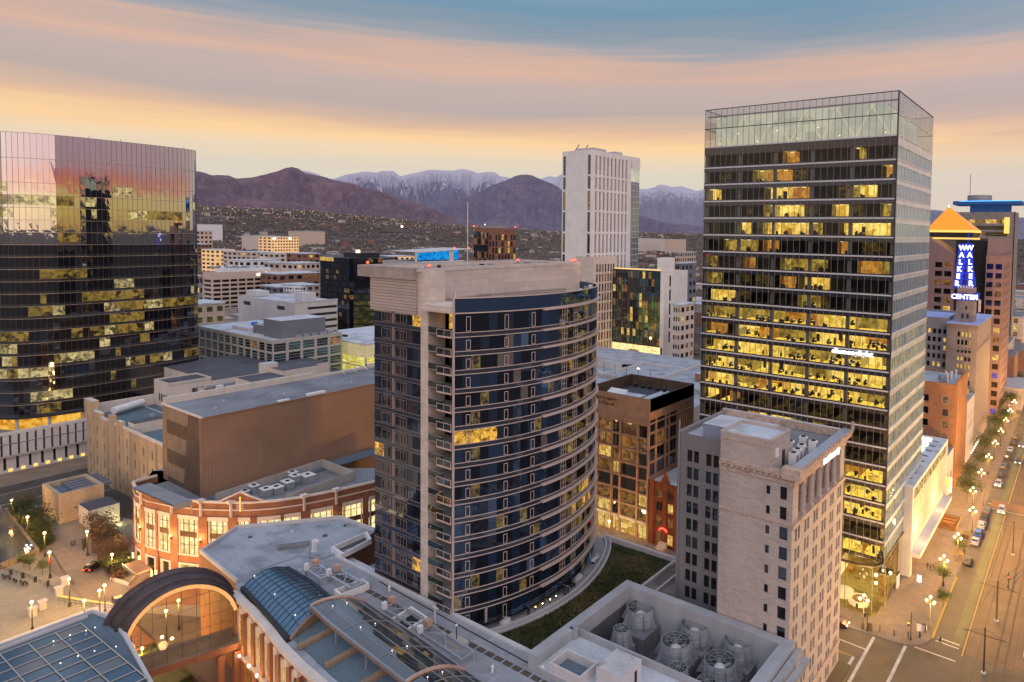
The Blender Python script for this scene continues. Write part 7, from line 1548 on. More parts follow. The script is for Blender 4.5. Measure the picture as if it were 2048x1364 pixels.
rows_ = [(4+6.9*k, 9.5+6.9*k) for k in range(11)]; windows(bt_, 'W', t0.x-.3, evenly(tr_.y, t0.y, 9, 2.4), rows_, [('darkwin', 5), ('warmdim', 3), ('warmwin', .9)], None, 0)
for k, (u, v) in enumerate(((948, 452), (1031, 454), (970, 449))): p = at(u, v, D=700); obj('roof_beacon', MB().ball(p, .7, 6), 'red' if k < 2 else 'lamp', bt_)
# blocks of flats, shops and offices between the trees (each a thing)
blk = [(388, 405, 553, 600, 'steelgrey', 560, 'narrow blue-grey office slab squeezed beside the mirror tower'), (388, 450, 610, 660, 'beige', 430, 'low beige block with square bays in front of the beige office'), (400, 425, 462, 485, 'beige', 1850, 'small beige apartment tower at the left of the valley'),
       (403, 424, 489, 503, 'hw2', 1500, 'brown brick block below the small beige apartment tower'), (430, 470, 500, 515, 'litblock', 1250, 'low block with a glowing yellow front and white end'), (474, 500, 504, 517, 'creamwhite', 1180, 'cream low-rise flats in the left valley'), (502, 548, 505, 518, 'beige', 1170, 'long pale low-rise flats beside the cream ones'),
       (548, 582, 508, 520, 'creamwhite', 1120, 'short pale low-rise flats right of the long ones'), (489, 560, 522, 545, 'whitebox', 820, 'white flats with dark balconies behind the beige office'), (560, 585, 527, 548, 'hw1', 780, 'grey-white flats with dark stair strips'), (586, 612, 528, 550, 'stone', 760, 'beige flats with dark balcony columns'),
       (612, 640, 527, 552, 'hw1', 760, 'pale flats beside the black office'), (556, 640, 549, 562, 'hw2', 640, 'long red-brick hall with white roof edge'), (556, 600, 575, 588, 'greybox', 600, 'dark grey sheds with pale roofs'), (600, 640, 572, 592, 'hw1', 590, 'pale sheds and flats near the black office'), (604, 640, 508, 524, 'hw2', 1000, 'brick and concrete block in front of the valley trees'),
       (508, 560, 472, 478, 'creamwhite', 2500, 'wide pale school building in the valley trees'), (543, 598, 474, 484, 'litblock', 2050, 'floodlit school block with bright lights'), (602, 650, 463, 469, 'beige', 3000, 'long beige low building far in the trees'), (396, 445, 449, 456, 'whitebox', 3200, 'wide white low building beneath the left foothills'),
       (779, 829, 514, 524, 'litblock', 900, 'low roof with a zigzag string of lights by the blue louvres'), (1280, 1330, 478, 486, 'creamwhite', 2600, 'white low buildings right of the white tower'), (1338, 1372, 479, 486, 'beige', 2500, 'beige low buildings right of the white ones'), (1362, 1392, 528, 590, 'greybox', 620, 'dark grey office with lit rows between hotel and glass tower'),
       (1360, 1388, 612, 700, 'stone', 400, 'beige stone tower with pale roof between hotel and glass tower'), (1360, 1392, 505, 522, 'hw1', 1000, 'pale flats right of the hotel roof')]
for (ua, ub, vt, vb, m_, D, lab) in blk:
    a = at(ua, (vt+vb)/2, D=D); zt = at((ua+ub)/2, vt, D=D).z; zg = bench(ua, D); wd = (ub-ua)/F*D*1.15; zt = max(zt, zg+5)
    t = thing('low_block', lab, 'building', (a.x, a.y, zg)); x0, y1 = a.x, a.y; dx = (D*.02+8)*(.22 if ua > 1300 else 1)
    c = at(ub, (vt+vb)/2, x=x0); y0 = c.y if (y1-c.y) < 4*wd else y1-wd*1.4
    b = MB(); b.box(x0, x0+dx*1.4, y0, y1, zg-2, zt, m_); obj('wall', b, None, t); b = MB(); b.box(x0-.4, x0+dx*1.4+.4, y0-.4, y1+.4, zt, zt+.8); obj('roof', b, 'rooflight', t)
    if D < 2100:
        nr = max(2, int((zt-zg)/4)); nc = max(3, int((y1-y0)/7)); nc = min(nc, 14); nr = min(nr, 7); hh = (zt-zg)/nr
        windows(t, 'W', x0, evenly(y0, y1, nc, (y1-y0)/nc*.55), [(zg+hh*k+hh*.3, zg+hh*k+hh*.78) for k in range(nr)], [('darkwin', 6), ('warmdim', 2), ('warmwin', .8)], None, -.15, cap=70)
        windows(t, 'N', y1, evenly(x0, x0+dx*1.4, 3, dx*.28), [(zg+hh*k+hh*.3, zg+hh*k+hh*.78) for k in range(nr)], [('darkwin', 6), ('warmdim', 1)], None, -.15, cap=30)
for u, v, D in ((548, 477, 2030), (580, 477, 2030), (804, 453, 4300), (386, 439, 3000), (512, 520, 1150)):
    p = at(u, v, D=D); tag(obj('floodlight', MB().ball(p, D*.0014, 8), 'flood'), 'very bright floodlight in the valley', 'floodlight', 'floodlights in the valley')
# near city carpet: small roofs and trees that fill the blocks just behind the towers
cl_ = []
for i in range(120):
    u = rnd.uniform(385, 835) if rnd.random() < .55 else rnd.choice([rnd.uniform(1180, 1400), rnd.uniform(1990, 2160)]); D = 1/rnd.uniform(1/1250, 1/(520 if u < 1900 else 330)); p = at(u, 560, D=D)
    if abs(p.x-3) < 26 and p.y < 0: continue
    if any(abs(p.x-x) < 22 and abs(p.y-y) < 22 for x, y in cl_): continue
    if 480 > D > 380 and 1180 < u < 1400: continue
    cl_.append((p.x, p.y)); k = rnd.choice([2, 2, 3]); o = dup(protos[k], (p.x, p.y, rnd.choice([0, 0, 3])), rnd.choice([0, math.pi/2])); o.name = 'city_block'; s = rnd.uniform(.6, 1.15); o.scale = (s, s, rnd.uniform(.7, 1.5))
    tag(o, ['', '', 'pale flat-roofed city block behind the downtown towers', 'brick flat-roofed city block behind the downtown towers'][k], 'building', ['', '', 'pale city blocks', 'brick city blocks'][k])
b = MB()
for _ in range(1500):
    u = rnd.uniform(385, 1400) if rnd.random() < .7 else rnd.uniform(1990, 2200); D = rnd.uniform(430 if u < 1900 else 300, 1250); p = at(u, 560, D=D)
    if abs(p.x-3) < 24: continue
    if 560 < u < 1000 and D < 620: continue
    if any(abs(p.x-x) < 17 and abs(p.y-y) < 12 for x, y in cl_): continue
    blob(p.x, p.y, 0, rnd.uniform(2.5, 4.5), rnd.uniform(6, 10))
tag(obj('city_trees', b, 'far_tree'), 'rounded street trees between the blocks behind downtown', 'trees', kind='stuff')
b = MB()
for _ in range(420):
    u = rnd.uniform(386, 840) if rnd.random() < .6 else rnd.uniform(1995, 2150); D = rnd.uniform(500, 1300) if u < 1900 else rnd.uniform(330, 1500); p = at(u, 560, D=D); b.ball((p.x, p.y, rnd.uniform(4, 12)), D*rnd.uniform(.0004, .0008), 4, rnd.choice(['lw', 'lo', 'lc', 'lw']))
tag(obj('street_glow', b, None), 'small warm street lights among the blocks behind downtown', 'city lights', kind='stuff')
# ============================================================ right-hand street side
wp = thing('white_portal_building', 'low white building with a tall lit portal frame, roof lights and a long street canopy', 'building', (32.6, -169, 0))
b = MB(); b.box(32.6, 35.4, -170.6, -169.0, .14, 22, 'whitewall'); b.box(32.6, 46, -216, -170.6, 21.0, 22.0, 'whitewall', 'rooflight'); b.box(34.6, 46, -216, -188, .14, 21, 'whitewall'); b.box(33.2, 34.6, -216, -171, 12, 18.4, 'whitewall'); b.box(32.6, 46, -217, -216, .14, 22, 'whitewall'); b.box(33.6, 34.6, -188, -170.7, 3.2, 4.2, 'whitewall'); b.box(34.6, 35.2, -188, -170.6, 4.2, 12, 'warmwood'); obj('portal_frame', b, None, wp)
b = MB(); b.box(30.6, 33.2, -214, -169.6, 5.0, 6.1, 'whitewall', 'concpale'); obj('street_canopy', b, None, wp)
b = MB()
for k in range(30): y = -213+1.45*k; b.box(33.0, 33.15, y, y+.7, 6.3, 6.6, 'globe2')
b.box(32.9, 33.19, -214, -171, 6.12, 6.35, 'goldglow'); b.box(32.7, 33.15, -214, -172, 18.5, 20.9, 'warmband2'); obj('lit_strip', b, None, wp)
for k in range(7): obj('skylight', MB().box(36.4, 40.2, -213.5+5.4*k, -210.6+5.4*k, 22.0, 22.4), 'white_lit', wp)
b = MB()
for k in range(8): y = -212+5.2*k; b.bar((34.2, y, 22), (35.8, y+.8, 22.4), .2, .2)
obj('roof_fixing', b, 'dark', wp)
obj('ribbed_wall', MB().box(33.05, 33.2, -214, -171.2, 6.4, 18.3), 'fins2', wp)
obt = simple('orange_brick_building', 'orange-brown brick building with blue roof clutter and jagged parapet', 'building', 34, 58, -262, -238.2, 33.6, 'brickor', 'roofblue', 4, 0, [(3+4.1*k, 5.4+4.1*k) for k in range(7)], 1.9, gms=[('darkwin', 5), ('warmdim', 1.2)], frame='creamwhite')
b = MB()
for k in range(16): y = -261.5+1.45*k; b.box(33.6, 34.1, y, y+.75, 0, 34.4, 'brickor'); b.box(33.6, 34.1, y+.1, y+.6, 34.4, 35.6, 'brickor')
for k in range(10): b.box(35+rnd.uniform(0, 16), 36+rnd.uniform(14, 17), 0, 0, 0, 0, 'dark')
b = MB()
for k in range(16): y = -261.5+1.45*k; b.box(33.6, 34.05, y, y+.75, 0, 34.4, 'brickor'); b.box(33.6, 34.05, y+.1, y+.6, 34.4, 35.6, 'brickor')
obj('brick_rib', b, None, obt)
b = MB()
for k in range(9): x = rnd.uniform(36, 52); y = rnd.uniform(-258, -241); b.box(x, x+.4, y, y+.8, 33.6, 36.5, 'whitebox'); b.box(x+1, x+2.4, y, y+1.4, 33.6, 35, 'steelgrey')
obj('roof_equipment', b, None, obt)
simple('grey_shopfront_building', 'low building with pale ornate street wall and flat grey roof behind the orange brick one', 'building', 34, 56, -284, -262.4, 22, 'creamwhite', 'roofblue', 3, 4, [(12+4*k, 14.2+4*k) for k in range(2)], 1.8, 2.0)
simple('low_shop_building', 'low white-roofed shop between the portal building and the orange brick block', 'building', 34, 56, -237.8, -217.4, 13, 'concrete', 'rooflight', 3, 3, [(4, 7)], 1.8, 3, gms=[('warmwin', 1)])
# landmark stone tower with lattice sign
wk = thing('sign_tower', 'ornate stone tower carrying a blue lattice mast and a white lit word sign', 'building', (34, -284.6, 0))
b = MB(); cn = evenly(35.8, 41.0, 4, .85); rr = [(44.0-3.1*k, 45.9-3.1*k) for k in range(13)]
wall_holes(b, 'N', -284.6, 34, 44.6, 0, 48.4, cn, rr, .25, 'wkst'); wall_holes(b, 'W', 34, -328, -284.6, 0, 48.4, [], [], .2, 'wkst'); b.box(34.3, 44.6, -328, -285, 0, 48.3, 'wkst', 'roofbluel')
b.box(33.2, 45, -329, -283.8, 48.4, 49.0, 'wkst', 'roofbluel'); b.box(33.6, 44.8, -328.6, -284.2, 47.6, 48.4, 'wkst'); b.box(33.7, 44.7, -284.6, -284.3, 39.0, 39.5, 'wkst'); b.box(33.7, 34, -328, -284.3, 39.0, 39.5, 'wkst'); b.box(33.8, 44.7, -284.6, -284.4, 36.2, 36.5, 'wkst')
b.box(36.6, 42.6, -301, -291, 49, 57.6, 'wkst', 'concrete'); b.box(38, 38.8, -290.99, -290.9, 50.5, 52.3, 'dark'); b.box(39.8, 40.6, -290.99, -290.9, 50.5, 52.3, 'dark'); b.box(38.6, 39.4, -290.99, -290.9, 54, 55.4, 'dark')
b.box(36.8, 42.4, -300.5, -291.3, 60.2, 62.4, 'wkst')
for k in range(6): b.box(36.9+k*1.0, 37.4+k*1.0, -291.4, -291.2, 62.4, 63.4, 'whitebox')
obj('wall', b, None, wk)
windows(wk, 'N', -284.6, cn, rr, [('darkwin', 6), ('warmwin', 3.5)], 'dark', .2)
b = MB(); b.box(35.9, 43.4, -290.7, -290.0, 57.7, 60.2, 'bluesheet'); b.box(35.6, 36.3, -300, -290.7, 57.7, 60.2, 'bluesheet'); obj('sign_box', b, None, wk)
text('sign_lettering', 'CENTER', 2.55, wk, (39.7, -289.85, 58.95), ROTN, 'sign_w', bold=.07, sx=1.0)
text('sign_lettering', 'N', 2.5, wk, (35.5, -292, 58.95), ROTW, 'sign_w', bold=.07)
# mast and vertical word on two faces
b = MB(); bz, tz = 63.2, 79.5
def lerp3(a, c, t): return tuple(a[i]+(c[i]-a[i])*t for i in range(3))
cor = [((37.0, -291.8, bz), (39.3, -294.6, tz)), ((42.3, -291.8, bz), (40.2, -294.6, tz)), ((42.3, -299.5, bz), (40.2, -295.6, tz)), ((37.0, -299.5, bz), (39.3, -295.6, tz))]
for a, c in cor: b.bar(a, c, .16, .16)
for i in range(7):
    t0_, t1_ = i/7, (i+1)/7
    for k in range(4): p, q = cor[k], cor[(k+1) % 4]; b.bar(lerp3(*p, t0_), lerp3(*q, t0_), .1, .1); b.bar(lerp3(*p, t0_), lerp3(*q, t1_), .08, .08)
b.bar((39.75, -295, tz), (39.75, -295, tz+4.5), .12, .12); obj('lattice_mast', b, 'sign_b', wk)
b = MB()
for (u0, u1) in ((1925.5, 1914), (1939, 1941.5)):
    q = [at(u0-7, 487, y=-293.2), at(u0+6, 487, y=-293.2), at(u1+7, 577, y=-291.6), at(u1-8, 577, y=-291.6)]; b.face(q, 'bluesheet')
obj('letter_backing', b, None, wk)
for i, ch in enumerate('WALKER'):
    f = i/5
    for (u0, u1) in ((1925.5, 1914), (1939, 1941.5)):
        p = at(u0+(u1-u0)*f, 496+71*f, y=-291.2-1.6*(1-f)); text('sign_lettering', ch, 2.75, wk, (p.x, p.y, p.z), ROTN, 'sign_w', bold=.1, sx=.95)
b = MB(); b.bar((34.8, -292, 49), (34.8, -292, 58.5), .16, .16, 'whitebox'); b.face([(34.7, -292, 58.2), (34.0, -292.6, 57.9), (34.1, -292.6, 53), (34.7, -292, 53.6)], 'flagm'); tag(obj('flagpole', b, None), 'flagpole with furled red and white flag on the sign tower roof', 'flagpole')
simple('grey_office_wing', 'grey office wing with many small yellow-lit windows left of the sign tower', 'building', 44.9, 62, -320, -288, 49.5, 'wkgrey', 'roofbluel', 9, 0, [(44.0-3.3*k, 45.9-3.3*k) for k in range(12)], 1.1, gms=[('darkwin', 6), ('warmwin', 4.5)], frame='dark', par=.9)
# brown tower with gold pyramid
gp_t = thing('gold_pyramid_tower', 'stepped brown tower with a floodlit golden pyramid roof behind the sign tower', 'building', (50, -345, 0))
yb = -345.0; xa = at(1857, 470, y=yb).x; xb = at(1908, 500, y=yb).x; xc = at(1973, 500, y=yb).x; xd = at(2010, 500, y=yb).x; zA = 74.5
b = MB(); rr = [(z, z+2.5) for z in [68.0-4.15*k for k in range(17)]]; cl = [(xb+.8+4.0*i, xb+3.9+4.0*i) for i in range(int((xa-xb)/4))]; cr_ = [(xd+.9, xd+3.4), (xd+4.4, xd+7.0)]
wall_holes(b, 'N', yb, xb, xa+6, 0, zA, cl, rr, .4, 'gptan'); wall_holes(b, 'N', yb, xd, xc, 0, zA, cr_, rr, .4, 'gptan'); wall_holes(b, 'W', xd, yb-34, yb, 0, zA, [(yb-3.6-4.8*i, yb-1.0-4.8*i) for i in range(6)], rr, .4, 'gptan'); b.box(xd+.5, xc, yb-34, yb-.5, 0, zA-.1, 'gptan'); b.box(xb+.1, xa+6, yb-34, yb-.5, 0, zA-.1, 'gptan'); b.box(xc, xb, yb-34, yb-5, 0, zA+6.5, 'odark'); b.box(xb-.02, xb+.0, yb-5, yb, 0, zA, 'gptan')
# sloping shoulder roofs
ap = zA+9.5
b.face([(xb, yb, zA), (xa+2, yb, zA+9), (xa+2, yb-20, zA+9), (xb, yb-20, zA)], 'gptan'); b.face([(xb, yb-.0, zA), (xa+6, yb, zA), (xa+2, yb, zA+9)], 'gptan'); b.face([(xd, yb-2, zA), (xc, yb-2, zA), (xc, yb-5, zA+7.5), (xd+1, yb-5, zA+7.5)], 'gptan'); b.box(xd+1, xc, yb-33, yb-5, zA, zA+7.6, 'gptan')
obj('wall', b, None, gp_t)
windows(gp_t, 'N', yb, cl, rr, [('darkwin', 8), ('warmdim', 3), ('warmwin', .8)], None, .36); windows(gp_t, 'N', yb, cr_, rr, [('darkwin', 8), ('warmdim', 2), ('warmwin', .8), ('bluewin', 1.3)], None, .36, cap=40); windows(gp_t, 'W', xd, [(yb-3.6-4.8*i, yb-1.0-4.8*i) for i in range(3)], rr, [('darkwin', 5), ('warmdim', 2)], None, .36, cap=40)
px0 = at(1858, 463, y=yb-8).x+1.5; px1 = at(1949, 467, y=yb-8).x; pz = at(1900, 460, y=yb-8).z; cx = (px0+px1)/2; w_ = (px0-px1)/2; cyy = yb-8-w_; apz = at(1898, 413, y=cyy).z; axx = at(1898, 413, y=cyy).x
b = MB(); c4 = [(px1, yb-8), (px0, yb-8), (px0, yb-8-2*w_), (px1, yb-8-2*w_)]
for i in range(4): a, c = c4[i], c4[(i+1) % 4]; b.face([(a[0], a[1], pz), (c[0], c[1], pz), (axx, cyy, apz)])
obj('pyramid_roof', b, 'gold', gp_t)
b = MB(); b.box(px1-.2, px0+.2, yb-8-2*w_, yb-7.7, pz-1.1, pz, 'goldglow'); b.box(px1+.8, px0-.8, yb-9-2*w_+2, yb-8.6, pz-3.6, pz-1.1, 'dark'); b.box(px1+.2, px0-.2, yb-8-2*w_, yb-8, pz-4.4, pz-3.6, 'goldglow'); b.ball((axx, cyy, apz+.2), .35, 6, 'globe'); obj('glowing_cornice', b, None, gp_t)
bb = thing('blue_roofed_tower', 'tall grey office tower topped by flat blue-lit crown at the right edge', 'building', (45, -480, 0))
y3 = -500.; xl = at(1918, 440, y=y3).x; xr = at(2030, 440, y=y3).x; zt = at(1980, 424, y=y3).z; b = MB(); rr = [(zt-7.5-4.2*k, zt-4.9-4.2*k) for k in range(22)]; cn = evenly(xr+4, xl, 9, 3.2)
wall_holes(b, 'N', y3, xr, xl, 0, zt, cn, rr, .5, 'bbgrey'); b.box(xr+.5, xl, y3-26, y3-.6, 0, zt-.3, 'bbgrey'); b.box(xr, xr+.5, y3-26, y3, 0, zt, 'bbgrey')
b.box(xr+4, xl-6, y3-22, y3-3, zt, zt+5, 'bluesheet2'); b.box(xr-3, xl+4, y3-26, y3+1, zt+5, zt+7.4, 'bluesheet2'); b.cone(((xr+xl)/2+6, y3-12, zt+7.4), 7.5, 7.5, 4.2, 20, 'steelgrey'); b.bar(((xr+xl)/2+12, y3-12, zt+7), ((xr+xl)/2+12, y3-12, zt+26), .3, .3, 'dark'); b.box(xr-3.3, xl, y3+1.0, y3+1.3, zt+7.0, zt+7.5, 'blueline'); b.box(xr+3, xr+6, y3+.0, y3+.3, zt-14, zt-3.5, 'goldglow')
obj('wall', b, None, bb); windows(bb, 'N', y3, cn, rr, [('darkwin', 9), ('warmdim', 2)], None, .4, skip=lambda c, r: r[0] > zt-8, cap=60); windows(bb, 'N', y3, cn, [rr[0]], [('warmwin', 4), ('warmdim', 1)], None, .4)
simple('street_corner_block', 'dark mid-rise with lit street corner shop beyond the sign tower', 'building', 34, 50, -400, -345.5, 14, 'brickor', 'roofgrey', 0, 6, [(2, 5.5), (8, 10.5)], 2, 4, gms=[('warmwin', 2), ('warmdim', 2)])
for k in range(7):
    y = -402-52*k; h = [24, 16, 30, 14, 22, 18, 26][k]
    simple('street_building', ['grey mid-rise first beyond the corner shop', 'low brick building far down the main street', 'taller pale building far down the main street', 'low dark shop far down the main street', 'brown mid-rise far down the main street', 'grey low building near the far end of the street', 'pale block at the far end of the street'][k], 'building', 34, 60, y-46, y-2, h, ['concrete', 'brickor', 'stone', 'greybox', 'brick', 'concrete', 'stone'][k], 'roofgrey', 3, 5, [(4+4.5*j, 7+4.5*j) for j in range(int(h/4.8))], 2.5, 3.5, gms=[('darkwin', 5), ('warmdim', 3), ('warmwin', 1)])
# ============================================================ street furniture, cars, trees, people
def lampmesh(n3=True):
    t = thing('street_lamp', None, None); b = MB(); b.cone((0, 0, 0), .32, .24, .9, 8, 'dark'); b.cone((0, 0, .9), .13, .09, 5.0, 8, 'dark')
    if n3:
        b.bar((-.75, 0, 5.6), (.75, 0, 5.6), .09, .09, 'dark'); b.cone((0, 0, 5.9), .06, .05, 1.0, 6, 'dark')
        for x in (-.75, .75): b.cone((x, 0, 5.6), .05, .12, .3, 6, 'dark')
    else: b.cone((0, 0, 5.0), .16, .2, .3, 8, 'dark')
    put('post', b.mesh('post'), t)
    for x, z in (((-.75, 6.15), (.75, 6.15), (0, 7.1)) if n3 else ((0, 6.1),)): put('globe', globe_me, t, (x, 0, z))
    return kids(t)
globe_me = MB().ball((0, 0, 0), .27, 10, 'globe').mesh('globe')
L3 = lampmesh(True); L1 = lampmesh(False); used3 = [0]; used1 = [0]
def lamp(x, y, kind, label, group, power, rz=0, z=0):
    src, us_ = (L3, used3) if kind == 3 else (L1, used1)
    o = src if not us_[0] else dup(src); us_[0] = 1; o.location = (x, y, z); o.rotation_euler[2] = rz; tag(o, label, 'street lamp', group)
    if power:
        li = bpy.data.lights.new('lamp_light', 'POINT'); li.energy = power*(30 if power >= 1900 else 3.4); li.color = (1, .52, .13); li.shadow_soft_size = .3
        l_ = bpy.data.objects.new('lamp_light', li); COL.objects.link(l_); l_.location = (x-.35, y+.4, z+5.2)
for i, (u, v) in enumerate(((1725.6, 1258), (1858.8, 1261.5), (1914, 1124), (1944, 1066))):
    x, y = G(u, v); lamp(x, y, 3, ['three-globe street lamp by the curved signal mast', 'three-globe street lamp at the yellow kerb near the corner', 'three-globe street lamp beside the parked white car', 'three-globe street lamp by the wooden street terrace'][i], 'three-globe lamps along the near pavement', 2600, z=.14)
lamp(*G(1886, 1172), 3, 'three-globe street lamp inside the yellow-lit young tree', 'three-globe lamps along the near pavement', 1500, z=.14)
for k in range(17):
    y = -222-19*k; lamp(26.0+.0*k, y, 3, 'three-globe street lamp further down the tree-lined pavement', 'lamps further down the street', 1900 if k < 9 else (1500 if k % 2 else 0), z=.14)
for k in range(12): lamp(-19, -240-30*k, 3, 'three-globe street lamp on the far side of the main street', 'lamps across the street', 2200 if k % 2 == 0 else 0, z=.14)
lamp(*G(1218, 1088), 1, 'single lamp in front of the copper-framed office block', None, 1400)
pls = [(23, 1000, 5.2), (55, 1034, 5.2), (89, 1066, 5.2), (99, 1104.5, 5.2), (174, 1063, 5.2), (224, 1109, 5.2), (138, 1158, 5.2), (209, 1170.6, 5.2), (63.5, 1204, 5.2), (168.6, 1201, 5.2), (199, 1181, 5.2), (357, 1201, 5.2), (332, 1222, 5.2)]
plab = ['plaza lamp nearest the back street', 'plaza lamp over the dark shrubs', 'plaza lamp beside the glass roof edge', 'plaza lamp with red banners', 'plaza lamp by the dark gate', 'plaza lamp in the brown bushes by the brick store', 'plaza lamp on the white stone pier', 'taller plaza lamp beside the railing', 'plaza lamp above the bright lower shops', 'plaza lamp at the glowing handrail', 'plaza lamp next to the taller one', 'plaza lamp seen through the arch glass', 'lamp in the middle of the arch view']
for i, (u, v, z) in enumerate(pls): p = at(u, v, z=6.1); lamp(p.x, p.y, 1, plab[i], 'single-globe plaza lamps', 1500)
for i, (u, v) in enumerate(((324, 1274), (344, 1277), (284, 1297), (272, 1325))): p = at(u, v, z=.1); lamp(p.x, p.y, 1, ['left of two low lamps above the green bushes under the arch', 'right of two low lamps above the green bushes under the arch', 'low lamp at the edge of the left mall roof', 'lowest lamp beneath the footbridge'][i], 'court lamps', 900, z=-6)
for x, y, z, e, c in ((54, -156, 9.8, 1500, (1, .7, .3)), (40, -150, 9.5, 900, (1, .7, .3)), (120, -30, -1.5, 2600, (1, .62, .2)), (110, -46, -1.5, 1500, (1, .6, .2)), (100, -40, 0, 1500, (1, .62, .25)), (31.5, -176, 10, 800, (1, .6, .25)), (31.5, -200, 10, 900, (1, .6, .25)), (99, -141, 5, 350, (1, .7, .3)), (110, -141, 5, 350, (1, .7, .3)), (240, -350, 12, 5000, (1, .6, .2))):
    li = bpy.data.lights.new('shop_light', 'POINT'); li.energy = e*3; li.color = c; li.shadow_soft_size = .8; l_ = bpy.data.objects.new('shop_light', li); COL.objects.link(l_); l_.location = (x, y, z)
for k in range(5):
    li = bpy.data.lights.new('store_glow', 'POINT'); li.energy = 1500; li.color = (1, .55, .2); li.shadow_soft_size = 1.5; l_ = bpy.data.objects.new('store_glow', li); COL.objects.link(l_); q = offs(BPs, 5)[len(BPs)-8-int(k*14)]; l_.location = (q[0], q[1], 6)
# cars
def wheel(x, y):
    pass
def car_proto(paintm, kind, lights):
    L_, W, H = (4.6, 1.84, 1.46) if kind == 'sedan' else (4.7, 1.92, 1.72); t = thing('car', None, None)
    if kind == 'sedan': pr = [(-2.3, .32), (-2.3, .72), (-2.15, .92), (-1.55, .98), (-.95, 1.40), (.55, 1.44), (1.25, 1.0), (2.1, .84), (2.3, .66), (2.3, .32)]; gi = (3, 6)
    else: pr = [(-2.35, .38), (-2.35, .95), (-2.2, 1.1), (-2.1, 1.62), (-1.7, 1.72), (.45, 1.70), (1.15, 1.12), (2.2, .98), (2.35, .72), (2.35, .38)]; gi = (2, 6)
    b = MB(); n = len(pr)
    def hw(z): return W/2*(1 if z < .95 else 1-.22*(z-.95)/.7)
    for s in (-1, 1): b.face([(s*hw(z), y, z) for y, z in pr])
    for i in range(n):
        (y0, z0), (y1, z1) = pr[i], pr[(i+1) % n]
        b.face([(-hw(z0), y0, z0), (hw(z0), y0, z0), (hw(z1), y1, z1), (-hw(z1), y1, z1)])
    put('body', b.mesh('body', [paintm]), t)
    b = MB(); e = .012
    for i in range(gi[0], gi[1]):
        (y0, z0), (y1, z1) = pr[i], pr[i+1]
        if abs(z1-z0) < .1: continue
        k = .08; b.face([(-hw(z0)*.88, y0+(y1-y0)*k, z0+(z1-z0)*k+e), (hw(z0)*.88, y0+(y1-y0)*k, z0+(z1-z0)*k+e), (hw(z1)*.88, y1-(y1-y0)*k, z1-(z1-z0)*k+e), (-hw(z1)*.88, y1-(y1-y0)*k, z1-(z1-z0)*k+e)])
    for s in (-1, 1):
        zb_, zt_ = (1.0, 1.36) if kind == 'sedan' else (1.12, 1.6); ya, yb_, yc, yd = (-1.35, -.85, .5, 1.05) if kind == 'sedan' else (-2.0, -1.7, .4, .95)
        b.face([(s*(hw(zb_)+e), ya, zb_), (s*(hw(zb_)+e), yd, zb_), (s*(hw(zt_)+e), yc, zt_), (s*(hw(zt_)+e), yb_, zt_)])
    put('window', b.mesh('window', ['darkwin']), t)
    for sx in (-1, 1):
        for y in (-1.42, 1.42):
            b = MB(); m = []
            for k in range(14): a = 6.283*k/14; m.append((a))
            for r_, x_, mm in ((.33, .02, 'tyre'), (.2, .03, 'rim')): b.face([(sx*(W/2+x_), y+r_*math.cos(a), .33+r_*math.sin(a)) for a in m], mm)
            for k in range(14): a0, a1 = m[k], m[(k+1) % 14]; b.face([(sx*(W/2+.02), y+.33*math.cos(a0), .33+.33*math.sin(a0)), (sx*(W/2+.02), y+.33*math.cos(a1), .33+.33*math.sin(a1)), (sx*(W/2-.22), y+.33*math.cos(a1), .33+.33*math.sin(a1)), (sx*(W/2-.22), y+.33*math.cos(a0), .33+.33*math.sin(a0))], 'tyre')
            put('wheel', b.mesh('wheel'), t)
    for s in (-1, 1):
        put('headlight', MB().box(s*.68-.2, s*.68+.2, 2.2 if kind == 'sedan' else 2.26, 2.36, .62, .8).mesh('headlight', ['headon' if lights else 'rim']), t); put('tail_light', MB().box(s*.72-.17, s*.72+.17, -2.4, -2.24, .72, .88).mesh('tail_light', ['red' if lights else 'tailoff']), t)
    return kids(t)
CP = {}
def car(u, v, col, kind, lights, lab, rz=math.pi, z=.01, x=None):
    k = (col, kind, lights); px_, py_ = G(u, v)
    if x is not None: px_ = x
    if k not in CP: CP[k] = car_proto('car_'+col, kind, lights); o = CP[k]
    else: o = dup(CP[k])
    o.location = (px_, py_, z); o.rotation_euler[2] = rz; tag(o, lab, 'car')
    if lights:
        li = bpy.data.lights.new('headlight_beam', 'SPOT'); li.energy = 900; li.color = (1, .85, .6); li.spot_size = R(60); li.spot_blend = .6
        l_ = bpy.data.objects.new('headlight_beam', li); COL.objects.link(l_); d = Vector((-math.sin(rz), math.cos(rz), 0)); l_.location = Vector((px_, py_, .7))+d*2.6; l_.rotation_euler = (-(d+Vector((0, 0, -.14)))).to_track_quat('Z', 'Y').to_euler()
kx = 22.3
car(1939, 1127, 'black', 'sedan', False, 'dark sedan parked alone nearest the yellow kerb', x=kx); car(1955, 1087, 'white', 'sedan', False, 'white sedan parked in front of the blue car', x=kx); car(1961.8, 1072, 'blue', 'suv', False, 'bright blue car parked between two white ones', x=kx); car(1968, 1055, 'white', 'suv', False, 'white suv parked behind the blue car', x=kx)
car(1973, 1040.5, 'black', 'sedan', False, 'dark car parked behind the white suv', x=kx); car(1978, 1025, 'grey', 'sedan', False, 'grey car parked just before the brick crossing', x=kx)
car(2003, 1024, 'white', 'suv', True, 'white car with headlights on waiting at the brick crossing', rz=0); car(1996, 971, 'white', 'suv', True, 'white suv with headlights just beyond the brick crossing', x=kx-.3, rz=0)
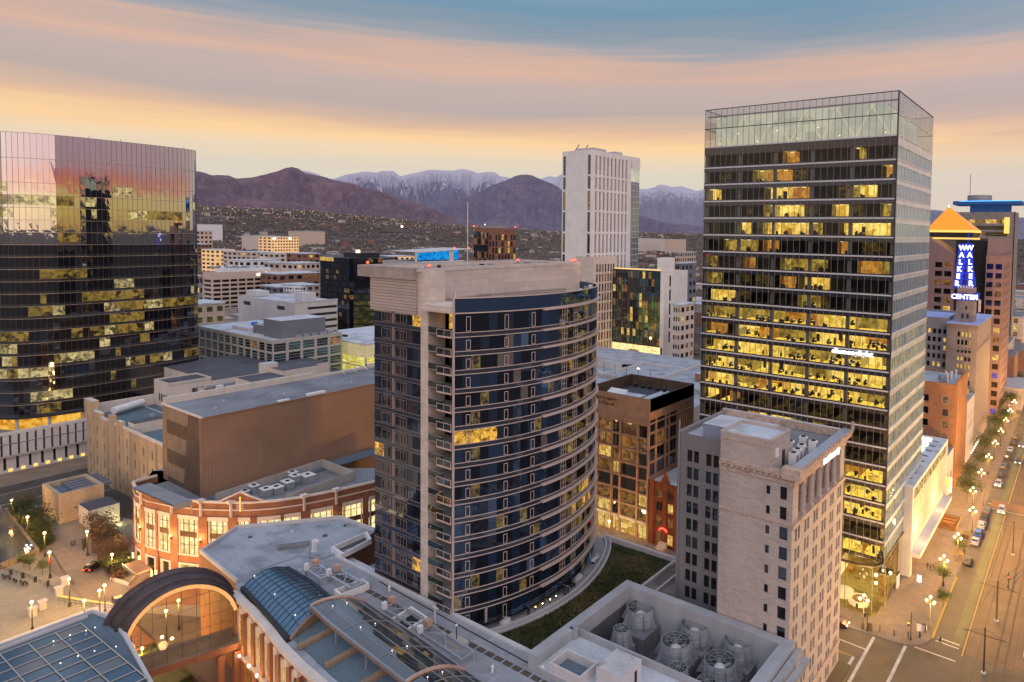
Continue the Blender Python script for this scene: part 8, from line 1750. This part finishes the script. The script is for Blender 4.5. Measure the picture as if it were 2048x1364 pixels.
for i, (u, v, c, k) in enumerate(((2003, 953, 'black', 'sedan'), (2010, 935, 'grey', 'sedan'), (2018, 917, 'black', 'suv'), (2024, 902, 'white', 'sedan'), (2028, 888, 'black', 'sedan'), (2031, 876, 'grey', 'suv'))): car(u, v, c, k, False, ['first dark car in the parked row beyond the crossing', 'second parked car beyond the crossing, grey', 'dark suv third in the parked row beyond the crossing', 'white sedan fourth in the parked row beyond the crossing', 'dark sedan near the far end of the parked row', 'grey suv last in the parked row'][i], x=kx)
car(2036, 926, 'black', 'sedan', True, 'dark car with bright headlights driving up the main street', rz=0); car(2043, 893, 'grey', 'sedan', True, 'grey car with headlights farther up the main street', rz=0)
car(1674, 1248, 'red', 'sedan', True, 'dark red car with lit tail lights at the kerb by the glass tower', rz=math.pi/2); car(190, 1137, 'black', 'suv', True, 'black suv with headlights driving across the plaza', rz=R(212)); car(237, 1207, 'black', 'sedan', False, 'parked dark car by the arch foot', rz=R(80))
# trees: trunk, limbs and a crown of leaf faces in clumps
def tree_proto(seed, h, r, leafm, nleaf, ls=.24, bare=0.0):
    rr = random.Random(seed); t = thing('street_tree', None, None); b = MB(); b.bar((0, 0, 0), (0, 0, h*.45), .22, .22, None, 6); tips = []
    for i in range(7):
        a = 6.283*i/7+rr.uniform(-.3, .3); z0 = h*rr.uniform(.3, .5); p1 = (r*.55*math.cos(a), r*.55*math.sin(a), h*rr.uniform(.55, .78)); b.bar((0, 0, z0), p1, .1, .1, None, 5); tips.append(p1)
        for j in range(3): p2 = (p1[0]+rr.uniform(-.5, .5)*r, p1[1]+rr.uniform(-.5, .5)*r, p1[2]+rr.uniform(.0, .28)*h); b.bar(p1, p2, .05, .05, None, 4); tips.append(p2)
    b.bar((0, 0, h*.45), (0, 0, h*.92), .12, .12, None, 5); tips.append((0, 0, h*.9)); put('trunk', b.mesh('trunk', ['bark']), t); c = MB()
    for i in range(nleaf):
        q = rr.choice(tips); s = r*.34; p = (q[0]+rr.gauss(0, s), q[1]+rr.gauss(0, s), q[2]+rr.gauss(0, s*.75)); a, e_ = rr.uniform(0, 6.28), rr.uniform(-1, 1); d1 = Vector((math.cos(a), math.sin(a), e_*.5))*ls*rr.uniform(.6, 1.3); d2 = Vector((-math.sin(a), math.cos(a), rr.uniform(-.6, .6)))*ls*.7
        p = Vector(p); c.face([p-d1, p-d2, p+d1, p+d2])
    put('crown', c.mesh('crown', [leafm]), t); return kids(t)
TA = tree_proto(1, 8.5, 3.2, 'leaf', 1500); TB = tree_proto(2, 6.0, 2.2, 'leaf', 900); TC = tree_proto(3, 5.5, 2.8, 'leafred', 900, .2); TD = tree_proto(4, 7, 2.6, 'leafdark', 1100)
tu = set()
def tree(src, x, y, lab, grp, s=1, z=0, rz=None):
    o = src if src.name not in tu else dup(src); tu.add(src.name); o.location = (x, y, z); o.scale = (s, s, s); o.rotation_euler[2] = rz if rz is not None else rnd.uniform(0, 6); tag(o, lab, 'tree', grp); return o
tree(TB, *G(1886, 1174), 'young yellow-green tree glowing around a lamp near the corner', None, .8, .14); tree(TB, *G(1886, 1215), 'small young tree at the yellow kerb', None, .6, .14); tree(TB, *G(1915, 1105), 'small young tree by the second street lamp', None, .55, .14)
for k in range(12):
    y = -226-17.5*k; tree(TA, 28+(k % 2)*1.5, y, 'leafy green street tree over the pavement past the portal building', 'street trees down the main street', .85+.25*rnd.random(), .14)
for k in range(8): tree(TA, -20, -260-34*k, 'leafy street tree across the main street', 'street trees across the main street', .9, .14)
for i, (u, v, s_, src) in enumerate(((205, 1085, 1.15, TC), (222, 1135, 1.1, TC), (195, 1070, 1, TC), (245, 1120, .9, TC), (240, 1150, .7, TD), (222, 1150, .7, TD), (45, 1050, 1.1, TD), (70, 1070, 1.1, TD), (50, 1030, 1.1, TC), (85, 1085, .9, TD), (85, 1150, .55, TB), (60, 1140, .5, TB), (48, 1136, .5, TB))):
    x, y = G(u, v); tree(src, x, y, ['bare brown bush nearest the dark gate', 'big brown bush beside the brick entrance', 'brown bush behind the gate lamp', 'brown bush against the brick wall', 'dark green shrub in the white planter', 'dark green shrub at the planter edge', 'dark shrub below the second plaza lamp', 'dark shrub beside the glass roof edge', 'brown shrub nearest the back street', 'dark shrub at the tip of the planting bed', 'small bright green tree on the plaza walk', 'small green tree left of the bright one', 'leftmost small tree on the plaza walk'][i], None, s_)
for i, (u, v) in enumerate(((300, 1290), (330, 1300), (355, 1295), (320, 1320), (290, 1270))): p = at(u, v, z=-6); tree(TD if i % 2 else TB, p.x, p.y, 'leafy court tree beneath the arched footbridge', 'court trees under the arch', .8, -6)
p = at(252, 1172, z=.3); b = MB(); w0 = [G(222, 1160), G(258, 1172), G(272, 1155), G(240, 1118)]; band(b, [(q[0], q[1]) for q in w0], -.2, .2, 0, .7); tag(obj('planter_wall', b, 'trim'), 'low white stone planter wall by the brick entrance', 'planter')
# bushes as beds
def bed(name, pts, m_, n, lab, h=1.0, z0=0.0):
    P2 = [G(*p) for p in pts]; x0, x1 = min(p[0] for p in P2), max(p[0] for p in P2); y0, y1 = min(p[1] for p in P2), max(p[1] for p in P2); b = MB(); k = 0
    def inside(x, y):
        c = False; j = len(P2)-1
        for i in range(len(P2)):
            if (P2[i][1] > y) != (P2[j][1] > y) and x < (P2[j][0]-P2[i][0])*(y-P2[i][1])/(P2[j][1]-P2[i][1])+P2[i][0]: c = not c
            j = i
        return c
    while k < n:
        x, y = rnd.uniform(x0, x1), rnd.uniform(y0, y1); k += 1
        if not inside(x, y): continue
        z = z0+rnd.random()**.6*h*(.6+.6*abs(noise.noise(Vector((x*.4, y*.4, 1)))))*1.6; a = rnd.uniform(0, 6.28); d1 = Vector((math.cos(a), math.sin(a), rnd.uniform(-.4, .4)))*.25; d2 = Vector((-math.sin(a), math.cos(a), rnd.uniform(-.5, .5)))*.2; p = Vector((x, y, z)); b.face([p-d1, p-d2, p+d1, p+d2])
    tag(obj(name, b, m_), lab, 'shrubs', kind='stuff')
bed('shrub_bed', [(15, 1030), (60, 1015), (100, 1060), (110, 1085), (75, 1105), (40, 1060)], 'leafdark', 7000, 'dense dark shrubs in the bed beside the glass roof', 1.6)
bed('shrub_bed', [(180, 1060), (235, 1060), (262, 1120), (268, 1150), (225, 1165), (185, 1110)], 'leafred', 8000, 'dense brown and green bushes in front of the brick store', 1.6)
bed('ivy_bed', [(0, 1105), (60, 1090), (110, 1085), (60, 1120), (10, 1135)], 'leafdark', 2500, 'low dark green hedge along the plaza edge', .8)
# glass roof at the far left of the plaza, railings, terrace
b = MB(); gl4 = [at(-40, 990, z=1.2), at(12, 1018, z=1.2), at(75, 1100, z=1.2), at(0, 1130, z=1.2), at(-40, 1130, z=1.2)]; b.prism([(p.x, p.y) for p in gl4], 0, 1.2, 'panedark', 'skyl2'); band(b, [(p.x, p.y) for p in gl4[1:4]], -.3, .3, 0, 1.5, 'pave'); tag(obj('low_glass_roof', b, None), 'low flat grey glass roof at the left edge of the plaza', 'glass roof')
p = at(55, 1095, z=1.3); b = MB()
for _ in range(14): q = at(rnd.uniform(48, 66), rnd.uniform(1088, 1104), z=1.3); b.ball(q, .16, 5)
tag(obj('light_cluster', b, 'white_lit'), 'cluster of bright white lights at the glass roof corner', 'lights')
b = MB(); rl = [G(100, 1105), G(128, 1150), G(150, 1175)]
for pr_ in (rl, [G(118, 1205), G(190, 1218), G(235, 1222)], [G(0, 1140), G(60, 1160), G(110, 1185)]):
    pp_ = resample([(q[0], q[1]) for q in pr_], 1.6)
    for i in range(len(pp_)-1): a, c = pp_[i], pp_[i+1]; b.bar((a.x, a.y, 1.1), (c.x, c.y, 1.1), .06, .06); b.bar((a.x, a.y, .6), (c.x, c.y, .6), .04, .04); b.bar((a.x, a.y, 0), (a.x, a.y, 1.1), .05, .05)
tag(obj('railing', b, 'dark'), 'dark metal railings around the plaza and footpath', 'railing')
b = MB(); pp_ = [G(118, 1196), G(160, 1203), G(225, 1213)]
for i in range(2): b.bar((pp_[i][0], pp_[i][1], .5), (pp_[i+1][0], pp_[i+1][1], .5), .3, .25)
tag(obj('lit_handrail', b, 'goldglow'), 'yellow glowing light strip along the footpath edge', 'light strip')
for i, (u, v) in enumerate(((130, 1170), (118, 1190), (85, 1218), (66, 1232))): x, y = G(u, v); b = MB(); b.box(x-.6, x+.6, y-.6, y+.6, 0, 1.7); b.box(x-.75, x+.75, y-.75, y+.75, 1.7, 1.9); tag(obj('stone_pier', b, 'trim'), 'white stone pier with cap on the plaza railing', 'pier', 'stone piers on the plaza edge')
for i, (u, v) in enumerate(((22, 1150), (46, 1156), (71, 1164), (96, 1172), (120, 1180))): x, y = G(u, v); b = MB(); b.cone((x, y, 0), .3, .25, 1.1, 8); b.cone((x, y, 1.1), .34, .3, .15, 8); tag(obj('bollard', b, 'dark'), 'black bollard on the plaza terrace edge', 'bollard', 'plaza terrace bollards')
def cafe(name, x, y, lab):
    t = thing(name, lab, 'table', (x, y, 0), 'cafe tables on the plaza terrace'); put('table_top', MB().cone((0, 0, .7), .42, .42, .04, 12, 'dark').cone((0, 0, 0), .04, .04, .7, 6, 'dark').mesh('table_top'), t)
    return t
for i, (u, v) in enumerate(((8, 1158), (18, 1160), (30, 1166), (44, 1170), (52, 1171))):
    x, y = G(u, v); cafe('cafe_table', x, y, 'small black cafe table on the pale plaza terrace')
    for sx in (-.7, .7): b = MB(); b.box(x+sx-.2, x+sx+.2, y-.2, y+.2, .42, .46); b.box(x+sx*1.25-.03, x+sx*1.25+.03, y-.2, y+.2, .46, .9); [b.bar((x+sx+a, y+c, 0), (x+sx+a, y+c, .42), .04, .04) for a in (-.17, .17) for c in (-.17, .17)]; tag(obj('cafe_chair', b, 'dark'), 'small black cafe chair on the pale plaza terrace', 'chair', 'cafe chairs on the plaza terrace')
p = at(99, 1122, z=3.6)
for s in (-.6, .6): tag(obj('banner', MB().box(p.x+s-.25, p.x+s+.25, p.y-.03, p.y+.03, 3.0, 4.5), 'banner'), 'red banner hanging on the plaza lamp post', 'banner', 'red lamp banners')
b = MB(); x, y = G(168, 1100)
for k in range(5): b.box(x+.4*k, x+.4*k+.12, y-1.2*k*.2, y-1.2*k*.2+.3, 0, 2.6)
b.box(x, x+1.8, y-.1, y+.1, 2.2, 2.5); tag(obj('dark_gate', b, 'dark'), 'tall dark metal gate beside the bushes', 'gate')
# people
def person(u, v, top, lab, z=.14, rz=0.0, stride=.25, h=1.74):
    x, y = G(u, v) if not isinstance(u, Vector) else (u.x, u.y); me = bpy.data.meshes.new('person')
    V_ = [(0, 0, .95), (0, 0, 1.2), (0, 0, 1.42), (0, 0, 1.53), (0, .01, 1.62), (0, .01, 1.74), (.11, stride*.45, .5), (.11, stride*.9-.05, .07), (.11, stride*.9+.1, .04), (-.11, -stride*.35, .5), (-.11, -stride*.9, .07), (-.11, -stride*.9+.15, .04), (.2, 0, 1.4), (.25, -.08, 1.12), (.24, .06, .88), (-.2, 0, 1.4), (-.25, .08, 1.12), (-.24, .12, .88)]
    E_ = [(0, 1), (1, 2), (2, 3), (3, 4), (4, 5), (0, 6), (6, 7), (7, 8), (0, 9), (9, 10), (10, 11), (2, 12), (12, 13), (13, 14), (2, 15), (15, 16), (16, 17)]
    me.from_pydata(V_, E_, []); o = bpy.data.objects.new('person_tmp', me); COL.objects.link(o); m = o.modifiers.new('s', 'SKIN'); rad = [.15, .16, .17, .06, .085, .08, .075, .05, .045, .075, .05, .045, .07, .05, .04, .07, .05, .04]
    for i, r_ in enumerate(rad): me.skin_vertices[0].data[i].radius = (r_, r_*(.75 if i < 3 else 1))
    me.skin_vertices[0].data[0].use_root = True; o.modifiers.new('u', 'SUBSURF').levels = 1; bpy.context.view_layer.update(); dg = bpy.context.evaluated_depsgraph_get(); m2 = bpy.data.meshes.new_from_object(o.evaluated_get(dg)); bpy.data.objects.remove(o); m2.materials.clear()
    for k in ('cloth', 'skin', top): m2.materials.append(M[k])
    for f in m2.polygons: zc = sum(m2.vertices[i].co.z for i in f.vertices)/len(f.vertices); f.material_index = 1 if zc > 1.54 else (2 if zc > .93 else 0); f.use_smooth = True
    t = thing('person', lab, 'person', (x, y, z), rz=rz); put('body', m2, t); put('hair', MB().ball((0, -.02, 1.70), .10, 8, 'dark').mesh('hair'), t)
person(1855, 1139, 'cloth', 'person in dark clothes walking at the left of a group of three', rz=.3); person(1861, 1143, 'cloth', 'person in dark coat walking in the middle of a group of three', rz=.1); person(1867, 1141, 'clothr', 'person in a red top walking at the right of a group of three', rz=-.2)
person(1880, 1288, 'cloth', 'person in black crossing the street at the corner', z=.02, rz=1.4, stride=.4); person(144, 1094, 'cloth', 'left of two people in black walking on the plaza', z=.02, rz=.4); person(149, 1092, 'cloth', 'right of two people in black walking on the plaza', z=.02, rz=.6); person(1816, 1279, 'cloth', 'person in dark clothes waiting beside the signal post', rz=2, stride=.05); person(2028-100, 986, 'cloth', 'person walking alone in the lit patch past the portal building', rz=1)
# signals, poles and small things at the corner
def sigpole(u, v, h, lab, head, col='red'):
    x, y = G(u, v); t = thing('traffic_signal', lab, 'traffic signal', (x, y, .14)); b = MB(); b.cone((x, y, .14), .18, .14, .8, 8, 'dark'); b.cone((x, y, .9), .09, .07, h, 8, 'dark'); obj('post', b, None, t)
    for dx, z in head: b = MB(); b.box(x+dx-.22, x+dx+.22, y-.18, y+.18, z, z+.95, 'dark'); b.box(x+dx-.14, x+dx+.14, y+.18, y+.22, z+.55, z+.85, col); b.box(x+dx-.14, x+dx+.14, y+.18, y+.2, z+.15, z+.4, 'dark'); obj('signal_head', b, None, t)
    return t, x, y
t, x, y = sigpole(1734, 1263, 6.6, 'traffic signal mast with curved arm at the pavement edge', [(2.2, 4.2), (.5, 3.0)], 'dark'); b = MB()
for i in range(8): a0, a1 = i/8*1.9, (i+1)/8*1.9; b.bar((x+2.3*math.sin(a0*.8), y, 6.2+1.5*math.sin(a0*1.6)*.5), (x+2.3*math.sin(a1*.8), y, 6.2+1.5*math.sin(a1*1.6)*.5), .12, .12)
obj('curved_arm', b, 'concpale', t)
sigpole(1821, 1281, 5.0, 'pedestrian signal post with orange light at the corner', [(.45, 2.9)], 'handon')
t, x, y = sigpole(1967, 1012, 6.2, 'traffic signal with long arm at the brick crossing', [(-.3, 3.0)], 'dark'); obj('signal_arm', MB().bar((x, y, 5.6), (x-7.5, y, 6.4), .14, .14), 'dark', t)
t, x, y = sigpole(2016, 1178, 3.2, 'tram signal glowing red between the tracks', [(0, 2.2)], 'red')
for i, (u, v) in enumerate(((1759.5, 1264), (1788, 1273), (1839.6, 1276), (1850.8, 1266))): x, y = G(u, v); b = MB(); b.cone((x, y, .14), .16, .12, 1.2, 8); b.ball((x, y, 1.4), .13, 6); tag(obj('bollard', b, 'dark'), 'slim black bollard at the kerb of the street corner', 'bollard', 'corner bollards')
def boxy(name, u, v, w_, d_, h, m_, lab, cat, z0=.14): x, y = G(u, v); b = MB(); b.box(x-w_/2, x+w_/2, y-d_/2, y+d_/2, z0, z0+h, m_); b.box(x-w_/2-.05, x+w_/2+.05, y-d_/2-.05, y+d_/2+.05, z0+h, z0+h+.08, 'dark'); tag(obj(name, b, None), lab, cat)
boxy('litter_bin', 1848, 1262, .9, .8, 1.3, 'whitebox', 'white newspaper box with dark lid by the corner lamp', 'box'); boxy('info_board', 1838, 1264, .9, .12, 1.7, 'whitebox', 'white sign board standing by the corner bollards', 'sign board'); boxy('map_board', 1740, 1262, .9, .12, 1.4, 'desk', 'dark framed map board beside the signal mast', 'sign board'); boxy('lit_board', 1838, 1165, .9, .15, 1.7, 'white_lit', 'glowing poster board in the middle of the pavement', 'sign board'); boxy('white_board', 1795, 1175, .3, 2.2, 3.2, 'whitebox', 'tall white sign slab beside the wooden tower entrance', 'sign')
x, y = G(1897, 1046); t = thing('street_terrace', 'wooden street terrace with benches and small lights on the pavement', 'seating', (x, y, .14)); b = MB(); b.box(x-2.6, x+2.6, y-5, y+5, .14, .5, 'wooddeck'); b.box(x-2.7, x-2.5, y-5, y+5, .5, 1.3, 'wooddeck'); b.box(x+2.5, x+2.7, y-5, y+5, .5, 1.3, 'wooddeck'); b.box(x-2.5, x+2.5, y+4.9, y+5.1, .5, 1.3, 'wooddeck'); obj('deck', b, None, t)
for k in range(4): obj('bench', MB().box(x-1.9, x+1.9, y-4+2.2*k, y-3.4+2.2*k, .5, .95), 'wooddeck', t)
for k in range(3): x, y = G(1931+5*k, 1108-16*k); b = MB(); b.box(x+.2, x+2.0, y-1.6, y+1.6, .14, .8); b.box(x+.4, x+1.8, y-1.4, y+1.4, .8, 1.1, 'leafdark'); tag(obj('street_planter', b, ['desk', 'leafdark']), 'dark planter box on the pavement near the parked cars', 'planter', 'pavement planter boxes')
for i, (u, v) in enumerate(((1868, 1236), (1872, 1246), (1890, 1190))): x, y = G(u, v); b = MB(); [b.bar((x+.5*k, y, .14), (x+.5*k, y+.5, 1.0), .05, .05) for k in range(4)]; b.bar((x, y, .3), (x+1.5, y+.2, .3), .05, .05); tag(obj('bike_rack', b, 'dark'), 'dark bicycle rack by the yellow kerb', 'bicycle rack', 'bicycle racks at the kerb')
x, y = G(1927, 960); t = thing('blade_sign', 'vertical lit blade sign with yellow letters on the orange brick building', 'sign', (30.5, -222, 3)); b = MB(); b.box(32.6, 34, -222.2, -221.8, 6, 9, 'handy'); b.box(32.2, 32.8, -224.2, -223.8, 3.6, 8.2, 'cyanlit'); obj('sign_panel', b, None, t)
for k in range(8): tag(obj('marquee_bulb', MB().ball((31.6, -262-3.0*k, 6.2+.0*k), .28, 8), 'white_lit'), 'round white bulb in a row along the shop canopy', 'light', 'row of marquee bulbs')
# tram poles with span wires
for i, (x, y) in enumerate([G(1974.4, 1349.6), G(1998.4, 1244), G(2030, 1111)]+[(13.4, -250-42*k) for k in range(6)]):
    x = 13.4; t = thing('tram_pole', 'slim black tram pole between the tracks', 'pole', (x, y, 0), 'tram poles between the tracks'); b = MB(); b.cone((x, y, 0), .45, .45, .3, 10, 'concpale'); b.cone((x, y, .3), .16, .11, 8.6, 8, 'dark'); obj('post', b, None, t)
    b = MB(); b.bar((x-3.6, y, 7.4), (x+3.6, y, 7.4), .09, .09); b.bar((x, y, 8.6), (x-3.4, y, 7.4), .04, .04); b.bar((x, y, 8.6), (x+3.4, y, 7.4), .04, .04); obj('cross_arm', b, 'dark', t)
for x in (15.8, 11.0): tag(obj('overhead_wire', MB().bar((x, -100, 7.0), (x, -520, 7.0), .05, .05), 'dark'), ['overhead tram wire nearest the bike lane', 'overhead tram wire on the far track'][x < 12], 'wire')
x, y = G(1765, 1195); b = MB()
t = thing('wooden_entrance', 'tall wooden entrance box with dark roof and lantern beside the glass lobby', 'entrance', (x, y, .14)); obj('post', MB().bar((34.0, -150.4, .14), (34.0, -150.4, 9.6), .16, .16), 'dark', t); obj('lantern', MB().ball((33.8, -154, 7.2), .3, 8), 'globe', t)
p = at(1752, 1150, z=9); 
for i, (u, v) in enumerate(((1752, 1150), (1752, 1166))): p = at(u, v, z=7.5-2.4*i); tag(obj('lobby_lamp', MB().ball(p, .32, 8), 'globe'), ['upper round lamp on the lobby corner', 'lower round lamp on the lobby corner'][i], 'lamp')
